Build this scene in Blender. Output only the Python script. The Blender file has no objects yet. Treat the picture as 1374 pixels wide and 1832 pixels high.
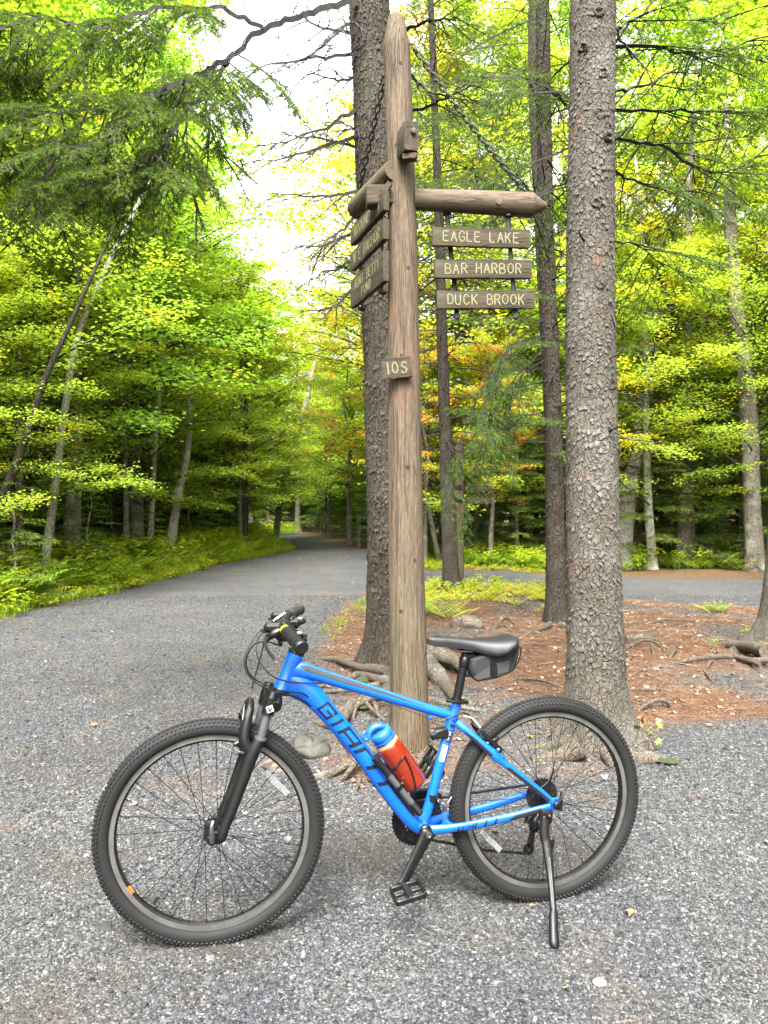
import bpy, bmesh, math, random
import numpy as np
from mathutils import Vector, Matrix
from math import pi, sin, cos, radians
RNG = np.random.default_rng(7)
random.seed(7)
SC = bpy.context.scene
COL = SC.collection

# ------------------------------------------------------------------ camera, sky, sun, exposure
F_PX, CAM_H, PITCH, ROLL = 1388.8, 1.3195, -0.00212, 0.0005
cam_data = bpy.data.cameras.new('camera')
cam_data.sensor_fit = 'VERTICAL'
cam_data.sensor_height = 24.0
cam_data.lens = F_PX * 24.0 / 1832.0
cam_data.clip_start = 0.05
cam_data.clip_end = 2000
cam = bpy.data.objects.new('camera', cam_data)
COL.objects.link(cam)
cam.location = (0, 0, CAM_H)
cam.rotation_euler = (pi / 2 + PITCH, 0, 0)
SC.camera = cam

SUN_EL, SUN_AZ = radians(56), radians(186)      # behind the camera, slightly to the right
world = bpy.data.worlds.new('World')
SC.world = world
world.use_nodes = True
wn, wl = world.node_tree.nodes, world.node_tree.links
wn.clear()
wo = wn.new('ShaderNodeOutputWorld'); wb = wn.new('ShaderNodeBackground')
sky = wn.new('ShaderNodeTexSky'); sky.sky_type = 'NISHITA'; sky.sun_disc = False
sky.sun_elevation = SUN_EL; sky.sun_rotation = SUN_AZ
sky.air_density = 1.0; sky.dust_density = 6.0; sky.ozone_density = 1.0
hs = wn.new('ShaderNodeHueSaturation'); hs.inputs['Saturation'].default_value = 0.12
wl.new(sky.outputs[0], hs.inputs['Color']); wl.new(hs.outputs[0], wb.inputs[0]); wl.new(wb.outputs[0], wo.inputs[0])
wb.inputs[1].default_value = 0.15
sd = bpy.data.lights.new('sun', 'SUN'); sd.energy = 1.5; sd.angle = radians(22); sd.color = (1, .975, .94)
sun = bpy.data.objects.new('sun', sd); COL.objects.link(sun)
_dir = Vector((sin(SUN_AZ) * cos(SUN_EL), cos(SUN_AZ) * cos(SUN_EL), sin(SUN_EL)))
sun.rotation_euler = _dir.to_track_quat('Z', 'Y').to_euler()
SC.view_settings.view_transform = 'Standard'
SC.view_settings.look = 'None'
SC.view_settings.gamma = 1
SC.view_settings.exposure = 3.1
try:
    SC.cycles.max_bounces = 10; SC.cycles.diffuse_bounces = 6; SC.cycles.transmission_bounces = 8
    SC.cycles.transparent_max_bounces = 6; SC.cycles.glossy_bounces = 3
    SC.cycles.use_adaptive_sampling = True
    SC.cycles.caustics_reflective = False; SC.cycles.caustics_refractive = False
except Exception:
    pass

# ------------------------------------------------------------------ measuring helpers: photograph pixel + depth -> place in the world
_fw = np.array([0, cos(PITCH), sin(PITCH)]); _up0 = np.array([0, -sin(PITCH), cos(PITCH)])
CAMP = np.array([0, 0, CAM_H])
def ray(x, y):
    return _fw + np.array([1.0, 0, 0]) * (x - 687) / F_PX + _up0 * (916 - y) / F_PX
def at(x, y, d):
    return CAMP + ray(x, y) * d
def gp(x, y, z=0.0):
    r = ray(x, y); return CAMP + r * ((z - CAM_H) / r[2])

# ------------------------------------------------------------------ mesh helpers
def link(o, parent=None):
    COL.objects.link(o)
    if parent is not None: o.parent = parent
    return o
def tag(o, label=None, cat=None, group=None, kind=None):
    if label: o['label'] = label
    if cat: o['category'] = cat
    if group: o['group'] = group
    if kind: o['kind'] = kind
    return o
def empty(name, loc=(0, 0, 0), rz=0.0, parent=None):
    o = bpy.data.objects.new(name, None); o.location = loc; o.rotation_euler = (0, 0, rz); o.empty_display_size = .1
    return link(o, parent)
def copy_of(o, parent=None, loc=None, rot=None):
    c = o.copy(); COL.objects.link(c)
    if parent is not None: c.parent = parent
    if loc is not None: c.location = loc
    if rot is not None: c.rotation_euler = rot
    return c

class MB:
    def __init__(s): s.v = []; s.f = []; s.m = []; s.n = 0
    def add(s, V, Fs, mi=0):
        V = np.asarray(V, float).reshape(-1, 3)
        s.v.append(V)
        for f in Fs: s.f.append(tuple(int(i) + s.n for i in f)); s.m.append(mi)
        s.n += len(V); return s
    def build(s, name, mats, parent=None, smooth=35):
        me = bpy.data.meshes.new(name)
        me.from_pydata(np.concatenate(s.v).tolist(), [], s.f)
        if not isinstance(mats, (list, tuple)): mats = [mats]
        for m in mats: me.materials.append(m)
        if len(mats) > 1: me.polygons.foreach_set('material_index', s.m)
        me.update()
        if smooth:
            me.shade_smooth()
            try: me.set_sharp_from_angle(angle=radians(smooth))
            except Exception: pass
        o = bpy.data.objects.new(name, me)
        return link(o, parent)
    def box(s, c, size, R=None, mi=0, bev=0.0):
        a, b, d = [x / 2 for x in size]
        if bev <= 0:
            V = [(x, y, z) for x in (-a, a) for y in (-b, b) for z in (-d, d)]
            Fs = [(0, 1, 3, 2), (4, 6, 7, 5), (0, 4, 5, 1), (2, 3, 7, 6), (0, 2, 6, 4), (1, 5, 7, 3)]
        else:
            e = min(bev, a * .9, b * .9, d * .9)
            V = []; Fs = []
            # rounded box: 24 verts
            idx = {}
            for sx in (-1, 1):
                for sy in (-1, 1):
                    for sz in (-1, 1):
                        for k in range(3):
                            p = [sx * (a - e), sy * (b - e), sz * (d - e)]
                            p[k] = (sx * a, sy * b, sz * d)[k]
                            idx[(sx, sy, sz, k)] = len(V); V.append(tuple(p))
            for k in range(3):
                o1, o2 = [q for q in range(3) if q != k]
                for sg in (-1, 1):
                    loop = []
                    for (p, q) in ((-1, -1), (1, -1), (1, 1), (-1, 1)):
                        t = [0, 0, 0]; t[k] = sg; t[o1] = p; t[o2] = q; loop.append(idx[(*t, k)])
                    flip = (sg < 0) ^ (k == 1)
                    Fs.append(tuple(loop[::-1] if flip else loop))
            for k in range(3):       # edges along axis k
                o1, o2 = [q for q in range(3) if q != k]
                for p in (-1, 1):
                    for q in (-1, 1):
                        t0 = [0, 0, 0]; t0[o1] = p; t0[o2] = q; t1 = list(t0); t0[k] = -1; t1[k] = 1
                        Fs.append((idx[(*t0, o1)], idx[(*t1, o1)], idx[(*t1, o2)], idx[(*t0, o2)]))
            for sx in (-1, 1):
                for sy in (-1, 1):
                    for sz in (-1, 1): Fs.append(tuple(idx[(sx, sy, sz, k)] for k in range(3)))
        V = np.array(V, float)
        if R is not None: V = V @ np.asarray(R, float).T
        return s.add(V + np.asarray(c, float), Fs, mi)
    def lathe(s, prof, c=(0, 0, 0), axis=(0, 0, 1), n=32, mi=0, arc=None):
        """prof: list of (radius, height along axis)"""
        ax = np.array(axis, float); ax /= np.linalg.norm(ax)
        r = np.array([0, 0, 1.0]) if abs(ax[2]) < .9 else np.array([1.0, 0, 0])
        e1 = np.cross(r, ax); e1 /= np.linalg.norm(e1); e2 = np.cross(ax, e1)
        a = np.linspace(0, 2 * pi, n, endpoint=False)
        ring = np.cos(a)[:, None] * e1 + np.sin(a)[:, None] * e2
        V = np.concatenate([np.asarray(c, float) + ring * pr + ax * h for pr, h in prof])
        Fs = []
        for i in range(len(prof) - 1):
            for j in range(n):
                k = (j + 1) % n
                Fs.append((i * n + j, i * n + k, (i + 1) * n + k, (i + 1) * n + j))
        s.add(V, Fs, mi)
        if prof[0][0] > 1e-6 and not (prof[0] == prof[-1]): s.f.append(tuple(s.n - len(V) + j for j in range(n))[::-1]); s.m.append(mi)
        if prof[-1][0] > 1e-6 and not (prof[0] == prof[-1]): s.f.append(tuple(s.n - n + j for j in range(n))); s.m.append(mi)
        return s
    def tube(s, path, r, n=12, mi=0, ref=None, sub=0, cap=True, r2=None):
        sw = Sweep(path, r, r2, ref, sub)
        V, Fs = sw.mesh(n, cap)
        s.add(V, Fs, mi); return sw

def catmull(P, sub):
    P = np.asarray(P, float)
    if sub <= 1 or len(P) < 3: return P
    Q = np.vstack([2 * P[0] - P[1], P, 2 * P[-1] - P[-2]]); out = []
    for i in range(1, len(Q) - 2):
        p0, p1, p2, p3 = Q[i - 1], Q[i], Q[i + 1], Q[i + 2]
        for k in range(sub):
            t = k / sub
            out.append(.5 * ((2 * p1) + (-p0 + p2) * t + (2 * p0 - 5 * p1 + 4 * p2 - p3) * t * t + (-p0 + 3 * p1 - 3 * p2 + p3) * t ** 3))
    out.append(P[-1]); return np.array(out)

class Sweep:
    """path swept with an elliptical section; r along N (side), r2 along B (up)"""
    def __init__(s, path, r, r2=None, ref=None, sub=0):
        P0 = np.asarray(path, float); m = len(P0)
        r = np.full(m, r, float) if np.isscalar(r) else np.asarray(r, float)
        r2 = r.copy() if r2 is None else (np.full(m, r2, float) if np.isscalar(r2) else np.asarray(r2, float))
        Q = catmull(np.hstack([P0, r[:, None], r2[:, None]]), sub)
        s.P, s.r, s.r2 = Q[:, :3], np.maximum(Q[:, 3], 1e-5), np.maximum(Q[:, 4], 1e-5)
        T = np.gradient(s.P, axis=0); T /= np.linalg.norm(T, axis=1)[:, None] + 1e-12
        s.T = T; N = np.zeros_like(T)
        if ref is not None:
            ref = np.array(ref, float)
            N = ref - (T @ ref)[:, None] * T
        else:
            v = np.array([0, 0, 1.0]) if abs(T[0][2]) < .9 else np.array([1.0, 0, 0])
            v = v - (v @ T[0]) * T[0]; N[0] = v / np.linalg.norm(v)
            for i in range(1, len(T)):
                v = N[i - 1] - (N[i - 1] @ T[i]) * T[i]; N[i] = v / (np.linalg.norm(v) + 1e-12)
        s.N = N / (np.linalg.norm(N, axis=1)[:, None] + 1e-12)
        s.B = np.cross(s.T, s.N)
    def mesh(s, n, cap=True):
        a = np.linspace(0, 2 * pi, n, endpoint=False)
        V = s.P[:, None] + (s.N[:, None] * np.cos(a)[None, :, None] * s.r[:, None, None] + s.B[:, None] * np.sin(a)[None, :, None] * s.r2[:, None, None])
        m = len(s.P); Fs = []
        for i in range(m - 1):
            for j in range(n):
                k = (j + 1) % n; Fs.append((i * n + j, i * n + k, (i + 1) * n + k, (i + 1) * n + j))
        if cap: Fs.append(tuple(range(n))[::-1]); Fs.append(tuple(range((m - 1) * n, m * n)))
        return V.reshape(-1, 3), Fs
    def at(s, t, a, off=0.0):
        t = np.clip(np.asarray(t, float), 0, 1) * (len(s.P) - 1); a = np.asarray(a, float)
        i = np.minimum(t.astype(int), len(s.P) - 2); f = (t - i)[..., None]
        L = lambda A: A[i] * (1 - f) + A[i + 1] * f
        r, r2 = L(s.r[:, None]), L(s.r2[:, None])
        return L(s.P) + L(s.N) * np.cos(a)[..., None] * (r + off) + L(s.B) * np.sin(a)[..., None] * (r2 + off)

def patch(mb, sw, poly_t, poly_a, off=.0006, mi=0):
    """quad strip on a swept surface: poly_t/poly_a are (rows, 2) edges"""
    V = sw.at(np.array(poly_t), np.array(poly_a), off)
    n = len(V); Vf = V.reshape(-1, 3); w = V.shape[1]
    Fs = [(i * w + j, i * w + j + 1, (i + 1) * w + j + 1, (i + 1) * w + j) for i in range(n - 1) for j in range(w - 1)]
    mb.add(Vf, Fs, mi)

def soup(name, tris, mats, mi=None, col=None, parent=None, loc=None):
    """big triangle mesh from an (n,3,3) array, optional material index and per-triangle colour"""
    tris = np.asarray(tris, np.float32); n = len(tris)
    me = bpy.data.meshes.new(name)
    me.vertices.add(n * 3); me.vertices.foreach_set('co', tris.reshape(-1))
    me.loops.add(n * 3); me.loops.foreach_set('vertex_index', np.arange(n * 3, dtype=np.int32))
    me.polygons.add(n); me.polygons.foreach_set('loop_start', np.arange(0, n * 3, 3, dtype=np.int32))
    for m in mats: me.materials.append(m)
    if mi is not None: me.polygons.foreach_set('material_index', np.asarray(mi, np.int32))
    if col is not None:
        a = me.color_attributes.new('col', 'FLOAT_COLOR', 'POINT')
        c = np.ones((n, 3, 4), np.float32); c[:, :, :3] = np.asarray(col, np.float32)[:, None, :]
        a.data.foreach_set('color', c.reshape(-1))
    me.update(calc_edges=True)
    if name is not None and parent is not False:
        o = bpy.data.objects.new(name, me); link(o, parent)
        return o
    return me

def grid_mesh(name, V, quads, mats, attrs=None, smooth=True):
    me = bpy.data.meshes.new(name); n = len(quads)
    me.vertices.add(len(V)); me.vertices.foreach_set('co', np.asarray(V, np.float32).reshape(-1))
    me.loops.add(n * 4); me.loops.foreach_set('vertex_index', np.asarray(quads, np.int32).reshape(-1))
    me.polygons.add(n); me.polygons.foreach_set('loop_start', np.arange(0, n * 4, 4, dtype=np.int32))
    for m in mats: me.materials.append(m)
    for k, v in (attrs or {}).items():
        a = me.attributes.new(k, 'FLOAT', 'POINT'); a.data.foreach_set('value', np.asarray(v, np.float32))
    me.update(calc_edges=True)
    if smooth: me.shade_smooth()
    return me

def vnoise(x, y, z=0.0, seed=0):
    """smooth value noise on arrays, about -1..1"""
    x, y, z = np.broadcast_arrays(np.asarray(x, float), np.asarray(y, float), np.asarray(z, float))
    xi, yi, zi = np.floor(x).astype(np.int64), np.floor(y).astype(np.int64), np.floor(z).astype(np.int64)
    fx, fy, fz = x - xi, y - yi, z - zi
    fx, fy, fz = [t * t * (3 - 2 * t) for t in (fx, fy, fz)]
    def h(a, b, c):
        n = (a * 374761393 + b * 668265263 + c * 2147483647 + seed * 974711) & 0xffffffff
        n = ((n ^ (n >> 13)) * 1274126177) & 0xffffffff
        return ((n ^ (n >> 16)) & 0xffff) / 32767.5 - 1
    r = 0
    for dx in (0, 1):
        for dy in (0, 1):
            for dz in (0, 1):
                r = r + h(xi + dx, yi + dy, zi + dz) * (fx if dx else 1 - fx) * (fy if dy else 1 - fy) * (fz if dz else 1 - fz)
    return r
def fbm(x, y, z=0.0, seed=0, o=4):
    r = 0; a = .5; f = 1
    for i in range(o): r = r + a * vnoise(np.asarray(x) * f, np.asarray(y) * f, np.asarray(z) * f, seed + i * 17); a *= .5; f *= 2
    return r

# ------------------------------------------------------------------ materials
def newmat(name):
    m = bpy.data.materials.new(name); m.use_nodes = True
    nt = m.node_tree; return m, nt.nodes, nt.links, nt.nodes['Principled BSDF']
def ramp(nodes, stops, interp='LINEAR'):
    r = nodes.new('ShaderNodeValToRGB'); r.color_ramp.interpolation = interp
    while len(r.color_ramp.elements) < len(stops): r.color_ramp.elements.new(.5)
    for e, (p, c) in zip(r.color_ramp.elements, stops): e.position = p; e.color = (*c, 1)
    return r
def plain(name, col, rough=.5, metal=0.0, spec=.5, noise=.0, nscale=60, bump=0.0, coat=0.0):
    col = tuple(.54 * c for c in col)
    m, N, L, B = newmat(name)
    B.inputs['Base Color'].default_value = (*col, 1); B.inputs['Roughness'].default_value = rough
    B.inputs['Metallic'].default_value = metal; B.inputs['Specular IOR Level'].default_value = spec
    if coat: B.inputs['Coat Weight'].default_value = coat; B.inputs['Coat Roughness'].default_value = .08
    tc = N.new('ShaderNodeTexCoord'); nz = N.new('ShaderNodeTexNoise'); nz.inputs['Scale'].default_value = nscale; nz.inputs['Detail'].default_value = 5
    L.new(tc.outputs['Object'], nz.inputs['Vector'])
    if noise:
        lo = tuple(c * (1 - noise) for c in col); hi = tuple(min(1, c * (1 + noise)) for c in col)
        r = ramp(N, [(.3, lo), (.7, hi)]); L.new(nz.outputs['Fac'], r.inputs[0]); L.new(r.outputs[0], B.inputs['Base Color'])
    mr = N.new('ShaderNodeMapRange'); mr.inputs[3].default_value = max(0, rough - .08); mr.inputs[4].default_value = min(1, rough + .12)
    L.new(nz.outputs['Fac'], mr.inputs[0]); L.new(mr.outputs[0], B.inputs['Roughness'])
    if bump:
        b = N.new('ShaderNodeBump'); b.inputs['Strength'].default_value = bump; b.inputs['Distance'].default_value = .001
        L.new(nz.outputs['Fac'], b.inputs['Height']); L.new(b.outputs[0], B.inputs['Normal'])
    return m
def math_node(N, L, op, a, b=None):
    n = N.new('ShaderNodeMath'); n.operation = op
    for i, v in enumerate((a, b)):
        if v is None: continue
        if isinstance(v, (int, float)): n.inputs[i].default_value = v
        else: L.new(v, n.inputs[i])
    return n.outputs[0]
def mixcol(N, L, fac, a, b, mode='MIX'):
    n = N.new('ShaderNodeMix'); n.data_type = 'RGBA'; n.blend_type = mode
    if isinstance(fac, (int, float)): n.inputs[0].default_value = fac
    else: L.new(fac, n.inputs[0])
    for s, v in ((6, a), (7, b)):
        if isinstance(v, tuple): n.inputs[s].default_value = (*v, 1)
        else: L.new(v, n.inputs[s])
    return n.outputs[2]
def noise_tex(N, L, vec, scale, detail=4, rough=.55, w=None):
    n = N.new('ShaderNodeTexNoise'); n.inputs['Scale'].default_value = scale; n.inputs['Detail'].default_value = detail; n.inputs['Roughness'].default_value = rough
    L.new(vec, n.inputs['Vector']); return n.outputs['Fac']
def mapping(N, L, vec, scale=(1, 1, 1), loc=(0, 0, 0)):
    n = N.new('ShaderNodeMapping'); n.inputs['Scale'].default_value = scale; n.inputs['Location'].default_value = loc
    L.new(vec, n.inputs['Vector']); return n.outputs[0]

def leaf_material(name, rough=.5, trans=.45, tint=(1.25, 1.2, .55)):
    m, N, L, B = newmat(name)
    at_ = N.new('ShaderNodeAttribute'); at_.attribute_name = 'col'
    oi = N.new('ShaderNodeObjectInfo')
    c = mixcol(N, L, 1.0, at_.outputs['Color'], oi.outputs['Color'], 'MULTIPLY')
    L.new(c, B.inputs['Base Color']); B.inputs['Roughness'].default_value = rough
    B.inputs['Specular IOR Level'].default_value = .3 if trans > .4 else .08
    tr = N.new('ShaderNodeBsdfTranslucent')
    vm = N.new('ShaderNodeVectorMath'); vm.operation = 'MULTIPLY'; vm.inputs[1].default_value = tint
    L.new(c, vm.inputs[0]); L.new(vm.outputs[0], tr.inputs['Color'])
    mx = N.new('ShaderNodeMixShader'); mx.inputs[0].default_value = trans
    L.new(B.outputs[0], mx.inputs[1]); L.new(tr.outputs[0], mx.inputs[2])
    L.new(mx.outputs[0], N['Material Output'].inputs['Surface'])
    return m
M_LEAF = leaf_material('maple_leaf', .45, .52, (1.42, 1.38, .6))
M_NEEDLE = leaf_material('spruce_needle', .55, .35, (1.2, 1.25, .6))

def bark_material(name, dark, light, scale=30, bump=1.0, lichen=(.30, .31, .27), lich=.35, stretch=.45, warm=None, crack=.15, k=1.0):
    dark, light, lichen = [tuple(k * c for c in q) for q in (dark, light, lichen)]
    m, N, L, B = newmat(name)
    tc = N.new('ShaderNodeTexCoord'); v = tc.outputs['Object']
    vs = mapping(N, L, v, (1, 1, stretch))
    vo = N.new('ShaderNodeTexVoronoi'); vo.feature = 'DISTANCE_TO_EDGE'; vo.inputs['Scale'].default_value = scale
    wv = noise_tex(N, L, vs, scale * .5, 3)
    ad = N.new('ShaderNodeVectorMath'); ad.operation = 'ADD'; sc_ = N.new('ShaderNodeVectorMath'); sc_.operation = 'SCALE'; sc_.inputs['Scale'].default_value = .12 if crack > .3 else .06
    L.new(wv, sc_.inputs[0]); L.new(vs, ad.inputs[0]); L.new(sc_.outputs[0], ad.inputs[1]); L.new(ad.outputs[0], vo.inputs['Vector'])
    fine = noise_tex(N, L, vs, scale * 4, 6, .65)
    big = noise_tex(N, L, v, 3.2, 4)
    e = ramp(N, [(0, (0, 0, 0)), (.09, (1, 1, 1))]); L.new(vo.outputs['Distance'], e.inputs[0])
    r1 = ramp(N, [(.3, dark), (.72, light)]); L.new(fine, r1.inputs[0])
    c = mixcol(N, L, math_node(N, L, 'MAXIMUM', e.outputs[0], crack), tuple(x * .45 for x in dark), r1.outputs[0])
    lr = ramp(N, [(.5, (0, 0, 0)), (.64, (1, 1, 1))]); L.new(big, lr.inputs[0])
    fac = math_node(N, L, 'MULTIPLY', lr.outputs[0], lich)
    c = mixcol(N, L, fac, c, lichen)
    if warm:
        wn2 = noise_tex(N, L, mapping(N, L, v, (1, 1, .5), (4, 2, 7)), 6, 4)
        wr = ramp(N, [(.62, (0, 0, 0)), (.7, (1, 1, 1))]); L.new(wn2, wr.inputs[0])
        c = mixcol(N, L, math_node(N, L, 'MULTIPLY', wr.outputs[0], .6), c, warm)
    L.new(c, B.inputs['Base Color']); B.inputs['Roughness'].default_value = .9; B.inputs['Specular IOR Level'].default_value = .2
    h = math_node(N, L, 'ADD', math_node(N, L, 'MULTIPLY', e.outputs[0], .6), math_node(N, L, 'MULTIPLY', fine, .8))
    b = N.new('ShaderNodeBump'); b.inputs['Strength'].default_value = bump; b.inputs['Distance'].default_value = .012
    L.new(h, b.inputs['Height']); L.new(b.outputs[0], B.inputs['Normal'])
    return m
M_BARK_BIG = bark_material('grey_spruce_bark', (.070, .058, .044), (.185, .162, .13), 30, 1.2, (.20, .195, .165), .5, .8, (.14, .06, .032), crack=.8, k=.55)
M_BARK_BROWN = bark_material('brown_spruce_bark', (.045, .034, .024), (.135, .108, .08), 27, 1.1, (.15, .15, .10), .4, .38, None, .45, .39)
M_BARK_FAR = bark_material('forest_bark', (.075, .060, .046), (.20, .175, .14), 22, .8, (.30, .31, .24), .5, .5)
M_BARK_PALE = bark_material('pale_bark', (.12, .112, .09), (.33, .31, .26), 20, .7, (.33, .36, .26), .5, .6)
M_TWIG = plain('twig_bark', (.027, .021, .017), .9, noise=.4, nscale=40)
M_ROOT = bark_material('root_bark', (.055, .043, .031), (.165, .135, .102), 28, .9, (.20, .20, .16), .35, 1.0, crack=.62, k=.75)

def wood_material(name, axis='z', base=(.069, .051, .033), dark=(.024, .0175, .0113), green=.2, red=.4, scale=1.0):
    m, N, L, B = newmat(name)
    tc = N.new('ShaderNodeTexCoord'); v = tc.outputs['Object']
    st = {'z': (1, 1, .045), 'x': (.045, 1, 1)}[axis]
    vg = mapping(N, L, v, tuple(k * scale for k in st))
    g1 = noise_tex(N, L, vg, 110, 6, .65); g2 = noise_tex(N, L, vg, 32, 4, .6)
    r = ramp(N, [(.28, dark), (.5, base), (.75, tuple(min(1, x * 1.45) for x in base))]); L.new(g1, r.inputs[0])
    c = r.outputs[0]
    sr = ramp(N, [(.34, (1, 1, 1)), (.43, (0, 0, 0))]); L.new(g2, sr.inputs[0])
    c = mixcol(N, L, math_node(N, L, 'MULTIPLY', sr.outputs[0], .65), c, tuple(x * .75 for x in dark))
    ck = N.new('ShaderNodeTexVoronoi'); ck.feature = 'DISTANCE_TO_EDGE'; ck.inputs['Scale'].default_value = 62
    L.new(mapping(N, L, v, (1, 1, .035) if axis == 'z' else (.035, 1, 1), (1, 2, 3)), ck.inputs['Vector'])
    ckr = ramp(N, [(0, (1, 1, 1)), (.055, (0, 0, 0))]); L.new(ck.outputs['Distance'], ckr.inputs[0])
    gate = ramp(N, [(.45, (0, 0, 0)), (.6, (1, 1, 1))]); L.new(noise_tex(N, L, mapping(N, L, v, (1, 1, .2) if axis == 'z' else (.2, 1, 1), (5, 1, 2)), 14, 3), gate.inputs[0])
    crk = math_node(N, L, 'MULTIPLY', ckr.outputs[0], gate.outputs[0]); c = mixcol(N, L, math_node(N, L, 'MULTIPLY', crk, .8), c, tuple(x * .45 for x in dark))
    fl = noise_tex(N, L, mapping(N, L, v, (1, 1, .12) if axis == 'z' else (.12, 1, 1), (9, 4, 2)), 190, 3); flr = ramp(N, [(.35, (.72, .70, .68)), (.68, (1.3, 1.3, 1.3))]); L.new(fl, flr.inputs[0]); c = mixcol(N, L, 1.0, c, flr.outputs[0], 'MULTIPLY')
    big = noise_tex(N, L, mapping(N, L, v, (1, 1, .35) if axis == 'z' else (.35, 1, 1)), 7, 4)
    rr = ramp(N, [(.56, (0, 0, 0)), (.7, (1, 1, 1))]); L.new(big, rr.inputs[0])
    c = mixcol(N, L, math_node(N, L, 'MULTIPLY', rr.outputs[0], red), c, (.10, .043, .024))
    bg = noise_tex(N, L, mapping(N, L, v, (1, 1, .3) if axis == 'z' else (.3, 1, 1), (3, 8, 1)), 5, 4)
    gr = ramp(N, [(.52, (0, 0, 0)), (.68, (1, 1, 1))]); L.new(bg, gr.inputs[0])
    c = mixcol(N, L, math_node(N, L, 'MULTIPLY', gr.outputs[0], green), c, (.054, .060, .025))
    L.new(c, B.inputs['Base Color']); B.inputs['Roughness'].default_value = .85; B.inputs['Specular IOR Level'].default_value = .25
    b = N.new('ShaderNodeBump'); b.inputs['Strength'].default_value = .7; b.inputs['Distance'].default_value = .003
    L.new(math_node(N, L, 'ADD', g1, math_node(N, L, 'ADD', math_node(N, L, 'MULTIPLY', sr.outputs[0], -1.2), math_node(N, L, 'MULTIPLY', crk, -1.5))), b.inputs['Height']); L.new(b.outputs[0], B.inputs['Normal'])
    return m
M_LOG = wood_material('weathered_log', 'z')
M_BOARD = wood_material('sign_board_wood', 'x', (.034, .0265, .0155), (.015, .011, .0068), .25, .25)
M_CHAIN = plain('dark_iron', (.012, .013, .016), .45, .2, noise=.3)
M_PAINT_CREAM = plain('cream_sign_paint', (.20, .185, .078), .7, noise=.25, nscale=90)
# ================================================================== GROUND
XL = np.array([[-40, -5.2], [0, -4.8], [9.3, -4.6], [13.4, -4.2], [18.9, -3.9], [25.4, -3.0], [30, -4.2], [39, -6.2], [50, -11], [70, -26]])
XR_FAR = np.array([[17.0, .5], [20, .2], [25.4, -.3], [30, -2.0], [39, -3.5], [50, -7.5], [70, -21]])
ISLAND = np.array([[-.34, 6.07], [-.62, 7.1], [-.68, 9.3], [-.4, 12.06], [.0, 13.3], [1.0, 14.0], [2.2, 13.9], [3.0, 12.2], [4.0, 11.0], [5.2, 10.6], [9, 10.4], [40, 9.5],
                   [40, 6.5], [8, 5.4], [4, 4.95], [2.4, 4.82], [1.75, 4.75], [1.45, 4.35], [1.42, 4.02], [1.0, 3.88], [.5, 3.92], [.1, 3.75], [-.3, 3.85], [-.5, 4.2], [-.48, 4.7], [-.3, 5.3]])
def poly_sd(x, y, P):
    """signed distance, positive inside"""
    x = np.asarray(x, float); y = np.asarray(y, float)
    d = np.full(x.shape, 1e9); ins = np.zeros(x.shape, bool); n = len(P)
    for i in range(n):
        ax, ay = P[i]; bx, by = P[(i + 1) % n]
        ex, ey = bx - ax, by - ay; t = np.clip(((x - ax) * ex + (y - ay) * ey) / (ex * ex + ey * ey), 0, 1)
        d = np.minimum(d, np.hypot(x - ax - t * ex, y - ay - t * ey))
        c = ((ay > y) != (by > y)) & (x < (bx - ax) * (y - ay) / (by - ay + 1e-12) + ax); ins ^= c
    return np.where(ins, d, -d)
def left_edge(y): return np.interp(y, XL[:, 0], XL[:, 1])
def masks(x, y):
    """signed distances (positive inside): island, left wood, right wood"""
    wob = fbm(x * 1.3, y * 1.3, 0, 3) * .35 + fbm(x * 5, y * 5, 0, 5) * .1
    isl = poly_sd(x, y, ISLAND) + wob * .45
    lw = (left_edge(y) - x) + wob * .5
    # wood behind the far road on the right side: far edge of that road
    yf = np.interp(x, [-.3, .5, .9, 2.6, 3.2, 5.5, 7.4, 40], [22, 17.3, 16.9, 16.8, 15.8, 15.0, 14.9, 14.2])
    rf = np.interp(y, XR_FAR[:, 0], XR_FAR[:, 1])
    rw = np.minimum(y - yf, x - rf + np.where(y < 17, 100, 0)) + wob * .4
    rw = np.where(x < -.3, np.where(y > 21, x - rf, -1.0), rw)
    return isl, lw, rw
def height(x, y):
    x = np.asarray(x, float); y = np.asarray(y, float)
    isl, lw, rw = masks(x, y)
    s = lambda t, w: np.clip(t / w, 0, 1) ** 2 * (3 - 2 * np.clip(t / w, 0, 1))
    h = s(isl, .6) * (.035 + .035 * fbm(x * 1.5, y * 1.5, 0, 21) + .02 * fbm(x * 6, y * 6, 0, 22))
    h = h + s(lw, 1.2) * (.03 + .12 * fbm(x * .6, y * .6, 0, 23)) + np.clip(lw - 1, 0, 40) * .03
    h = h + s(rw, 1.0) * (.02 + .1 * fbm(x * .6, y * .6, 0, 24))
    h = h + .008 * fbm(x * 2.2, y * 2.2, 0, 25)
    # flatten under the bicycle
    k = np.exp(-(((x - .05) / 1.1) ** 2 + ((y - 2.5) / .7) ** 2))
    return h * (1 - k)

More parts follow.
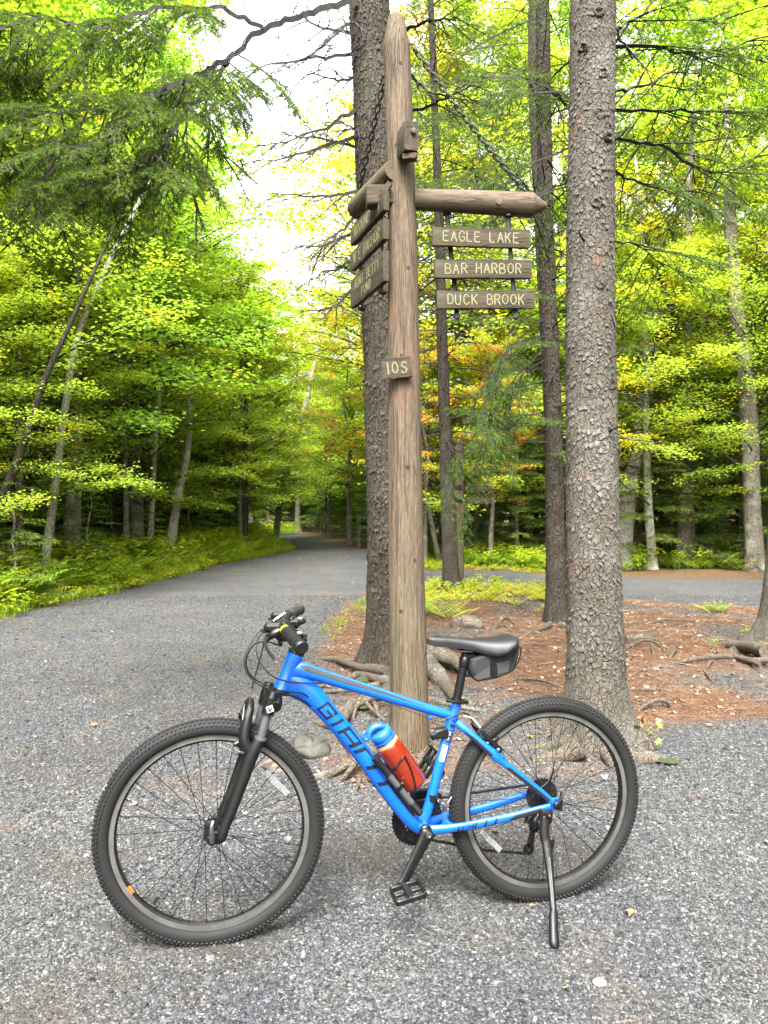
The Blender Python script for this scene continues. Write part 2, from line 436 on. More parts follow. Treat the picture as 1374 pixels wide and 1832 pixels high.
def ground():
    th = np.concatenate([np.radians(np.arange(0, 50, 3)), np.radians(np.arange(50, 130, .17)), np.radians(np.arange(130, 360, 3))])
    r = [.25]
    while r[-1] < 900: r.append(r[-1] * (1.011 if r[-1] < 45 else 1.12) + (0 if r[-1] > 1 else .004))
    r = np.array(r); nt, nr = len(th), len(r)
    X = r[:, None] * np.cos(th)[None]; Y = r[:, None] * np.sin(th)[None]
    Z = height(X, Y); isl, lw, rw = masks(X, Y)
    far = np.clip((r[:, None] - 60) / 60, 0, 1); Z = Z * (1 - far)
    V = np.stack([X, Y, Z], -1).reshape(-1, 3)
    V = np.vstack([V, [[0, 0, float(height(np.array([0.]), np.array([0.]))[0])]]])
    sm = lambda t, a, b: np.clip((t - a) / (b - a), 0, 1)
    pn = fbm(X * 1.1 + 4, Y * 1.1, 0, 31, 4)
    litter = sm(isl, -.03, .16) * np.clip(1.18 + pn * 3.0, 0.0, 1)
    patch_g = np.exp(-(((X - .1) / .55) ** 2 + ((Y - 4.4) / .45) ** 2))      # trodden gravel round the post's foot
    litter = litter * (1 - .6 * patch_g)
    forest = np.maximum(np.maximum(sm(lw, -.05, .3), sm(rw, -.05, .3)), (r[:, None] > 60) * 1.0)
    dirt = sm(isl, -.1, .25) * (1 - litter)
    spots = np.clip(fbm(X * 3.1, Y * 3.1, 0, 41) * 3 - .8, 0, 1) * (1 - forest)
    A = {k: np.append(v.reshape(-1), 0) for k, v in dict(litter=litter, forest=forest, dirt=dirt, spots=spots).items()}
    iswood = ((np.maximum(lw, rw) > 0) | (r[:, None] > 85)).reshape(-1)
    isisl = (isl > 0).reshape(-1)
    i, j = np.meshgrid(np.arange(nr - 1), np.arange(nt), indexing='ij'); k = (j + 1) % nt
    Q = np.stack([i * nt + j, i * nt + k, (i + 1) * nt + k, (i + 1) * nt + j], -1).reshape(-1, 4)[:, ::-1]
    cls = np.where(iswood[Q[:, 0]], 2, np.where(isisl[Q[:, 0]], 1, 0))
    # inner disc
    disc = [(nr and nt and (len(V) - 1), a, (a + 1) % nt) for a in range(nt)]
    for c, name in ((0, 'gravel_road'), (1, 'needle_covered_ground'), (2, 'forest_floor')):
        q = Q[cls == c]; used = np.unique(q); remap = np.full(len(V), -1); remap[used] = np.arange(len(used))
        me = grid_mesh(name, V[used], remap[q], [M_GROUND], {a: v[used] for a, v in A.items()})
        o = bpy.data.objects.new(name, me); link(o); tag(o, kind='structure')
        if c == 0:
            bm = bmesh.new(); bm.from_mesh(me)
            ring = [v for v in bm.verts if abs(v.co.x ** 2 + v.co.y ** 2 - .0625) < 1e-5]
            ring.sort(key=lambda v: math.atan2(v.co.y, v.co.x))
            try: bm.faces.new(ring)
            except Exception: pass
            bm.to_mesh(me); bm.free()

def ground_material():
    m, N, L, B = newmat('ground_cover')
    g = N.new('ShaderNodeNewGeometry'); pos = g.outputs['Position']
    def A(n):
        a = N.new('ShaderNodeAttribute'); a.attribute_name = n; return a.outputs['Fac']
    vo = N.new('ShaderNodeTexVoronoi'); vo.inputs['Scale'].default_value = 105; vo.inputs['Randomness'].default_value = 1
    L.new(pos, vo.inputs['Vector'])
    sp = N.new('ShaderNodeSeparateColor'); L.new(vo.outputs['Color'], sp.inputs[0])
    gr = ramp(N, [(0, (.026, .027, .029)), (.45, (.060, .062, .066)), (.8, (.098, .101, .105)), (1, (.165, .165, .163))]); L.new(sp.outputs[0], gr.inputs[0])
    vd = ramp(N, [(.3, (1, 1, 1)), (.75, (.25, .24, .22))]); L.new(vo.outputs['Distance'], vd.inputs[0])
    gravel = mixcol(N, L, .85, gr.outputs[0], vd.outputs[0], 'MULTIPLY')
    big = noise_tex(N, L, pos, 1.1, 4)
    bt = ramp(N, [(.35, (.86, .87, .90)), (.65, (1.12, 1.07, .98))]); L.new(big, bt.inputs[0])
    gravel = mixcol(N, L, 1.0, gravel, bt.outputs[0], 'MULTIPLY')
    gravel = mixcol(N, L, math_node(N, L, 'MULTIPLY', A('spots'), .45), gravel, (.10, .07, .042))
    n1 = noise_tex(N, L, mapping(N, L, pos, (1, 1, 1)), 75, 5, .7)
    n2 = noise_tex(N, L, pos, 9, 4)
    lt = ramp(N, [(.25, (.016, .010, .007)), (.48, (.064, .033, .018)), (.6, (.11, .064, .036)), (.78, (.18, .14, .10))]); L.new(n1, lt.inputs[0])
    l2 = ramp(N, [(.3, (.55, .5, .5)), (.7, (1.2, 1.15, 1.1))]); L.new(n2, l2.inputs[0])
    litter = mixcol(N, L, 1.0, lt.outputs[0], l2.outputs[0], 'MULTIPLY')
    dt = ramp(N, [(.3, (.028, .023, .017)), (.55, (.068, .059, .046)), (.75, (.145, .13, .11))]); L.new(noise_tex(N, L, pos, 45, 5, .7), dt.inputs[0])
    ft = ramp(N, [(.3, (.035, .022, .012)), (.55, (.085, .048, .024)), (.7, (.075, .085, .022))]); L.new(noise_tex(N, L, pos, 12, 6, .65), ft.inputs[0])
    c = mixcol(N, L, A('dirt'), gravel, mixcol(N, L, .45, dt.outputs[0], gravel))
    c = mixcol(N, L, A('litter'), c, litter)
    c = mixcol(N, L, A('forest'), c, ft.outputs[0])
    L.new(c, B.inputs['Base Color']); B.inputs['Roughness'].default_value = .92; B.inputs['Specular IOR Level'].default_value = .15
    h = math_node(N, L, 'ADD', math_node(N, L, 'MULTIPLY', math_node(N, L, 'SUBTRACT', 1.0, vo.outputs['Distance']), math_node(N, L, 'SUBTRACT', 1.0, A('litter'))), math_node(N, L, 'MULTIPLY', n1, A('litter')))
    b = N.new('ShaderNodeBump'); b.inputs['Strength'].default_value = .9; b.inputs['Distance'].default_value = .008
    L.new(h, b.inputs['Height']); L.new(b.outputs[0], B.inputs['Normal'])
    return m
M_GROUND = ground_material()
ground()

# ------------------------------------------------------------------ scattered stuff (gravel, litter, grass, ferns)
def scatter(name, pts, rots, scls, variants, idx, label):
    me = bpy.data.meshes.new(name); n = len(pts)
    me.vertices.add(n); me.vertices.foreach_set('co', np.asarray(pts, np.float32).reshape(-1))
    for an, ty, arr in (('rot', 'FLOAT_VECTOR', rots), ('scl', 'FLOAT_VECTOR', scls)):
        a = me.attributes.new(an, ty, 'POINT'); a.data.foreach_set('vector', np.asarray(arr, np.float32).reshape(-1))
    a = me.attributes.new('pick', 'INT', 'POINT'); a.data.foreach_set('value', np.asarray(idx, np.int32))
    o = bpy.data.objects.new(name, me); link(o); tag(o, label, None, None, 'stuff'); o['category'] = name.replace('_', ' ')
    coll = bpy.data.collections.new(name + '_pieces')
    for k, vm in enumerate(variants):
        ob = bpy.data.objects.new('%s_piece_%02d' % (name, k), vm); coll.objects.link(ob)
    ng = bpy.data.node_groups.new(name, 'GeometryNodeTree')
    ng.interface.new_socket('Geometry', in_out='INPUT', socket_type='NodeSocketGeometry')
    ng.interface.new_socket('Geometry', in_out='OUTPUT', socket_type='NodeSocketGeometry')
    G = ng.nodes; K = ng.links
    gi = G.new('NodeGroupInput'); go = G.new('NodeGroupOutput'); ip = G.new('GeometryNodeInstanceOnPoints')
    ci = G.new('GeometryNodeCollectionInfo'); ci.inputs[0].default_value = coll; ci.inputs[1].default_value = True; ci.inputs[2].default_value = True
    K.new(gi.outputs[0], ip.inputs['Points']); K.new(ci.outputs[0], ip.inputs['Instance']); ip.inputs['Pick Instance'].default_value = True
    for an, ty, sk in (('rot', 'FLOAT_VECTOR', 'Rotation'), ('scl', 'FLOAT_VECTOR', 'Scale'), ('pick', 'INT', 'Instance Index')):
        na = G.new('GeometryNodeInputNamedAttribute'); na.data_type = ty; na.inputs[0].default_value = an
        K.new(na.outputs[0], ip.inputs[sk])
    K.new(ip.outputs[0], go.inputs[0])
    md = o.modifiers.new('scatter', 'NODES'); md.node_group = ng
    return o

def stone_mesh(seed, mat):
    r = np.random.default_rng(seed); bm = bmesh.new(); bmesh.ops.create_icosphere(bm, subdivisions=1, radius=1)
    ax = r.uniform(.55, 1.2, 3)
    for v in bm.verts:
        k = r.uniform(.72, 1.15); v.co = Vector((v.co.x * k * ax[0], v.co.y * k * ax[1], v.co.z * k * ax[2] * .62))
    me = bpy.data.meshes.new('stone'); bm.to_mesh(me); bm.free(); me.materials.append(mat); return me
def stone_material():
    m, N, L, B = newmat('gravel_stone')
    oi = N.new('ShaderNodeObjectInfo')
    r = ramp(N, [(0, (.007, .008, .0095)), (.30, (.0195, .0215, .0245)), (.68, (.037, .0395, .043)), (.93, (.062, .0645, .067)), (1, (.135, .135, .132))]); L.new(oi.outputs['Random'], r.inputs[0])
    tc = N.new('ShaderNodeTexCoord'); n = noise_tex(N, L, tc.outputs['Object'], 2.5, 4)
    nr = ramp(N, [(.3, (.75, .75, .76)), (.7, (1.2, 1.18, 1.15))]); L.new(n, nr.inputs[0])
    g = N.new('ShaderNodeNewGeometry'); big = noise_tex(N, L, g.outputs['Position'], 1.1, 4)
    bt = ramp(N, [(.35, (.84, .86, .9)), (.65, (1.16, 1.1, 1.0))]); L.new(big, bt.inputs[0])
    c = mixcol(N, L, 1.0, mixcol(N, L, 1.0, r.outputs[0], nr.outputs[0], 'MULTIPLY'), bt.outputs[0], 'MULTIPLY')
    dmp = noise_tex(N, L, mapping(N, L, g.outputs['Position'], (1, .6, 1), (3, 9, 0)), 1.7, 5, .6); dr = ramp(N, [(.52, (0, 0, 0)), (.64, (1, 1, 1))]); L.new(dmp, dr.inputs[0]); c = mixcol(N, L, math_node(N, L, 'MULTIPLY', dr.outputs[0], .75), c, (.027, .0205, .0145))
    fn = noise_tex(N, L, mapping(N, L, g.outputs['Position'], (1, .35, 1), (1, 5, 0)), 2.6, 4); fr_ = ramp(N, [(.35, (.82, .83, .85)), (.65, (1.15, 1.13, 1.1))]); L.new(fn, fr_.inputs[0]); c = mixcol(N, L, 1.0, c, fr_.outputs[0], 'MULTIPLY')
    L.new(c, B.inputs['Base Color']); B.inputs['Roughness'].default_value = .7; B.inputs['Specular IOR Level'].default_value = .35
    return m
M_STONE = stone_material()

def sample_wedge(n, y0, y1, power=1.0, half=.56):
    y = (y0 ** 2 + RNG.random(n) * (y1 ** 2 - y0 ** 2)) ** .5; x = (RNG.random(n) * 2 - 1) * y * half
    return x, y
def gravel():
    parts = []
    for n, y0, y1, s in ((105000, 1.35, 3.2, .0041), (110000, 3.2, 6.0, .0049), (90000, 6.0, 12.0, .0062)):
        x, y = sample_wedge(n, y0, y1, half=.58)
        isl, lw, rw = masks(x, y); pn = fbm(x * 1.1 + 4, y * 1.1, 0, 31, 4)
        lit = np.clip((isl + .03) / .19, 0, 1) * np.clip(1.18 + pn * 3.0, 0, 1) * (1 - .75 * np.exp(-(((x - .1) / .55) ** 2 + ((y - 4.4) / .45) ** 2)))
        keep = (np.maximum(lw, rw) < RNG.random(n) * .15) & (RNG.random(n) > lit * .97)
        x, y = x[keep], y[keep]; s_ = s * RNG.lognormal(0, .36, len(x))
        parts.append(np.stack([x, y, height(x, y) + s_ * .18, s_], -1))
    P = np.concatenate(parts); n = len(P)
    rot = np.stack([RNG.normal(0, .35, n), RNG.normal(0, .35, n), RNG.random(n) * 6.28], -1)
    scl = P[:, 3:4] * RNG.uniform(.8, 1.25, (n, 3))
    scatter('gravel', P[:, :3], rot, scl, [stone_mesh(100 + k, M_STONE) for k in range(8)], RNG.integers(0, 8, n), 'loose grey crushed stone covering the road surface')
gravel()

def tri_mesh(name, T, C, mats):
    me = soup(name, np.array(T), mats, None, np.array(C), parent=False); return me

def litter():
    m, N, L, B = newmat('dead_needles')
    a = N.new('ShaderNodeAttribute'); a.attribute_name = 'col'; oi = N.new('ShaderNodeObjectInfo')
    r = ramp(N, [(0, (.6, .55, .55)), (1, (1.25, 1.2, 1.15))]); L.new(oi.outputs['Random'], r.inputs[0])
    L.new(mixcol(N, L, 1.0, a.outputs['Color'], r.outputs[0], 'MULTIPLY'), B.inputs['Base Color']); B.inputs['Roughness'].default_value = .8
    rr = np.random.default_rng(3); vs = []
    for k in range(5):                                  # clumps of needles
        T = []; C = []
        for i in range(46):
            p = np.append(rr.normal(0, .045, 2), rr.uniform(0, .006)); a_ = rr.random() * 6.28; l = rr.uniform(.014, .034)
            d = np.array([cos(a_), sin(a_), rr.normal(0, .2)]) * l; s = np.array([-sin(a_), cos(a_), 0]) * .0011
            T.append([p - s, p + s, p + d]); base = [(.103, .050, .024), (.145, .077, .038), (.055, .029, .017), (.19, .138, .086)][rr.choice(4, p=[.36, .28, .2, .16])]
            C.append(base)
        vs.append(tri_mesh('needle_clump', T, C, [m]))
    for k in range(4):                                  # dead leaf scraps and twigs
        T = []; C = []
        if k < 3:
            col = [(.19, .10, .055), (.26, .19, .12), (.10, .05, .03)][k]; c0 = np.array([0, 0, .006])
            ang = np.linspace(0, 2 * pi, 8)[:-1]; rad = .022 * rr.uniform(.55, 1.2, 7); z = rr.uniform(0, .014, 7)
            Q = np.stack([np.cos(ang) * rad, np.sin(ang) * rad * .7, z], -1)
            for i in range(7): T.append([c0, Q[i], Q[(i + 1) % 7]]); C.append(col)
        else:
            a0 = np.array([-.07, 0, .004]); a1 = np.array([.07, .012, .008])
            for off in ((0, .002, 0), (0, -.002, .001), (0, 0, .004)): T.append([a0 + off, a1 + off, a0 - np.array(off)]); C.append((.17, .145, .11))
        vs.append(tri_mesh('litter_scrap', T, C, [m]))
    x, y = sample_wedge(60000, 3.5, 14, half=.6)
    isl, lw, rw = masks(x, y); pn = fbm(x * 1.1 + 4, y * 1.1, 0, 31, 4)
    lit = np.clip((isl + .05) / .2, 0, 1) * np.clip(1.18 + pn * 3.0, .15, 1) * (1 - .6 * np.exp(-(((x - .1) / .55) ** 2 + ((y - 4.4) / .45) ** 2)))
    k = RNG.random(len(x)) < lit; x, y = x[k], y[k]; n = len(x)
    idx = np.where(RNG.random(n) < .70, RNG.integers(0, 5, n), RNG.integers(5, 9, n))
    rot = np.stack([RNG.normal(0, .15, n), RNG.normal(0, .15, n), RNG.random(n) * 6.28], -1)
    s = RNG.uniform(.7, 1.3, n); s = np.where(idx >= 5, s * RNG.uniform(.5, 1.2, n), s)
    scatter('needle_litter', np.stack([x, y, height(x, y) + .004], -1), rot, np.repeat(s[:, None], 3, 1), vs, idx, 'rust brown needles and dead leaf scraps under the trees')
    # leaf scraps blown on the roads
    x, y = sample_wedge(2600, 2.0, 30, half=.6); isl, lw, rw = masks(x, y)
    den = np.clip(.16 + .5 * np.exp(-np.abs(isl) / .4) + (y > 19) * 1.0 - .4 * (x < -2) * (y < 15), 0.03, 1)
    k = (isl < 0) & (lw < 0) & (rw < 0) & (RNG.random(len(x)) < den); x, y = x[k], y[k]; n = len(x)
    scatter('leaf_litter', np.stack([x, y, height(x, y) + .008], -1), np.stack([RNG.normal(0, .2, n), RNG.normal(0, .2, n), RNG.random(n) * 6.28], -1),
            np.repeat(RNG.uniform(.6, 1.3, n)[:, None], 3, 1), vs[5:8], RNG.integers(0, 3, n), 'small dry orange leaf scraps blown along the gravel')
litter()

def blade_patch(seed, n, h, spread, cols, w=.006):
    rr = np.random.default_rng(seed); T = []; C = []
    for i in range(n):
        p = np.append(rr.normal(0, spread, 2), 0); a = rr.random() * 6.28; hh = h * rr.uniform(.5, 1.2); lean = rr.uniform(.15, .8)
        s = np.array([-sin(a), cos(a), 0]) * w * .5; d = np.array([cos(a), sin(a), 0])
        m_ = p + d * hh * lean * .4 + np.array([0, 0, hh * .6]); t = p + d * hh * lean + np.array([0, 0, hh * (1 - lean * .35)])
        c = cols[rr.integers(len(cols))]; T += [[p - s, p + s, m_ + s * .8], [p - s, m_ + s * .8, m_ - s * .8], [m_ - s * .8, m_ + s * .8, t]]; C += [c] * 3
    return tri_mesh('grass_tuft', T, C, [M_LEAF])
def herb(seed, n, h, cols, ls=.05):
    rr = np.random.default_rng(seed); T = []; C = []
    for i in range(n):
        a = rr.random() * 6.28; rad = rr.uniform(.02, .16); p = np.array([cos(a) * rad, sin(a) * rad, h * rr.uniform(.3, 1)])
        b = rr.random() * 6.28; l = ls * rr.uniform(.6, 1.3); d = np.array([cos(b), sin(b), rr.normal(-.15, .25)]); s = np.array([-sin(b), cos(b), rr.normal(0, .3)]) * .38
        c = cols[rr.integers(len(cols))]; q = p + d * l * .5
        T += [[p, q + s * l + [0, 0, l * .1], p + d * l], [p, p + d * l, q - s * l + [0, 0, l * .1]]]; C += [c] * 2
    for i in range(5):
        a = rr.random() * 6.28; t = np.array([cos(a) * .1, sin(a) * .1, h * .8]); T.append([np.array([.004, 0, 0]), np.array([-.004, 0, 0]), t]); C.append(cols[0])
    return tri_mesh('herb', T, C, [M_LEAF])
def fern(seed, cols, L_=.45):
    rr = np.random.default_rng(seed); T = []; C = []
    for i in range(7):
        a = i * .9 + rr.random() * .5; l = L_ * rr.uniform(.7, 1.15); up = rr.uniform(.5, .95); c = cols[rr.integers(len(cols))]
        for k in range(13):
            t = (k + 2) / 15; r_ = l * t; z = l * up * math.sin(t * 1.9) * .75; p = np.array([cos(a) * r_, sin(a) * r_, z])
            w = .16 * l * math.sin(min(1, t * 1.25) * pi) + .012
            for sgn in (-1, 1):
                s = np.array([-sin(a), cos(a), 0]) * sgn * w + np.array([cos(a), sin(a), 0]) * w * .35 - np.array([0, 0, w * .3])
                T.append([p, p + np.array([cos(a), sin(a), 0]) * l * .055, p + s]); C.append(c)
    return tri_mesh('fern', T, C, [M_LEAF])
GR = [(.16, .25, .015), (.21, .30, .02), (.27, .33, .022), (.13, .20, .015)]
YL = [(.34, .37, .03), (.42, .36, .03), (.24, .33, .03), (.48, .34, .04), (.17, .27, .025)]
DK = [(.11, .20, .02), (.14, .24, .02), (.17, .28, .025)]
def undergrowth():
    vs = [blade_patch(1, 40, .16, .06, GR), blade_patch(2, 40, .22, .07, GR), herb(3, 44, .30, GR, .06), herb(4, 44, .42, GR + YL[:2], .07), fern(5, GR), fern(6, GR + YL[:1], .5), fern(7, YL, .42), herb(8, 40, .14, YL, .045), herb(9, 34, .3, DK), fern(10, DK, .5)]
    P = []; I = []; S = []
    # left bank
    n = 9000; y = RNG.uniform(6.5, 40, n); d = RNG.random(n) ** 1.3 * 5.0; x = left_edge(y) - d + .1
    isl, lw, rw = masks(x, y); k = lw > RNG.random(n) * .12; x, y, d = x[k], y[k], d[k]
    g = fbm(x * .7, y * .7, 0, 61)
    edge = d < .7
    idx = np.where(edge, RNG.choice([0, 1, 2, 0, 7], len(x)), np.where(g > .12, RNG.choice([6, 7, 3, 5], len(x)), RNG.choice([2, 3, 4, 5, 4, 9, 3, 6], len(x))))
    kk = RNG.random(len(x)) < np.where(edge, 1, .55); x, y, d, idx, edge = x[kk], y[kk], d[kk], idx[kk], edge[kk]
    P.append(np.stack([x, y], -1)); I.append(idx); S.append(np.where(edge, RNG.uniform(.6, 1.2, len(x)), RNG.uniform(.9, 1.9, len(x))))
    # verge behind the far road and its forest edge
    n = 5500; x = RNG.uniform(-1.5, 13, n); y = 16.4 + RNG.random(n) ** 1.2 * 9
    isl, lw, rw = masks(x, y); k = (rw > .0) & ((x < 3.8) | (rw > 1.6) & (RNG.random(n) < .25)); x, y, rw = x[k], y[k], rw[k]
    idx = np.where(rw < 1.3, RNG.choice([0, 1, 2, 7], len(x)), RNG.choice([3, 8, 9, 4, 8], len(x)))
    P.append(np.stack([x, y], -1)); I.append(idx); S.append(np.where(rw < 1.3, RNG.uniform(.3, .62, len(x)), RNG.uniform(.6, 1.2, len(x))))
    # yellowing plants round the thin tree on the island
    n = 300; x = RNG.uniform(.5, 2.9, n); y = RNG.uniform(10.6, 13.4, n); isl, _, _ = masks(x, y)
    k = (isl > .1) & (fbm(x * 1.6, y * 1.6, 0, 71) > -.2); x, y = x[k], y[k]
    P.append(np.stack([x, y], -1)); I.append(RNG.choice([6, 7, 3, 7, 6], len(x))); S.append(RNG.uniform(.3, .62, len(x)))
    # tufts at the island's edge beside the road, moss edge at right
    for cx, cy, sx, sy, n, ids, s in ((-.50, 9.0, .08, .4, 12, [0, 1, 0], .5), (-.32, 10.8, .10, .5, 12, [0, 1, 0], .55), (.5, 9.7, .25, .35, 14, [9, 9, 5], .7), (3.5, 6.9, .22, .25, 22, [0, 2, 8], .55), (4.3, 9.9, .2, .2, 5, [9, 5], .45), (2.3, 9.7, .35, .3, 8, [7, 7], .45), (1.62, 11.0, .5, .6, 20, [7, 6], .6)):
        x = RNG.normal(cx, sx, n); y = RNG.normal(cy, sy, n); P.append(np.stack([x, y], -1)); I.append(RNG.choice(ids, n)); S.append(np.full(n, s) * RNG.uniform(.6, 1.1, n))
    # sparse forest floor plants
    n = 3500; x = RNG.uniform(-24, -5, n); y = RNG.uniform(5, 45, n); P.append(np.stack([x, y], -1)); I.append(RNG.choice([8, 9, 4, 8, 3], n)); S.append(RNG.uniform(.9, 1.8, n))
    P = np.concatenate(P); I = np.concatenate(I); S = np.concatenate(S); n = len(P)
    _, lw, rw = masks(P[:, 0], P[:, 1])
    scatter('undergrowth', np.stack([P[:, 0], P[:, 1], height(P[:, 0], P[:, 1])], -1), np.stack([RNG.normal(0, .08, n), RNG.normal(0, .08, n), RNG.random(n) * 6.28], -1),
            np.repeat(S[:, None], 3, 1), vs, I, 'low ferns, grass and leafy plants along the road edges')
undergrowth()
# ================================================================== BICYCLE
M_BLUE = plain('blue_frame_paint', (.001, .125, .68), .28, spec=.5, coat=.5)
M_BLACK = plain('matte_black', (.0065, .0065, .007), .45, noise=.2, spec=.3)
M_BLACK_GLOSS = plain('black_alloy', (.007, .007, .0075), .25, .0, spec=.4)
M_DECAL = plain('dark_decal', (.008, .010, .016), .38)
M_GREYDECAL = plain('charcoal_decal', (.017, .018, .021), .4)
def rubber(name, c, dust=.5):
    m, N, L, B = newmat(name); tc = N.new('ShaderNodeTexCoord')
    n = noise_tex(N, L, tc.outputs['Object'], 9, 6, .6); r = ramp(N, [(.38, c), (.72, tuple(x + .005 * dust for x in c))]); L.new(n, r.inputs[0])
    n2 = noise_tex(N, L, tc.outputs['Object'], 240, 3)
    L.new(mixcol(N, L, math_node(N, L, 'MULTIPLY', n2, .25), r.outputs[0], (.026, .025, .022)), B.inputs['Base Color'])
    B.inputs['Roughness'].default_value = .72; B.inputs['Specular IOR Level'].default_value = .22; return m
M_RUBBER = rubber('tyre_rubber', (.0035, .0035, .0038)); M_TREAD = rubber('tread_rubber', (.006, .006, .0064), .5)
M_STEEL = plain('brushed_steel', (.55, .55, .55), .3, 1.0, noise=.15); M_RIMSIL = plain('rim_brake_track', (.13, .125, .115), .42, .3, noise=.2, nscale=30)
M_GREY = plain('dark_grey_steel', (.05, .05, .053), .4, .8, noise=.3)
M_SILPLASTIC = plain('satin_silver', (.14, .14, .15), .35, .5)
M_WHITE = plain('white_sticker', (.5, .5, .5), .5); M_YEL = plain('yellow_ring', (.5, .48, .01), .4)
M_ORANGE = plain('amber_reflector', (.6, .22, .005), .25, coat=.6); M_REDST = plain('red_print', (.62, .05, .02), .4)
M_SADDLE = plain('saddle_cover', (.011, .011, .012), .5, spec=.35, bump=.3, nscale=500)
def glassy(name, col, trans, rough=.08, alpha=1.0):
    m, N, L, B = newmat(name); B.inputs['Base Color'].default_value = (*col, 1); B.inputs['Transmission Weight'].default_value = trans
    B.inputs['Roughness'].default_value = rough; B.inputs['IOR'].default_value = 1.2; B.inputs['Alpha'].default_value = alpha; return m
M_REFL = plain('clear_reflector', (.24, .245, .245), .2, coat=.6, noise=.25, nscale=300)
M_BOTTLE = plain('red_bottle_plastic', (.22, .018, .004), .16, spec=.6, coat=.7); M_CAP = plain('blue_bottle_cap', (.012, .125, .50), .35, noise=.2, nscale=20)
M_CLEAR = glassy('clear_bottle_neck', (.35, .20, .12), .5, .1)

R0 = .347
CR = np.array([.55135, 2.63613]); FW = np.array([-.97036, -.24168]); NN = np.array([.24168, -.97036])
bike = empty('bicycle', (CR[0], CR[1], -.007), math.atan2(FW[1], FW[0]))
tag(bike, 'bright blue mountain bike parked on its kickstand on the gravel', 'bicycle')
def bp(x, y, v=0.0):
    """photograph pixel -> place in the bicycle's own axes (forward, near side, up from the ground) at lateral offset v"""
    d = ray(x, y); n3 = np.array([NN[0], NN[1], 0]); P0 = np.array([CR[0], CR[1], 0]) + n3 * v
    t = ((P0 - CAMP) @ n3) / (d @ n3); P = CAMP + d * t - np.array([CR[0], CR[1], 0])
    return np.array([P[:2] @ FW, v, P[2]])
def B3(u, v, w): return np.array([u, v, w + R0])
VREF = (0, 1, 0)
def bpart(name, mb, mats, parent=None, smooth=40): return mb.build(name, mats, parent or bike, smooth)

# frame
fr = MB()
HT0, HT1 = B3(.853, 0, .530), B3(.897, 0, .423)
BB = B3(.440, 0, -.050)
sw_head = fr.tube([HT0, HT0 * .8 + HT1 * .2, HT0 * .5 + HT1 * .5, HT0 * .2 + HT1 * .8, HT1], [.026, .0245, .023, .0255, .028], 28, ref=VREF, sub=4)
TT = [B3(.872, 0, .478), B3(.84, 0, .478), B3(.80, 0, .467), B3(.72, 0, .438), B3(.60, 0, .396), B3(.48, 0, .352), B3(.39, 0, .321), B3(.335, 0, .303)]
sw_tt = fr.tube(TT, [.022, .021, .020, .019, .018, .0165, .0155, .015], 24, ref=VREF, sub=6, r2=[.036, .030, .023, .020, .0185, .0165, .0155, .016])
DT = [B3(.885, 0, .450), B3(.845, 0, .428), B3(.805, 0, .400), B3(.760, 0, .350), B3(.700, 0, .277), B3(.625, 0, .180), B3(.545, 0, .065), B3(.478, 0, -.022), B3(.446, 0, -.05)]
sw_dt = fr.tube(DT, [.022, .024, .025, .0255, .0255, .025, .025, .027, .028], 28, ref=VREF, sub=6, r2=[.040, .040, .036, .031, .030, .029, .0285, .028, .026])
sw_st = fr.tube([BB, B3(.408, 0, .045), B3(.365, 0, .200), B3(.340, 0, .285), B3(.320, 0, .349)], [.017, .0168, .0168, .0178, .0172], 22, ref=VREF, sub=4)
fr.lathe([(.015, -.0365), (.021, -.036), (.021, .036), (.015, .0365)], BB, (0, 1, 0), 28)
for s in (-1, 1):
    sw = fr.tube([B3(.440, s * .022, -.055), B3(.40, s * .034, -.052), B3(.33, s * .047, -.046), B3(.28, s * .050, -.042), B3(.16, s * .058, -.026), B3(.06, s * .064, -.008), B3(.018, s * .066, -.001)],
                 [.012, .0105, .009, .009, .009, .008, .006], 16, ref=VREF, sub=4, r2=[.018, .0155, .0135, .0145, .0135, .012, .011])
    if s > 0: sw_cs = sw
    sw = fr.tube([B3(.327, s * .014, .285), B3(.300, s * .026, .262), B3(.255, s * .040, .222), B3(.205, s * .050, .176), B3(.175, s * .052, .150), B3(.10, s * .058, .090), B3(.035, s * .065, .036), B3(.008, s * .066, .010)],
                 [.010, .010, .009, .010, .0085, .008, .007, .006], 16, ref=VREF, sub=4, r2=[.015, .0135, .012, .0165, .0115, .011, .011, .010])
    if s > 0: sw_ss = sw
    fr.box(B3(-.002, s * .067, .006), (.034, .006, .042), mi=0, bev=.003)
    fr.box(B3(.182, s * .052, .170), (.022, .012, .018), bev=.004)
fr.tube([B3(.186, -.05, .166), B3(.205, -.035, .188), B3(.212, 0, .194), B3(.205, .035, .188), B3(.186, .05, .166)], .007, 10, sub=4)
fr.tube([B3(.345, -.045, -.048), B3(.356, 0, -.05), B3(.345, .045, -.048)], .012, 10, sub=3)
# cable stops
for q in ((577, 1211), (613, 1222), (770, 1280)): fr.box(bp(q[0], q[1], .006), (.014, .012, .010), bev=.003)
fr.box(bp(561, 1261, .008), (.020, .016, .014), bev=.003)
for q in (.22, .36): fr.lathe([(.004, 0), (.004, .004), (.002, .006)], sw_dt.at(np.array([.55 + q * .4]), np.array([pi / 2]))[0], (-.7, 0, .7), 8)
frame = bpart('frame', fr, M_BLUE, smooth=60)

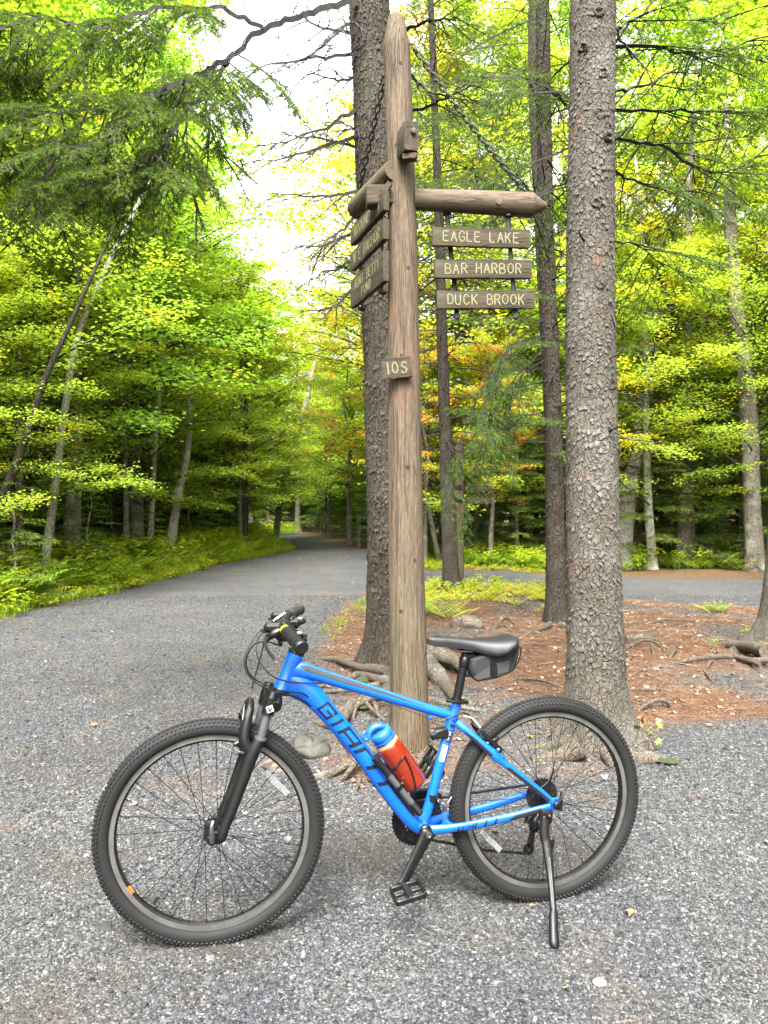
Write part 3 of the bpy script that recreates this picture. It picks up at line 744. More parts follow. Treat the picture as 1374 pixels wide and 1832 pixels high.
# printed decals on the frame
dec = MB()
def band(mb, sw, t0, t1, a0, a1, n=30, w=6, off=.0007, tap0=.0, tap1=.0):
    ts = np.linspace(t0, t1, n); rows_t, rows_a = [], []
    for k, t in enumerate(ts):
        f = k / (n - 1); c = (a0 + a1) / 2; h = (a1 - a0) / 2
        g = min(1, (f / tap0) if tap0 and f < tap0 else 1, ((1 - f) / tap1) if tap1 and f > 1 - tap1 else 1)
        rows_t.append([t] * w); rows_a.append(np.linspace(c - h * g, c + h * g, w))
    patch(mb, sw, rows_t, rows_a, off)
def up_sign(sw): return 1 if sw.B[len(sw.B) // 2][2] > 0 else -1
u = up_sign(sw_tt)
band(dec, sw_tt, .12, .80, u * .12, u * .92, tap0=.15, tap1=.5)
bpart('frame_stripe', dec, M_GREYDECAL, frame, 60); dec = MB()
us = up_sign(sw_ss); band(dec, sw_ss, .60, .92, -us * .9, us * .1); bpart('frame_stripe', dec, M_GREYDECAL, frame, 60); dec = MB()
band(dec, sw_ss, .12, .40, -us * 1.0, -us * .1, tap0=.4)
bpart('frame_stripe', dec, M_GREYDECAL, frame, 60)
GLY = {'G': [[(1, .78), (1, 1), (.0, 1), (0, 0), (1, 0), (1, .5), (.55, .5)]], 'I': [[(.5, 0), (.5, 1)]], 'A': [[(0, 0), (0, 1), (1, 1), (1, 0)], [(0, .42), (1, .42)]],
       'N': [[(0, 0), (0, 1), (1, 1), (1, 0)]], 'T': [[(0, 1), (1.1, 1)], [(.5, 1), (.5, 0)]]}
def stroke_polys(gl, th):
    out = []
    for line in gl:
        for (x0, y0), (x1, y1) in zip(line[:-1], line[1:]):
            dx, dy = x1 - x0, y1 - y0; l = math.hypot(dx, dy); ex, ey = dx / l * th / 2, dy / l * th / 2; nx, ny = -ey, ex
            out.append([(x0 - ex + nx, y0 - ey + ny), (x1 + ex + nx, y1 + ey + ny), (x1 + ex - nx, y1 + ey - ny), (x0 - ex - nx, y0 - ey - ny)])
    return out
def tube_text(mb, sw, txt, t0, dt, a_mid, a_h, th=.24, slant=.3, gap=.28, flip=1, widths=None):
    x = 0
    for ch in txt:
        w = .45 if ch == 'I' else 1.0
        gl = [[(px * w if ch != 'I' else .22, py) for px, py in ln] for ln in GLY[ch]]
        for q in stroke_polys(gl, th):
            n = 7; rt, ra = [], []
            for k in range(n):
                f = k / (n - 1)
                A_ = (q[0][0] * (1 - f) + q[1][0] * f, q[0][1] * (1 - f) + q[1][1] * f); C_ = (q[3][0] * (1 - f) + q[2][0] * f, q[3][1] * (1 - f) + q[2][1] * f)
                row = [(A_[0] * (1 - g) + C_[0] * g, A_[1] * (1 - g) + C_[1] * g) for g in (0, .33, .66, 1)]
                rt.append([t0 + dt * (x + px + slant * py) for px, py in row]); ra.append([a_mid + flip * a_h * (py - .5) for px, py in row])
            patch(mb, sw, rt, ra, .0008)
        x += w + gap
txt = MB(); ud = up_sign(sw_dt)
tube_text(txt, sw_dt, 'GIANT', .335, .066, ud * .12, 1.2, .20, .22, .38, ud); bpart('lettering', txt, M_DECAL, frame, 60); txt = MB()
uc = up_sign(sw_cs)
tube_text(txt, sw_cs, 'GIANT', .32, .052, uc * .12, 1.35, .20, .28, .34, uc)
bpart('lettering', txt, M_DECAL, frame, 60)
d2 = MB(); band(d2, sw_cs, .66, .86, -uc * .9, uc * .45, tap0=.2); bpart('frame_stripe', d2, M_GREYDECAL, frame, 60); d2 = MB(); band(d2, sw_dt, .70, .86, ud * .35, ud * 1.15, tap0=.1)
bpart('frame_stripe', d2, M_GREYDECAL, frame, 60)
# stickers on the seat tube
stk = MB(); ust = up_sign(sw_st)
band(stk, sw_st, .43, .53, -.75, .35, 4, 8, .0009); bpart('white_label', stk, M_WHITE, frame, 60)
stk = MB()
for k in range(5): band(stk, sw_st, .447 + k * .015, .450 + k * .015, -.6, .15 + .1 * (k % 2), 2, 8, .0013)
bpart('label_print', stk, M_GREY, frame, 60)
stk = MB(); band(stk, sw_st, .555, .665, -.55, .45, 4, 8, .0009); band(stk, sw_st, .70, .735, -.4, .3, 3, 8, .0009); band(stk, sw_st, .76, .78, -.2, .3, 3, 8, .0009); bpart('black_sticker', stk, M_DECAL, frame, 60)
stk = MB()
for k in range(3): band(stk, sw_st, .568 + k * .012, .573 + k * .012, -.45, .15, 2, 8, .0013)
band(stk, sw_st, .615, .62, -.5, .35, 2, 8, .0013); band(stk, sw_st, .622, .645, -.1, .1, 2, 4, .0013); band(stk, sw_st, .645, .652, -.35, .4, 2, 8, .0013)
bpart('label_print', stk, M_WHITE, frame, 60)

# seat post, clamp, saddle
sp = MB(); SP0, SP1 = B3(.326, 0, .330), B3(.289, 0, .506)
sp.tube([SP0, SP1], .0145, 22, ref=VREF); ax = (SP1 - SP0) / np.linalg.norm(SP1 - SP0)
sp.lathe([(.0155, 0), (.0175, .004), (.0175, .028), (.015, .034)], SP1 - ax * .045, ax, 22)
sp.box(B3(.281, 0, .519), (.050, .040, .022), bev=.006); sp.box(B3(.276, 0, .500), (.038, .030, .020), bev=.005)
sp.box(SP1 - ax * .024 + np.array([-.0155, .006, 0]), (.005, .010, .016), bev=.001, mi=0)
post = bpart('seat_post', sp, M_BLACK_GLOSS)
cl = MB(); ctop = B3(.320, 0, .352); cl.lathe([(.0165, -.008), (.0205, -.007), (.0205, .007), (.0165, .008)], ctop, ax, 24)
cl.tube([ctop + np.array([-.03, .012, -.005]), ctop + np.array([-.020, .018, -.002]), ctop + np.array([.01, .026, .001]), ctop + np.array([.045, .022, .009])], [.004, .005, .0045, .006], 10, sub=4)
cl.lathe([(.006, -.012), (.007, 0), (.006, .02)], ctop + np.array([-.028, 0, -.004]), (0, 1, 0), 12)
bpart('seat_clamp', cl, M_BLACK_GLOSS)
sd_ = MB(); secs = [(.424, .004, .562, .006, .010), (.418, .012, .566, .010, .020), (.40, .0175, .567, .015, .026), (.36, .0195, .565, .017, .028), (.31, .024, .561, .021, .028), (.27, .032, .557, .027, .030), (.235, .046, .556, .042, .036),
                    (.20, .062, .557, .052, .040), (.17, .072, .560, .046, .036), (.145, .075, .562, .028, .028), (.128, .066, .561, .020, .020), (.118, .045, .559, .012, .012)]
nt = 25; V = []
for (uu, hw, top, drop, th) in secs:
    for k in range(nt):
        t = -1 + 2 * k / (nt - 1); ch = -.0035 * math.exp(-(t * 3) ** 2) if uu < .33 else 0
        V.append(B3(uu, hw * math.sin(t * pi / 2 * .98), top - drop * abs(t) ** 2.4 + ch))
    for k in range(nt):
        t = 1 - 2 * k / (nt - 1)
        V.append(B3(uu, hw * .93 * math.sin(t * pi / 2 * .98), top - drop * abs(t) ** 2.2 - .006 - (th - drop) * .5 - .004))
Fs = []; m_ = 2 * nt
for i in range(len(secs) - 1):
    for k in range(m_): Fs.append((i * m_ + k, i * m_ + (k + 1) % m_, (i + 1) * m_ + (k + 1) % m_, (i + 1) * m_ + k))
Fs.append(tuple(range(m_))); Fs.append(tuple(range((len(secs) - 1) * m_, len(secs) * m_))[::-1])
sd_.add(V, Fs)
saddle = bpart('saddle', sd_, M_SADDLE, smooth=80)
rl = MB()
for s in (-1, 1): rl.tube([B3(.375, s * .008, .545), B3(.345, s * .014, .528), B3(.315, s * .020, .517), B3(.27, s * .022, .515), B3(.235, s * .022, .517), B3(.19, s * .03, .527), B3(.16, s * .036, .540)], .0035, 10, sub=4)
bpart('saddle_rail', rl, M_BLACK_GLOSS, saddle)

# wheels
def build_wheel(name, loc, rz, rear):
    w = empty(name, loc, rz, bike)
    ty = MB(); rt = .0262; Rm = R0 - .0032 - rt
    a = np.linspace(-2.35, 2.35, 23); prof = [(Rm + rt * cos(t), rt * sin(t)) for t in a]
    prof += [(.2975, .0123), (.2975, -.0123)]; prof.append(prof[0])
    ty.lathe(prof, axis=(0, 1, 0), n=160); ty.build('tyre', M_RUBBER, w, 70)
    kn = MB(); nk = 150
    for j in range(nk):
        for row, phi in enumerate((-1.12, -.72, -.26, .26, .72, 1.12)):
            th = 2 * pi * (j + (.5 if row % 2 else 0)) / nk
            er = np.array([cos(th), 0, sin(th)]); et = np.array([-sin(th), 0, cos(th)]); ev = np.array([0, 1., 0])
            nrm = er * cos(phi) + ev * sin(phi); tan = -er * sin(phi) + ev * cos(phi)
            P = er * Rm + nrm * (rt + .0008); la, lb, hh = .0042, .0036, .0032
            base = [P + et * sx * la + tan * sy * lb - nrm * .001 for sx, sy in ((-1, -1), (1, -1), (1, 1), (-1, 1))]
            top = [P + et * sx * la * .8 + tan * sy * lb * .8 + nrm * hh for sx, sy in ((-1, -1), (1, -1), (1, 1), (-1, 1))]
            kn.add(base + top, [(4, 5, 6, 7), (0, 1, 5, 4), (1, 2, 6, 5), (2, 3, 7, 6), (3, 0, 4, 7)])
    o = kn.build('tread', M_TREAD, w, 0); tag(o, kind='stuff')
    rm = MB(); rm.lathe([(.2975, -.0125), (.2975, .0125), (.2830, .0128), (.2830, -.0128), (.2975, -.0125)], axis=(0, 1, 0), n=128)
    rm.lathe([(.2831, .0112), (.2765, .0085), (.2755, 0), (.2765, -.0085), (.2831, -.0112), (.2831, .0112)], axis=(0, 1, 0), n=128, mi=1)
    rm.build('rim', [M_RIMSIL, M_BLACK_GLOSS], w, 50)
    hb = MB(); hw = .064 if rear else .048
    hb.lathe([(.006, -hw), (.011, -hw + .002), (.013, -.034), (.023, -.033), (.023, -.029), (.013, -.026), (.012, 0), (.013, .026), (.023, .029), (.023, .033), (.013, .034), (.011, hw - .002), (.006, hw)], axis=(0, 1, 0), n=24)
    hb.build('hub', M_BLACK_GLOSS, w)
    base = {}
    for k in range(32):
        side = 1 if k % 2 == 0 else -1; lead = 1 if (k // 2) % 2 == 0 else -1
        th = 2 * pi * k / 32 + .05; key = (side, lead)
        if key not in base:
            sm_ = MB(); off = lead * 1.05
            p0 = np.array([.0215 * cos(off), side * .031, .0215 * sin(off)]); p1 = np.array([.279, side * .002, 0])
            sm_.tube([p0, p1], [.0011, .0011], 6); sm_.tube([p1 - (p1 - p0) / np.linalg.norm(p1 - p0) * .012, p1], .0020, 6)
            o = sm_.build('spoke', M_BLACK_GLOSS, w); base[key] = o
        else: o = copy_of(base[key], w)
        o.rotation_euler = (0, -th, 0)
    return w
steer = -.0337
fwheel = build_wheel('front_wheel', (1.111, 0, R0), steer, False); fwheel.name = 'wheel'
rwheel = build_wheel('rear_wheel', (0, 0, R0), 0, True); rwheel.name = 'wheel.001'
def whp(w, x, y, v):   # pixel -> wheel axes
    p = bp(x, y, v) - np.array(w.location); c, s = cos(-w.rotation_euler[2]), sin(-w.rotation_euler[2])
    return np.array([p[0] * c - p[1] * s, p[0] * s + p[1] * c, p[2]])
def reflector(w, q0, q1):
    a0, a1 = whp(w, *q0, .008), whp(w, *q1, .008); L_ = np.linalg.norm(a1 - a0); ex = (a1 - a0) / L_; ez = np.array([-ex[2], 0, ex[0]]); R = np.stack([ex, np.cross(ez, ex), ez], 1)
    m = MB(); c = (a0 + a1) / 2; m.box(c, (L_, .006, .021), R, bev=.003); m.box(c + [0, .004, 0], (L_ * .36, .004, .019), R, bev=.0015)
    for s in (-1, 1): m.box(c + ex * s * L_ * .33 + [0, .0035, 0], (L_ * .26, .003, .016), R, bev=.001)
    m.build('reflector', M_REFL, w)
reflector(fwheel, (474, 1377), (516, 1419)); reflector(rwheel, (860, 1484), (896, 1519))
vm = MB(); p = whp(fwheel, 274, 1613, 0); vm.tube([p * 1.0, p * (.252 / np.linalg.norm(p))], .0028, 8); vm.tube([p * (.262 / np.linalg.norm(p)), p * (.240 / np.linalg.norm(p))], .0045, 8); vm.build('valve', M_BLACK, fwheel)
st_ = MB(); pr = whp(fwheel, 237, 1585, 0); th0 = math.atan2(pr[2], pr[0])
for k in range(5):
    for mi, (ra, rb, ta, tb, of) in enumerate(((.2735, .2845, -.042 + k * .017, -.042 + (k + 1) * .017, .0),)):
        V = [np.array([cos(th0 + t) * r_, v_, sin(th0 + t) * r_]) for t in (ta, tb) for r_, v_ in ((.2735, .0078), (.2845, .0117))]
        st_.add([v + np.array([0, .0012, 0]) for v in V], [(0, 1, 3, 2)], 0)
for k in range(5):
    t = -.034 + k * .015; V = [np.array([cos(th0 + tt) * r_, v_ + .002, sin(th0 + tt) * r_]) for tt in (t, t + .008) for r_, v_ in ((.2755, .0086), (.2825, .0111))]
    st_.add(V, [(0, 1, 3, 2)], 1)
st_.build('rim_sticker', [M_ORANGE, M_REDST], fwheel, 0)

# fork
SA = (HT0 - HT1) / np.linalg.norm(HT0 - HT1); SP = np.cross(np.array([0, 1., 0]), SA)   # forward perpendicular
if SP[0] < 0: SP = -SP
fk = MB(); CR_ = HT1 - SA * .020
fk.lathe([(.022, -.010), (.029, -.006), (.029, .006), (.026, .010)], HT1 - SA * .006, SA, 26)
cc = HT1 - SA * .033 + SP * .012
fk.tube([cc + np.array([0, -.078, 0]) - SA * .012, cc + np.array([0, -.05, 0]), cc, cc + np.array([0, .05, 0]), cc + np.array([0, .078, 0]) - SA * .012], [.018, .021, .023, .021, .018], 14, sub=4)
fork = bpart('fork', fk, M_BLACK_GLOSS)
for s in (-1, 1):
    v = s * .064
    top, mid = B3(.936, v, .402), B3(.968, v, .288); axl = (mid - top) / np.linalg.norm(mid - top)
    m = MB(); m.tube([top + axl * -.012, top + axl * .040], [.0195, .0195], 20, ref=VREF); m.tube([top - axl * .030, top - axl * .010], [.014, .019], 18, ref=VREF)
    m.build('fork_crown_leg', M_BLACK_GLOSS, fork)
    m = MB(); m.tube([top + axl * .035, mid + axl * .03], .0135, 20, ref=VREF); m.build('stanchion', M_SILPLASTIC, fork)
    m = MB(); m.lathe([(.0145, -.004), (.0185, -.003), (.0185, .004), (.0145, .005)], mid - axl * .004, axl, 22); m.build('fork_seal', M_SILPLASTIC, fork)
    m = MB(); m.tube([mid - axl * .002, B3(.990, v, .250), B3(1.020, v, .170), B3(1.052, v, .085), B3(1.075, v, .030), B3(1.083, v, .002), B3(1.086, v, -.012)], [.0165, .0175, .0155, .0145, .0145, .0135, .006], 20, ref=VREF, sub=4, r2=[.0175, .0195, .0175, .0155, .0148, .0140, .006])
    m.box(B3(1.103, v * .92, .003), (.036, .012, .040), bev=.004)
    m.tube([B3(.996, v, .25), B3(1.015, v * .96, .29), B3(1.006, v * .8, .345), B3(.996, v * .62, .377)], [.013, .013, .013, .013], 12, ref=VREF, sub=4, r2=[.015, .015, .014, .012])
    m.build('fork_leg', M_BLACK, fork, 60)
m = MB(); m.tube([B3(1.006, -.05, .352), B3(.996, -.035, .379), B3(.992, 0, .390), B3(.996, .035, .379), B3(1.006, .05, .352)], .013, 14, sub=5, r2=.010); m.build('fork_arch', M_BLACK, fork, 60)
m = MB(); q = B3(.9415, .0838, .383); m.box(q, (.021, .0012, .020), np.array(Matrix.Rotation(radians(16), 3, 'Y')), bev=.0005); m.build('white_badge', M_WHITE, fork)
m = MB(); m.box(q + [.003, .0012, 0], (.004, .0012, .014), np.array(Matrix.Rotation(radians(16), 3, 'Y'))); m.box(q + [-.003, .0012, 0], (.003, .0012, .012), np.array(Matrix.Rotation(radians(-20), 3, 'Y'))); m.build('badge_print', M_DECAL, fork)
m = MB(); m.lathe([(.006, -.075), (.006, .075)], B3(1.111, 0, 0), (0, 1, 0), 12); m.lathe([(.010, .048), (.016, .052), (.016, .066), (.010, .070)], B3(1.111, 0, 0), (0, 1, 0), 18); m.lathe([(.014, -.070), (.014, -.055)], B3(1.111, 0, 0), (0, 1, 0), 14)
m.build('axle', M_BLACK_GLOSS, fork)
m = MB(); m.tube([B3(1.111, .072, -.006), B3(1.112, .078, .02), B3(1.112, .078, .045), B3(1.107, .074, .060)], [.007, .0075, .006, .004], 10, sub=4, r2=[.005, .004, .004, .003]); m.build('quick_release_lever', M_STEEL, fork)

# headset, stem, handlebar
m = MB(); m.lathe([(.020, 0), (.026, .002), (.026, .008), (.021, .012), (.018, .014), (.018, .055), (.012, .058)], HT0, SA, 24)
BC = B3(.892, 0, .622)
m.tube([HT0 + SA * .040, (HT0 + SA * .045) * .4 + BC * .6, BC], [.020, .0175, .0185], 18, sub=3); m.lathe([(.014, -.024), (.0205, -.023), (.0205, .023), (.014, .024)], BC, (0.1, 1, 0), 20)
stem = bpart('stem', m, M_BLACK)
NI, NO = B3(.903, .175, .629), B3(.880, .310, .606); FI, FO = B3(.848, -.20, .627), B3(.800, -.315, .627)
m = MB(); m.tube([NO, NI, B3(.902, .10, .629), B3(.895, .04, .623), BC, B3(.886, -.04, .624), B3(.868, -.11, .632), FI, FO], [.011, .011, .012, .0145, .0155, .0145, .012, .011, .011], 16, sub=4)
bar = bpart('handlebar', m, M_BLACK)
for a0, a1 in ((NI, NO), (FI, FO)):
    d = a1 - a0; L_ = np.linalg.norm(d); d = d / L_; prof = [(.0125, 0), (.0175, .002), (.0175, .008)]
    x = .012
    while x < L_ - .010: prof += [(.0140, x), (.0188, x + .0015), (.0188, x + .0075), (.0140, x + .009)]; x += .0125
    prof += [(.0180, L_ - .002), (.0198, L_), (.0198, L_ + .008), (.015, L_ + .012), (.0001, L_ + .0115)]
    m = MB(); m.lathe(prof, a0, d, 26); m.build('grip', M_BLACK, bar, 40)
m = MB(); dn = (NO - NI) / np.linalg.norm(NO - NI); m.lathe([(.012, -.012), (.0158, -.011), (.0158, -.002), (.012, 0)], NI - dn * .002, dn, 22); m.build('clamp_ring', M_YEL, bar)
def lever_set(s, I, O, dn):
    v0 = I[1] - s * .012
    base = I - dn * .025
    m = MB()
    m.lathe([(.012, -.010), (.0165, -.009), (.0165, .009), (.012, .010)], base, dn, 18)
    m.tube([base + np.array([.008, 0, -.004]), base + np.array([.030, 0, -.014]), base + np.array([.048, -s * .006, -.026])], [.012, .013, .009], 12, sub=4)
    m.box(base + np.array([.030, -s * .018, .002]), (.056, .034, .028), bev=.009)
    m.tube([base + np.array([.052, -s * .02, -.010]), base + np.array([.064, -s * .03, -.006])], .0045, 8)
    body = m.build('brake_clamp', M_BLACK_GLOSS, bar)
    m = MB(); p = base + np.array([.046, 0, -.026])
    m.tube([p, p + np.array([.010, s * .020, -.010]), p + np.array([.006, s * .05, -.026]), p + np.array([-.004, s * .085, -.040]), p + np.array([-.004, s * .105, -.040])], [.008, .007, .006, .0065, .006], 10, sub=4, r2=[.006, .005, .004, .004, .004])
    m.build('brake_lever', M_BLACK, bar)
    m = MB(); c = base + np.array([-.008, -s * .022, -.022])
    m.box(c, (.066, .050, .036), bev=.012); m.lathe([(.017, 0), (.020, .003), (.017, .010)], c + np.array([0, 0, .012]), (0, 0, 1), 18)
    m.tube([c + np.array([-.02, s * .01, -.004]), c + np.array([-.046, s * .028, -.002]), c + np.array([-.052, s * .045, .002])], [.007, .008, .006], 10, sub=3)
    m.tube([c + np.array([.02, s * .01, -.012]), c + np.array([.02, s * .035, -.022])], [.006, .007], 8)
    m.build('shifter', M_BLACK_GLOSS, bar)
    m = MB(); m.tube([base + np.array([.012, -s * .03, .012]), base + np.array([.050, -s * .035, -.012])], .0055, 10); m.build('lever_trim', M_STEEL, bar); m = MB(); m.box(c + np.array([-.035, s * .03, .008]), (.018, .014, .010), bev=.003); m.build('shifter_trim', M_STEEL, bar)
lever_set(1, NI, NO, dn); lever_set(-1, FI, FO, (FO - FI) / np.linalg.norm(FO - FI))
# far-side lever raised beyond the bar
# cables
def cable(pts, r=.0023, mat=None):
    m = MB(); m.tube(pts, r, 8, sub=8); o = bpart('cable', m, mat or M_BLACK, bike, 80); return o
cable([bp(500, 1122, .06), bp(488, 1113, .0), bp(462, 1128, .0), bp(444, 1156, .02), bp(437, 1180, .03), bp(444, 1203, .04), bp(466, 1222, .05), bp(497, 1234, .045), bp(530, 1243, .035), bp(552, 1256, .02), bp(561, 1263, .01)])
cable([bp(497, 1150, .12), bp(478, 1144, .11), bp(456, 1148, .09), bp(443, 1167, .07), bp(441, 1188, .06), bp(452, 1208, .05), bp(478, 1222, .045), bp(505, 1232, .04), bp(540, 1236, .03), bp(560, 1250, .016)])
cable([bp(486, 1118, -.05), bp(466, 1132, -.02), bp(459, 1150, .0), bp(461, 1172, .015), bp(473, 1192, .025), bp(492, 1208, .034), bp(520, 1216, .034), bp(552, 1218, .026), bp(578, 1218, .012)])
cable([bp(482, 1118, .02), bp(474, 1140, .01), bp(464, 1180, .005), bp(454, 1214, .004), bp(450, 1230, .004)], .0023)
cable([bp(450, 1228, .004), bp(443, 1260, .006), bp(440, 1274, .008)], .0021, M_STEEL)
cable([bp(493, 1104, -.08), bp(478, 1110, -.02), bp(480, 1146, .06)], .0017, M_STEEL)
cable([bp(577, 1213, .008), bp(660, 1240, .01), bp(765, 1281, .008)], .0012, M_GREY)
cable([bp(770, 1281, .008), bp(788, 1286, .02), bp(806, 1279, .024), bp(826, 1272, .018), bp(838, 1275, .006), bp(846, 1288, .004)], .0022, M_GREY)
cable([bp(563, 1264, -.002), bp(600, 1312, -.002), bp(660, 1392, -.002), bp(742, 1482, .0)], .0012, M_GREY)
cable([B3(.05, .058, .058), B3(.018, .055, .080), B3(-.014, .02, .098), B3(-.035, -.03, .06), B3(-.03, -.06, -.01), B3(.0, -.066, -.06)], .0023)

# brakes
def vbrake(name, piv, top, s, tilt):
    m = MB(); m.lathe([(.008, -.012), (.010, 0), (.008, .012)], piv, tilt, 12)
    m.tube([piv, piv * .5 + top * .5 + np.array([.004, s * .006, 0]), top], [.010, .0085, .006], 10, sub=4, r2=[.006, .006, .005])
    pc = piv * .68 + top * .32; m.box(pc + np.array([0, -s * .016, 0]), (.058, .012, .013), np.array(Matrix.Rotation(radians(25), 3, 'Y')), bev=.004)
    return m
for s in (1, -1):
    bpart('front_brake_arm', vbrake('x', B3(1.020, s * .040, .245), B3(1.020, s * .044, .345), s, (1, 0, .2)), M_BLACK_GLOSS)
m = MB(); m.tube([B3(1.020, .044, .345), B3(1.020, -.044, .345)], .0016, 6); bpart('brake_wire', m, M_STEEL); m = MB(); m.tube([B3(1.020, .044, .345), B3(1.016, .03, .372), B3(1.012, .008, .384)], .0028, 8, sub=4); bpart('brake_noodle', m, M_STEEL); m = MB(); m.lathe([(.0045, -.006), (.0045, .006)], B3(1.020, .050, .25), (0, 1, 0), 10); bpart('brake_bolt', m, M_STEEL)
for s in (1, -1):
    bpart('rear_brake_arm', vbrake('x', B3(.190, s * .042, .196), B3(.252, s * .046, .262), s, (.7, 0, .7)), M_BLACK_GLOSS)
    m = MB(); m.lathe([(.0055, 0), (.0055, .006), (.003, .008)], B3(.200, s * .060, .200), (0, s, 0), 10); m.lathe([(.0045, 0), (.0045, .006)], B3(.184, s * .058, .188), (0, s, 0), 10); bpart('brake_bolt', m, M_STEEL)
m = MB(); m.tube([B3(.252, .046, .262), B3(.252, -.046, .262)], .0016, 6); bpart('brake_wire', m, M_STEEL); m = MB(); m.tube([B3(.30, .004, .30), B3(.275, .02, .297), B3(.254, .044, .270)], .003, 8, sub=4); bpart('brake_noodle', m, M_STEEL)

# drive train (far side)
def sprocket(m, c, v, r, teeth, th=.002, inner=.5, mi=0):
    n = teeth * 4; a = np.linspace(0, 2 * pi, n, endpoint=False); rr = np.array([r, r + .003, r + .003, r] * teeth)
    V = []
    for vv in (v - th / 2, v + th / 2):
        V += [B3(c[0] + rr[k] * cos(a[k]), vv, c[1] + rr[k] * sin(a[k])) for k in range(n)]
        V += [B3(c[0] + r * inner * cos(a[k]), vv, c[1] + r * inner * sin(a[k])) for k in range(n)]
    Fs = []
    for k in range(n):
        j = (k + 1) % n; Fs += [(k, j, n + j, n + k)[::-1], (2 * n + k, 2 * n + j, 3 * n + j, 3 * n + k), (k, 2 * n + k, 2 * n + j, j), (n + k, n + j, 3 * n + j, 3 * n + k)]
    m.add(V, Fs, mi)
bbc = (.440, -.050)
for k, (r, t, v) in enumerate(((.081, 42, -.052), (.065, 34, -.045), (.044, 24, -.039))):
    m = MB(); sprocket(m, bbc, v, r, t, inner=.72 if k < 2 else .5)
    if k == 0:
        for q in range(5):
            a = q * 2 * pi / 5 + .3; m.tube([B3(bbc[0], v, bbc[1]), B3(bbc[0] + .06 * cos(a), v, bbc[1] + .06 * sin(a))], [.012, .008], 8, r2=.003)
        sprocket(m, bbc, v - .005, .086, 44, .003, .93)
    bpart('chainring', m, M_BLACK_GLOSS if k == 0 else M_GREY)
m = MB()
for k, (r, t) in enumerate(((.056, 30), (.049, 26), (.043, 23), (.037, 20), (.031, 17), (.026, 14))): sprocket(m, (0, 0), -.036 - k * .004, r, t, .0018, .45)
m.lathe([(.013, -.062), (.013, -.03)], B3(0, 0, 0), (0, 1, 0), 16); bpart('cassette', m, M_GREY)
def chain_path():
    P = []
    c1, r1, c2, r2 = np.array(bbc), .0655, np.array([0, 0]), .040
    P += [c1 + r1 * np.array([cos(a), sin(a)]) for a in np.linspace(-1.9, 1.72, 16)]
    P += [c2 + r2 * np.array([cos(a), sin(a)]) for a in np.linspace(1.72, 3.9, 8)]
    P += [np.array([.010, -.085]), np.array([.022, -.105]), np.array([.026, -.135]), np.array([.030, -.175]), np.array([.040, -.197]), np.array([.056, -.200])]
    P += [np.array([.20, -.174])]; return np.array(P)
cp = chain_path(); cp = np.vstack([cp, cp[:1]]); seg = np.linalg.norm(np.diff(cp, axis=0), axis=1); cum = np.append(0, np.cumsum(seg)); nl = int(cum[-1] / .0127); m = MB()
for k in range(nl):
    s0, s1 = k * cum[-1] / nl, (k + 1) * cum[-1] / nl; A_ = [np.interp(s0, cum, cp[:, i]) for i in (0, 1)]; C_ = [np.interp(s1, cum, cp[:, i]) for i in (0, 1)]
    c = (np.array(A_) + np.array(C_)) / 2; d = np.array(C_) - np.array(A_); ang = math.atan2(d[1], d[0]); R = np.array(Matrix.Rotation(-ang, 3, 'Y')); off = .0032 if k % 2 else .0022
    for sg in (-1, 1): m.box(B3(c[0], -.045 + sg * off, c[1]), (.0155, .0010, .0080), R, bev=.0004)
    m.lathe([(.0038, -.004), (.0038, .004)], B3(A_[0], -.045, A_[1]), (0, 1, 0), 6)
bpart('chain', m, M_GREY)
m = MB(); m.box(B3(.008, -.062, -.045), (.016, .010, .060), bev=.004); m.tube([B3(.010, -.064, -.07), B3(.030, -.066, -.085), B3(.040, -.064, -.105)], [.012, .014, .012], 10, sub=3)
for vv in (-.052, -.038): m.tube([B3(.018, vv, -.105), B3(.036, vv, -.14), B3(.044, vv, -.188)], [.002] * 3, 8, sub=3, r2=[.014, .008, .014])
for c in ((.022, -.112), (.044, -.186)): sprocket(m, c, -.045, .019, 11, .004, .3)
m.tube([B3(.0, -.07, -.03), B3(.02, -.075, -.10)], [.010, .008], 10); m.lathe([(.005, 0), (.005, .003)], B3(.044, -.037, -.186), (0, 1, 0), 10, mi=1); m.lathe([(.004, 0), (.004, .003)], B3(.022, -.037, -.112), (0, 1, 0), 10, mi=1)
bpart('rear_derailleur', m, [M_BLACK_GLOSS, M_STEEL])
m = MB(); q = bp(783, 1425, 0); m.lathe([(.0178, -.012), (.0205, -.011), (.0205, .011), (.0178, .012)], B3(.404, 0, .040), ax, 20, mi=0); m.box(B3(.385, -.03, .020), (.045, .016, .040), bev=.005); m.box(B3(.43, -.05, .045), (.075, .014, .016), bev=.004)
m.tube([B3(.392, .006, .035), B3(.372, .018, .020), B3(.368, .010, -.005)], .007, 8, mi=1, sub=3); m.lathe([(.006, 0), (.006, .008)], B3(.384, .018, .034), (0, 1, 0), 10, mi=1); m.lathe([(.005, 0), (.005, .008)], B3(.366, .02, .018), (0, 1, 0), 10, mi=1)
m.tube([B3(.36, .02, .025), B3(.345, .02, .045)], .004, 8, mi=1); bpart('front_derailleur', m, [M_BLACK_GLOSS, M_STEEL])
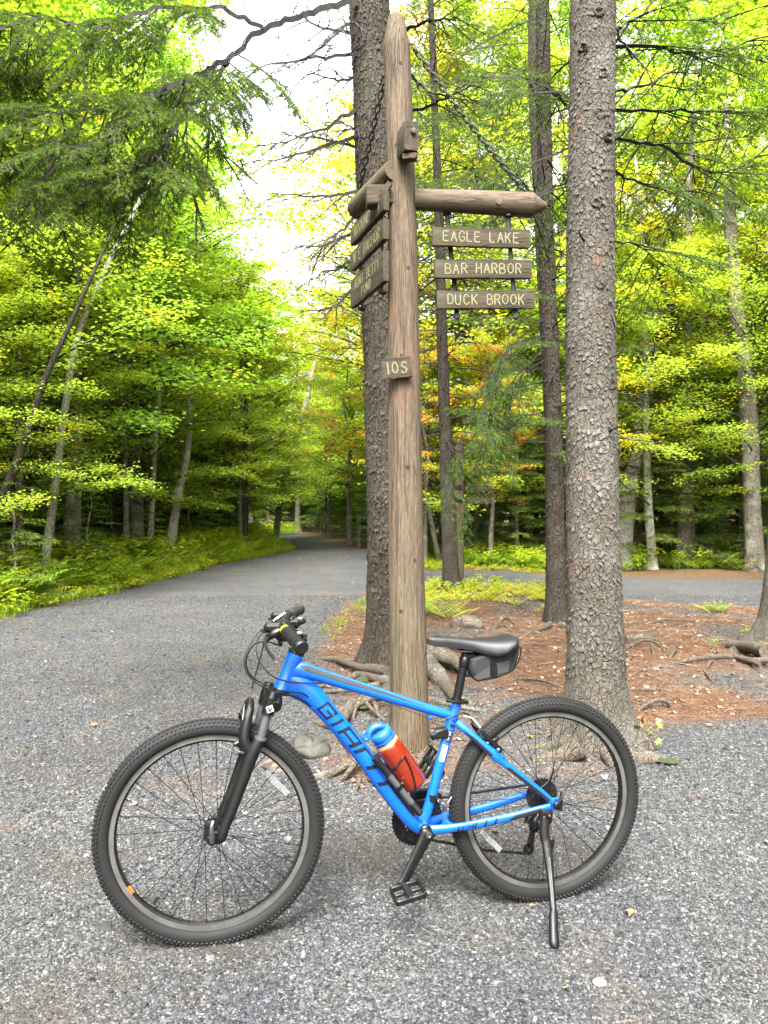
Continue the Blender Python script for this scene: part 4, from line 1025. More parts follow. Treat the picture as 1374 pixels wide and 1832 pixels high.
# cranks and pedals
def crank(s, tip_u, tip_w):
    m = MB(); v0, v1 = s * .062, s * .078; c0 = B3(bbc[0], v0, bbc[1]); c1 = B3(tip_u, v1, tip_w); d = (c1 - c0)
    m.tube([c0 - d * .09, c0 - d * .05, c0, c0 + d * .12, c0 + d * .5, c0 + d * .92, c1, c1 + d * .06, c1 + d * .085], [.004, .0095, .0105, .0095, .0075, .007, .0075, .006, .002], 16, ref=VREF, sub=3, r2=[.005, .020, .0245, .022, .0175, .0165, .0175, .015, .004])
    m.lathe([(.020, 0), (.021, s * .01), (.015, s * .016)], c0 + np.array([0, -s * .030, 0]), (0, 1, 0), 20)
    o = bpart('crank_arm', m, M_BLACK_GLOSS, bike, 60)
    m = MB(); m.lathe([(.0105, 0), (.0105, .003), (.006, .0035), (.0055, .001), (.0, .001)] if s > 0 else [(.009, -.003), (.009, 0)], c0 + np.array([0, s * .0105, 0]), (0, 1, 0), 18); m.build('crank_bolt', M_STEEL, o)
    return o, c1
def pedal(s, c1, tilt):
    e = MB(); R = np.array(Matrix.Rotation(tilt, 3, 'Y')); c = c1 + np.array([0, s * .060, 0])
    def bx(p, sz, mi=0, bev=.003): e.box(c + R @ np.array(p), sz, R, mi, bev)
    bx((0, 0, 0), (.020, .092, .018))
    for q in (-1, 1):
        bx((q * .045, 0, 0), (.009, .084, .020)); bx((q * .024, .043, 0), (.044, .008, .018)); bx((q * .024, -.043, 0), (.044, .008, .018)); bx((q * .028, 0, 0), (.036, .010, .012))
        for k in range(5): bx((q * .045, -.036 + k * .018, .0115), (.006, .005, .004), 0, 0)
        bx((q * .0505, 0, 0), (.003, .046, .011), 1, .001)
    bx((0, s * -.055, 0), (.014, .020, .014), 0, .005)
    return bpart('pedal', e, [M_BLACK, M_ORANGE if s < 0 else M_BLACK_GLOSS])
o, c1 = crank(1, .527, -.191); pedal(1, c1, .18)
o, c1 = crank(-1, .353, .091); pedal(-1, c1 + np.array([.02, 0, .02]), 1.0)
# kickstand
m = MB(); m.box(B3(.040, .080, -.028), (.040, .022, .044), np.array(Matrix.Rotation(radians(-8), 3, 'Y')), bev=.005)
m.tube([B3(.046, .088, -.030), B3(.052, .094, -.075), B3(.050, .104, -.105)], [.012, .014, .012], 14, ref=VREF, sub=3, r2=[.016, .018, .015])
ks = bpart('kickstand', m, M_BLACK, smooth=50)
m = MB(); m.tube([B3(.050, .100, -.085), B3(.050, .112, -.115), B3(.058, .150, -.185), B3(.075, .200, -.245), B3(.083, .222, -.268)], [.009, .011, .010, .009, .0095], 14, ref=VREF, sub=4, r2=[.016, .017, .013, .011, .0115]); m.build('kickstand_leg', M_BLACK, ks, 60)
m = MB(); m.box(B3(.035, .112, -.105), (.018, .012, .045), np.array(Matrix.Rotation(radians(-10), 3, 'Y')), bev=.005); m.build('kickstand_latch', M_BLACK_GLOSS, ks)
m = MB(); m.tube([B3(.080, .216, -.258), B3(.086, .228, -.275), B3(.098, .255, -.305), B3(.106, .276, -.330), B3(.109, .284, -.341)], [.010, .0125, .0125, .013, .008], 14, ref=VREF, sub=3, r2=[.010, .0150, .0150, .0165, .009]); m.build('kickstand_foot', M_BLACK, ks, 60)
m = MB()
m.tube([B3(.052, .1235, -.100), B3(.052, .125, -.120), B3(.060, .162, -.183), B3(.077, .211, -.243), B3(.090, .246, -.280), B3(.100, .268, -.305)], .0012, 6, sub=4); m.build('kickstand_stripe', M_STEEL, ks)
for q in ((.052, -.024), (.033, -.020), (.048, -.036)): m = MB(); m.lathe([(.0048, 0), (.0048, .004), (.002, .005)], B3(q[0], .091, q[1]), (0, 1, 0), 10); m.build('kickstand_bolt', M_STEEL, ks)
m = MB(); m.lathe([(.006, .060), (.013, .068), (.013, .082), (.008, .086)], B3(-.002, 0, .006), (0, 1, 0), 14); m.tube([B3(-.002, .084, .012), B3(-.012, .086, .028), B3(-.018, .084, .045)], [.006, .0055, .004], 8, sub=3); m.tube([B3(-.016, .08, .047), B3(-.012, .082, -.012)], [.0055, .0065], 8); bpart('rear_quick_release', m, M_BLACK_GLOSS)
# light on the seat tube
m = MB(); q = bp(788, 1307, .006); m.box(q, (.048, .032, .032), np.array(Matrix.Rotation(radians(14), 3, 'Y')), bev=.006); m.lathe([(.0175, -.007), (.0195, -.006), (.0195, .006), (.0175, .007)], B3(.364, 0, .240), ax, 20); m.lathe([(.014, -.002), (.0165, 0), (.0165, .014), (.012, .016)], q + np.array([.018, 0, -.004]), (1, 0, -.2), 18)
lt_ = bpart('rear_light', m, M_BLACK); lt_.name = 'light'
m = MB(); m.box(bp(774, 1307, .024), (.014, .002, .016), np.array(Matrix.Rotation(radians(14), 3, 'Y')), bev=.0008); m.build('light_button', M_SILPLASTIC, lt_)
# bottle cage
m = MB(); b0, b1 = B3(.461, 0, .085), B3(.562, 0, .236); bd = (b1 - b0) / np.linalg.norm(b1 - b0); bn = np.array([-bd[2], 0, bd[0]])   # away from the tube
if bn[0] > 0: bn = -bn
rb_ = .0475
def cg(h, a): return b0 + bd * h - bn * rb_ * cos(a) + np.array([0, 1, 0]) * rb_ * sin(a)
for s in (-1, 1):
    m.tube([cg(.02, s * .25), cg(.00, s * .6), cg(.01, s * 1.3), cg(.055, s * 1.75), cg(.115, s * 2.0), cg(.120, s * 1.7), cg(.105, s * .9), cg(.10, s * .25)], .0027, 8, sub=5)
m.box(b0 + bd * .07 - bn * (rb_ + .002), (.014, .016, .11), np.array(Matrix.Rotation(math.atan2(bd[0], bd[2]), 3, 'Y')), bev=.003)
bpart('bottle_cage', m, M_BLACK_GLOSS)

# ------------------------------------------------------------------ things carried by the bicycle
def on_bike(name, label, cat):
    o = empty(name, bike.location, bike.rotation_euler[2]); return tag(o, label, cat)
wb_ = on_bike('water_bottle', 'red water bottle with a blue spout cap in the bicycle frame', 'bottle')
Lb = np.linalg.norm(b1 - b0)
m = MB(); m.lathe([(.0001, -.002), (.032, 0), (.040, .006), (.0425, .016), (.0425, Lb - .030), (.0418, Lb - .014), (.0375, Lb - .004), (.032, Lb - .001)], b0, bd, 40); m.build('bottle_body', M_BOTTLE, wb_, 60)
m = MB(); m.lathe([(.0405, Lb - .009), (.0385, Lb - .002), (.0345, Lb + .004), (.031, Lb + .005)], b0, bd, 40); m.build('bottle_neck', M_CLEAR, wb_, 60)
m = MB(); m.lathe([(.036, Lb + .004), (.0385, Lb + .006), (.0385, Lb + .011), (.0345, Lb + .0125), (.037, Lb + .015), (.037, Lb + .036), (.033, Lb + .041), (.0001, Lb + .042)], b0, bd, 40)
tp = b0 + bd * (Lb + .043)
m.tube([tp - bn * -.022, tp + bd * .010 + bn * .012, tp + bd * .018 + bn * -.006, tp + bd * .014 - bn * .026, tp - bd * .001 - bn * .040], [.008, .011, .012, .010, .008], 12, sub=4, r2=[.012, .014, .014, .012, .010])
m.tube([tp - bn * .040 - bd * .004, tp - bn * .052 + bd * .004, tp - bn * .050 + bd * .020, tp - bn * .034 + bd * .024], [.006, .006, .006, .006], 10, sub=4)
m.build('bottle_cap', M_CAP, wb_, 60)
pm = on_bike('bicycle_pump', 'small silver hand pump with black ribbed handles along the down tube', 'pump')
p0, p1 = bp(671, 1352, .046), bp(752, 1452, .046); pd = (p1 - p0); Lp = np.linalg.norm(pd); pd /= Lp
prof = [(.004, -.006), (.0120, -.004), (.0125, .012), (.0105, .014)]; x = .018
while x < .068: prof += [(.0100, x), (.0118, x + .001), (.0118, x + .004), (.0100, x + .005)]; x += .0062
prof += [(.0105, .070)]
m = MB(); m.lathe(prof, p0, pd, 22); m.build('pump_handle', M_BLACK, pm, 40)
m = MB(); m.lathe([(.0105, .070), (.0105, Lp - .048)], p0, pd, 22); m.build('pump_barrel', M_SILPLASTIC, pm)
prof = [(.0105, Lp - .048)]; x = Lp - .047
while x < Lp - .008: prof += [(.0104, x), (.0116, x + .001), (.0116, x + .004), (.0104, x + .005)]; x += .0062
prof += [(.011, Lp), (.004, Lp + .002)]
m = MB(); m.lathe(prof, p0, pd, 22); m.build('pump_handle', M_BLACK, pm, 40)
m = MB(); q = p0 + pd * (Lp * .52); m.lathe([(.011, -.006), (.0132, -.006), (.0132, .006), (.011, .006), (.011, -.006)], q, pd, 20); m.box(q + np.array([-.012, -.006, .008]), (.014, .016, .012), bev=.003); m.build('pump_clip', M_BLACK_GLOSS, pm)
sb = on_bike('saddle_bag', 'black wedge bag with grey reflective panels strapped under the saddle', 'bag')
prof_px = [(842, 1176), (841, 1192), (846, 1209), (853, 1215), (872, 1212), (888, 1209), (905, 1202), (917, 1196), (926, 1172), (929, 1152), (918, 1146), (900, 1150), (880, 1160), (860, 1168)]
pr = np.array([bp(x, y, .02) for x, y in prof_px]); cen = pr.mean(0); m = MB(); n = len(pr); V = []
lay = [(-.036, .86), (-.032, .96), (-.022, 1.0), (.022, 1.0), (.032, .96), (.036, .86)]
for vv, k in lay: V += [np.array([cen[0] + (q[0] - cen[0]) * k, vv, cen[2] + (q[2] - cen[2]) * k]) for q in pr]
Fs = [(i * n + j, i * n + (j + 1) % n, (i + 1) * n + (j + 1) % n, (i + 1) * n + j) for i in range(len(lay) - 1) for j in range(n)]
Fs += [tuple(range(n)), tuple(range((len(lay) - 1) * n, len(lay) * n))[::-1]]; m.add(V, Fs)
M_FAB = plain('bag_fabric', (.010, .010, .011), .85, bump=.5, nscale=700); M_REFPAN = plain('reflective_panel', (.035, .037, .040), .6, noise=.1)
m.build('bag_body', M_FAB, sb, 50)
def flatpoly(px, v, mat, name, th=.0015):
    P = np.array([bp(x, y, v) for x, y in px]); k = len(P); m = MB(); m.add(np.vstack([P, P + [0, th, 0]]), [tuple(range(k, 2 * k)), tuple(range(k))[::-1]] + [(j, (j + 1) % k, k + (j + 1) % k, k + j) for j in range(k)]); return m.build(name, mat, sb, 0)
flatpoly([(847, 1208), (876, 1188), (876, 1207), (855, 1213)], .0363, M_REFPAN, 'reflective_panel')
flatpoly([(888, 1182), (911, 1178), (908, 1198), (891, 1202)], .0363, M_REFPAN, 'reflective_panel')
flatpoly([(877, 1176), (888, 1178), (889, 1204), (878, 1208)], .0382, M_BLACK_GLOSS, 'bag_strap', .003)
mm = MB(); mm.tube([bp(917, 1143, .034), bp(922, 1160, .037), bp(917, 1182, .037), bp(910, 1200, .034)], .0022, 8, sub=4); mm.tube([bp(918, 1143, .0), bp(931, 1155, .01), bp(929, 1175, .01), bp(918, 1196, .01)], .0022, 8, sub=4); mm.build('zip_seam', M_BLACK, sb)
M_KNOT = plain('dark_knot', (.026, .018, .012), .95, noise=.5, nscale=150)
# ================================================================== SIGNPOSTS
def log_mesh(mb, path, rad, n=40, sub=10, seed=0, amp=.02, mi=0, cap=True):
    sw = Sweep(path, rad, sub=sub); V, Fs = sw.mesh(n, cap)
    m = len(sw.P); a = np.tile(np.linspace(0, 2 * pi, n, endpoint=False), m); row = np.repeat(np.arange(m), n); Lc = np.cumsum(np.append(0, np.linalg.norm(np.diff(sw.P, axis=0), axis=1)))[row]
    k = fbm(np.cos(a) * 2.2 + seed, np.sin(a) * 2.2, Lc * 1.2, seed, 4) * amp + fbm(np.cos(a) * 9, np.sin(a) * 9 + seed, Lc * 1.5, seed + 5, 2) * amp * .35
    c = sw.P[row]; V = c + (V - c) * (1 + k)[:, None]; mb.add(V, Fs, mi); return sw
def zlog(name, A, Bp, radii, parent, mat, seed=0, origin=(0, 0, 0), n=36):
    """log between two points, built along its own z so the grain follows it"""
    A = np.array(A, float); Bp = np.array(Bp, float); L_ = np.linalg.norm(Bp - A); mb = MB()
    path = [(0, 0, f * L_) for f, r in radii]; log_mesh(mb, path, [r for f, r in radii], n, 6, seed)
    o = mb.build(name, mat, parent, 50); o.rotation_euler = Vector((Bp - A) / L_).to_track_quat('Z', 'Y').to_euler(); o.location = Vector(A) - Vector(origin); return o
DP = 4.24
sign = empty('signpost', (.13, DP, 0)); tag(sign, 'tall weathered log signpost with hanging trail name boards behind the bicycle', 'signpost')
O = np.array([.13, DP, 0])
mb = MB()
pz = [(-.25, .140, .112), (.0, .138, .110), (.443, .134, .104), (1.1, .120, .097), (1.97, .110, .0885), (2.9, .099, .079), (3.5, .082, .074), (3.80, .070, .073), (3.86, .068, .071), (3.93, .066, .058), (4.0, .064, .042), (4.02, .064, .033)]
log_mesh(mb, [(x - .13, 0, z) for z, x, r in pz], [r for _, _, r in pz], 64, 14, 3, .022)
post_o = mb.build('post', M_LOG, sign, 50)
for kz, ka, kr in ((3.72, -1.35, .012), (3.28, -1.9, .010), (2.62, -1.2, .013), (2.15, -1.75, .010), (1.55, -1.45, .014), (1.05, -1.1, .012), (.78, -1.95, .013)):   # knots
    pr_ = np.interp(kz, [q[0] for q in pz], [q[2] for q in pz]); px_ = np.interp(kz, [q[0] for q in pz], [q[1] for q in pz]) - .13
    mk = MB(); mk.lathe([(kr, -.004), (kr * .85, .0008), (kr * .5, .0012), (kr * .2, .0002), (.0005, .0)], (px_ + pr_ * cos(ka), pr_ * sin(ka), kz), (cos(ka), sin(ka), 0), 14); mk.build('knot', M_KNOT, sign, 60)
def boardbox(name, A, Bp, w, th, parent, mat=M_BOARD, seed=0, amp=.0015):
    """plank from A to B (centres of its short ends), width w upright, thickness th"""
    A = np.array(A, float); Bp = np.array(Bp, float); L_ = np.linalg.norm(Bp - A); r = np.random.default_rng(seed)
    nx = 14; prof = [(-.5, -.42), (-.5, .42), (-.44, .5), (.44, .5), (.5, .42), (.5, -.42), (.44, -.5), (-.44, -.5)]   # (y thick, z width)
    V = []
    for i in range(nx + 1):
        x = (i / nx - .5) * L_
        for (py, pzz) in prof: V.append((x, py * th, pzz * w * 1.0 + amp * r.normal()))
    k = len(prof); Fs = [(i * k + j, i * k + (j + 1) % k, (i + 1) * k + (j + 1) % k, (i + 1) * k + j)[::-1] for i in range(nx) for j in range(k)]
    Fs += [tuple(range(k)), tuple(range(nx * k, (nx + 1) * k))[::-1]]
    mb = MB(); mb.add(V, Fs); o = mb.build(name, mat, parent, 30)
    bm = bmesh.new(); bm.from_mesh(o.data); bmesh.ops.recalc_face_normals(bm, faces=bm.faces); bm.to_mesh(o.data); bm.free()
    d = (Bp - A) / L_; yaw = math.atan2(d[1], d[0]); pitch = -math.asin(d[2])
    o.rotation_euler = (0, pitch, yaw); o.location = Vector((A + Bp) / 2); return o
# stroke letters for the routed boards
F = {'A': [[(0, 0), (.5, 1), (1, 0)], [(.2, .36), (.8, .36)]], 'B': [[(0, 0), (0, 1), (.6, 1), (.85, .88), (.85, .65), (.6, .53), (0, .53)], [(.6, .53), (.95, .4), (.95, .13), (.65, 0), (0, 0)]],
     'C': [[(.95, .8), (.7, 1), (.3, 1), (.03, .75), (.03, .25), (.3, 0), (.7, 0), (.95, .2)]], 'D': [[(0, 0), (0, 1), (.5, 1), (.9, .75), (.9, .25), (.5, 0), (0, 0)]],
     'E': [[(.9, 1), (0, 1), (0, 0), (.9, 0)], [(0, .52), (.7, .52)]], 'G': [[(.95, .8), (.7, 1), (.3, 1), (.03, .75), (.03, .25), (.3, 0), (.75, 0), (.97, .2), (.97, .45), (.6, .45)]],
     'H': [[(0, 0), (0, 1)], [(.9, 0), (.9, 1)], [(0, .52), (.9, .52)]], 'I': [[(.3, 0), (.3, 1)]], 'K': [[(0, 0), (0, 1)], [(.9, 1), (.05, .45)], [(.3, .62), (.9, 0)]],
     'L': [[(0, 1), (0, 0), (.85, 0)]], 'M': [[(0, 0), (.1, 1), (.55, .3), (1, 1), (1.1, 0)]], 'N': [[(0, 0), (0, 1), (.9, 0), (.9, 1)]], 'O': [[(.5, 1), (.15, .88), (0, .6), (0, .4), (.15, .12), (.5, 0), (.85, .12), (1, .4), (1, .6), (.85, .88), (.5, 1)]],
     'P': [[(0, 0), (0, 1), (.6, 1), (.9, .85), (.9, .6), (.6, .45), (0, .45)]], 'R': [[(0, 0), (0, 1), (.6, 1), (.9, .85), (.9, .62), (.6, .5), (0, .5)], [(.45, .5), (.95, 0)]],
     'T': [[(0, 1), (1, 1)], [(.5, 1), (.5, 0)]], 'U': [[(0, 1), (0, .25), (.25, 0), (.65, 0), (.9, .25), (.9, 1)]], 'Y': [[(0, 1), (.5, .5), (1, 1)], [(.5, .5), (.5, 0)]],
     '1': [[(.3, 0), (.3, 1)]], '0': [[(.45, 1), (.12, .85), (0, .5), (.12, .15), (.45, 0), (.78, .15), (.9, .5), (.78, .85), (.45, 1)]], 'S': [[(.85, .85), (.55, 1), (.2, .92), (.05, .74), (.2, .56), (.65, .45), (.85, .25), (.6, .02), (.25, 0), (.0, .15)]]}
def letters(board, lines, h, width, th_board, side=-1, cw=.72, stroke=.0070, zs=(0,), mat=None):
    if len(lines) > 1:
        for l_, z_ in zip(lines, zs): letters(board, [l_], h, width, th_board, side, cw, stroke, (z_,), mat)
        return
    rr = np.random.default_rng(sum(map(ord, ''.join(lines)))); mb = MB()
    for line, zc in zip(lines, zs):
        adv = [(.85 if c == ' ' else (.55 if c in 'I1' else (1.25 if c == 'M' else 1.0)) * cw + .30) for c in line]; tot = sum(adv) - .30; s = min(h, width / tot); x = -tot / 2
        for c, a in zip(line, adv):
            if c != ' ':
                jx, jy = rr.normal(0, .02, 2)
                for poly in F[c]:
                    P = [np.array([(x + px * cw + jx) * s * (1 if side < 0 else -1), 0, zc + (py - .5 + jy) * h]) for px, py in poly]
                    for A_, C_ in zip(P[:-1], P[1:]):
                        d = C_ - A_; l = np.linalg.norm(d); d = d / l; nn = np.array([-d[2], 0, d[0]]); w = stroke / 2; arc = []
                        for k in range(5): q = pi / 2 + pi * k / 4; arc.append(A_ + d * cos(q) * w + nn * sin(q) * w)
                        for k in range(5): q = -pi / 2 + pi * k / 4; arc.append(C_ + d * cos(q) * w + nn * sin(q) * w)
                        y0 = side * (th_board / 2 + .0012); arc = np.array(arc); arc[:, 1] = y0; n = len(arc); b = arc.copy(); b[:, 1] = side * (th_board / 2 - .002)
                        mb.add(np.vstack([arc, b]), [tuple(range(n))] + [(j, (j + 1) % n, n + (j + 1) % n, n + j) for j in range(n)])
            x += a
    o = mb.build('lettering', mat or M_PAINT_CREAM, board, 0)
    bm = bmesh.new(); bm.from_mesh(o.data); bmesh.ops.recalc_face_normals(bm, faces=bm.faces); bm.to_mesh(o.data); bm.free(); return o
def rel(p): return np.array(p) - O
# right arm and its tenon
ra0 = at(747, 357, 4.235); ra1 = at(978, 368, 4.30)
zlog('arm', rel(ra0 + (ra0 - ra1) * .03), rel(ra1), [(0, .056), (.3, .060), (.6, .064), (.82, .066), (.885, .066), (.92, .050), (1.0, .014)], sign, M_LOG, 11)
b = boardbox('tenon', rel(at(655, 353, 4.20)), rel(at(722, 352, 4.22)), .104, .09, sign); boardbox('peg', rel(at(686, 345, 4.14)), rel(at(686, 328, 4.14)) + np.array([.035, 0, 0]), .03, .03, sign)
# left arm, running back and away, and its tenon poking out in front
la0 = at(702, 315, 4.20); la1 = at(632, 372, 4.66)
la0 = np.array([.055, 4.18, 3.15]); la1 = np.array([-.175, 4.70, 3.13])
dl = (la1 - la0) / np.linalg.norm(la1 - la0)
zlog('arm', rel(la0), rel(la1), [(0, .055), (.3, .060), (.7, .064), (.92, .064), (.98, .05), (1.0, .03)], sign, M_LOG, 12)
t0 = at(733, 250, 4.06); t1 = at(729, 250, 4.19)
boardbox('tenon', rel([.142, 4.03, 3.262]), rel([.105, 4.15, 3.262]), .150, .078, sign)
boardbox('peg', rel([.10, 4.07, 3.165]), rel([.17, 4.06, 3.165]), .03, .05, sign)
mm = MB(); mm.lathe([(.018, -.004), (.017, .008), (.010, .011)], rel(at(893, 362, 4.18)), (0.1, -1, .1), 14); mm.build('peg', M_LOG, sign)
mm = MB(); mm.lathe([(.016, -.004), (.015, .006), (.010, .009)], rel(at(740, 234, 4.02)), (.2, -1, 0), 14); mm.build('peg', M_LOG, sign)
# right boards
th = .032
for (yt, yb, xl, xr, yt2, yb2), t, cz in (((407, 440, 773, 946, 412, 444), 'EAGLE LAKE', 0), ((465, 498, 777, 950, 467, 498), 'BAR HARBOR', 0), ((521, 553, 781, 955, 521, 552), 'DUCK BROOK', 0)):
    A_ = at(xl, (yt + yb) / 2, 4.22); B_ = at(xr, (yt2 + yb2) / 2, 4.262); w = (yb - yt) / F_PX * 4.22
    bo = boardbox('sign_board', rel(A_), rel(B_), w, th, sign, seed=ord(t[0])); letters(bo, [t], .053, np.linalg.norm(B_ - A_) * .78, th, cw=.66, stroke=.0062, zs=(.0,))
# straps that carry them
M_STRAP = plain('black_steel_strap', (.004, .0045, .007), .5, .0, spec=.3)
for xs, ys in (((800, 803, 812, 817), (384, 420, 500, 566)), ((909, 911, 917, 922), (388, 420, 500, 566))):
    mm = MB(); P = [rel(at(x, y, 4.262 + .012)) for x, y in zip(xs, ys)]; mm.tube(P, [.013] * 4, 8, ref=(1, 0, 0), r2=.004, sub=2); mm.lathe([(.013, -.018), (.015, -.012), (.015, .012), (.013, .018)], P[-1] + [0, -.012, -.004], (0.2, 1, 0), 16); mm.build('strap', M_STRAP, sign)
    mm = MB(); mm.lathe([(.022, 0), (.026, -.006), (.026, -.012)], P[0] + [0, 0, .012], (0, 0, 1), 14); mm.build('strap_plate', M_STRAP, sign)
# left boards: seen at a slant, reading towards the camera
LA = lambda z, f: np.array([-.185 + (.012 + .185) * f, 4.66 + (4.10 - 4.66) * f, z])
for (zt, zb, txt, hh, zs) in ((3.010, 2.905, ['AROUND MT'], .060, (0,)), (2.860, 2.752, ['N E HARBOR'], .062, (0,)), (2.695, 2.530, ['AUNT BETTY', 'POND'], .050, (.034, -.036))):
    bo = boardbox('sign_board', rel(LA((zt + zb) / 2, 0)), rel(LA((zt + zb) / 2, 1)), zt - zb, th, sign, seed=len(txt[0])); letters(bo, txt, hh, .46, th, cw=.62, stroke=.0070, zs=zs)
for f in (.22, .84):
    mm = MB(); d_ = .03; P = [rel(LA(z, f)) + np.array([-.02, -.0, 0]) + np.array([.03, .012, 0]) for z in (3.1, 2.8, 2.5)]; mm.tube(P, .012, 8, r2=.004, ref=(.33, -.94, 0)); mm.lathe([(.013, -.018), (.015, 0), (.013, .018)], P[-1], (.94, .33, 0), 14); mm.build('strap', M_STRAP, sign)
# number plate
bo = boardbox('number_board', rel(at(684, 661, 4.125)), rel(at(736, 656, 4.125)), .105, .022, sign, seed=5); letters(bo, ['10S'], .058, .115, .022, cw=.62, stroke=.0070)
# chains
def torus_link():
    mb = MB(); P = []
    for k in range(16):
        a = 2 * pi * k / 16; P.append((.0115 * cos(a), 0, .0135 * (1 if sin(a) > 0 else -1) * (abs(sin(a)) > .01) + .0115 * sin(a)))
    P.append(P[0]); mb.tube(P, .0046, 8, cap=False); me = mb.build('link', M_CHAIN, None, 60); return me
lk0 = torus_link(); used0 = False
def chain(A, Bp, sag):
    global used0
    e = empty('chain', (0, 0, 0), 0, sign); A = np.array(A); Bp = np.array(Bp); n = int(np.linalg.norm(Bp - A) / .0335)
    for i in range(n):
        f = (i + .5) / n; p = A * (1 - f) + Bp * f - np.array([0, 0, sag * 4 * f * (1 - f)]); d = (Bp - A) / np.linalg.norm(Bp - A) - np.array([0, 0, sag * 4 * (1 - 2 * f) / np.linalg.norm(Bp - A)])
        if not used0: o = lk0; o.parent = e; used0 = True
        else: o = copy_of(lk0, e)
        q = Vector(d).to_track_quat('Z', 'Y'); q = q @ Matrix.Rotation((i % 2) * pi / 2 + .5, 3, 'Z').to_quaternion(); o.rotation_euler = q.to_euler(); o.location = Vector(rel(p))
chain(at(739, 84, 4.20), at(940, 343, 4.28), .02); chain(at(694, 110, 4.25), la1 + np.array([.012, -.06, .055]), .015)
mm = MB(); mm.tube([rel(at(731, 78, 4.22)), rel(at(742, 80, 4.20)), rel(at(745, 88, 4.19)), rel(at(738, 90, 4.2))], .005, 8, sub=4); mm.build('eye_bolt', M_CHAIN, sign)

# far signpost beyond the corner
far = empty('signpost', (float(at(822, 1045, 14.3)[0]), 14.3, 0)); tag(far, 'distant grey wooden signpost with small boards beside the far gravel road', 'signpost')
mb = MB(); log_mesh(mb, [(0, 0, -.1), (0, 0, 1.2), (-.0, 0, 2.45), (0, 0, 2.60)], [.085, .08, .072, .03], 20, 6, 4, .03); mb.build('post', M_LOG, far, 50)
zlog('arm', (0, 0, 2.2), (.05, -.32, 2.2), [(0, .05), (1, .05)], far, M_LOG, 9, n=14)
for z in (1.72, 1.50): boardbox('sign_board', (.10, .05, z), (.62, .15, z), .11, .03, far, seed=int(z * 10))
for z in (1.72, 1.50): boardbox('sign_board', (-.12, -.25, z), (-.02, -.75, z), .11, .03, far, seed=int(z * 11))
far2 = empty('signpost', (float(at(643, 985, 27)[0]), 27, 0)); tag(far2, 'dark post with crossbar at the bend of the road, half hidden behind the trunk', 'signpost')
mb = MB(); log_mesh(mb, [(0, 0, -.1), (0, 0, 1.05), (0, 0, 1.15)], [.10, .09, .03], 14, 5, 4, .03); mb.build('post', M_LOG, far2, 50)
boardbox('rail', (0, 0, .85), (.9, .1, .85), .12, .08, far2); boardbox('rail', (0, 0, .55), (.9, .1, .55), .10, .05, far2)
# ================================================================== TREES
def seg_tris(P0, P1, r0, r1):
    """three-sided prisms along many segments -> (n*6,3,3)"""
    P0, P1 = np.asarray(P0), np.asarray(P1); n = len(P0)
    if n == 0: return np.zeros((0, 3, 3))
    d = P1 - P0; d = d / (np.linalg.norm(d, axis=1)[:, None] + 1e-9)
    ref = np.where(np.abs(d[:, 2:3]) < .9, [[0, 0, 1.]], [[1., 0, 0]]); e1 = np.cross(d, ref); e1 /= np.linalg.norm(e1, axis=1)[:, None]; e2 = np.cross(d, e1)
    out = []
    R0_, R1_ = np.broadcast_to(r0, n)[:, None], np.broadcast_to(r1, n)[:, None]
    ring = [np.cos(a) * e1 + np.sin(a) * e2 for a in (0, 2 * pi / 3, 4 * pi / 3)]
    for k in range(3):
        a, b = ring[k], ring[(k + 1) % 3]
        A_, B_, C_, D_ = P0 + a * R0_, P0 + b * R0_, P1 + b * R1_, P1 + a * R1_
        out += [np.stack([A_, B_, C_], 1), np.stack([A_, C_, D_], 1)]
    return np.concatenate(out)
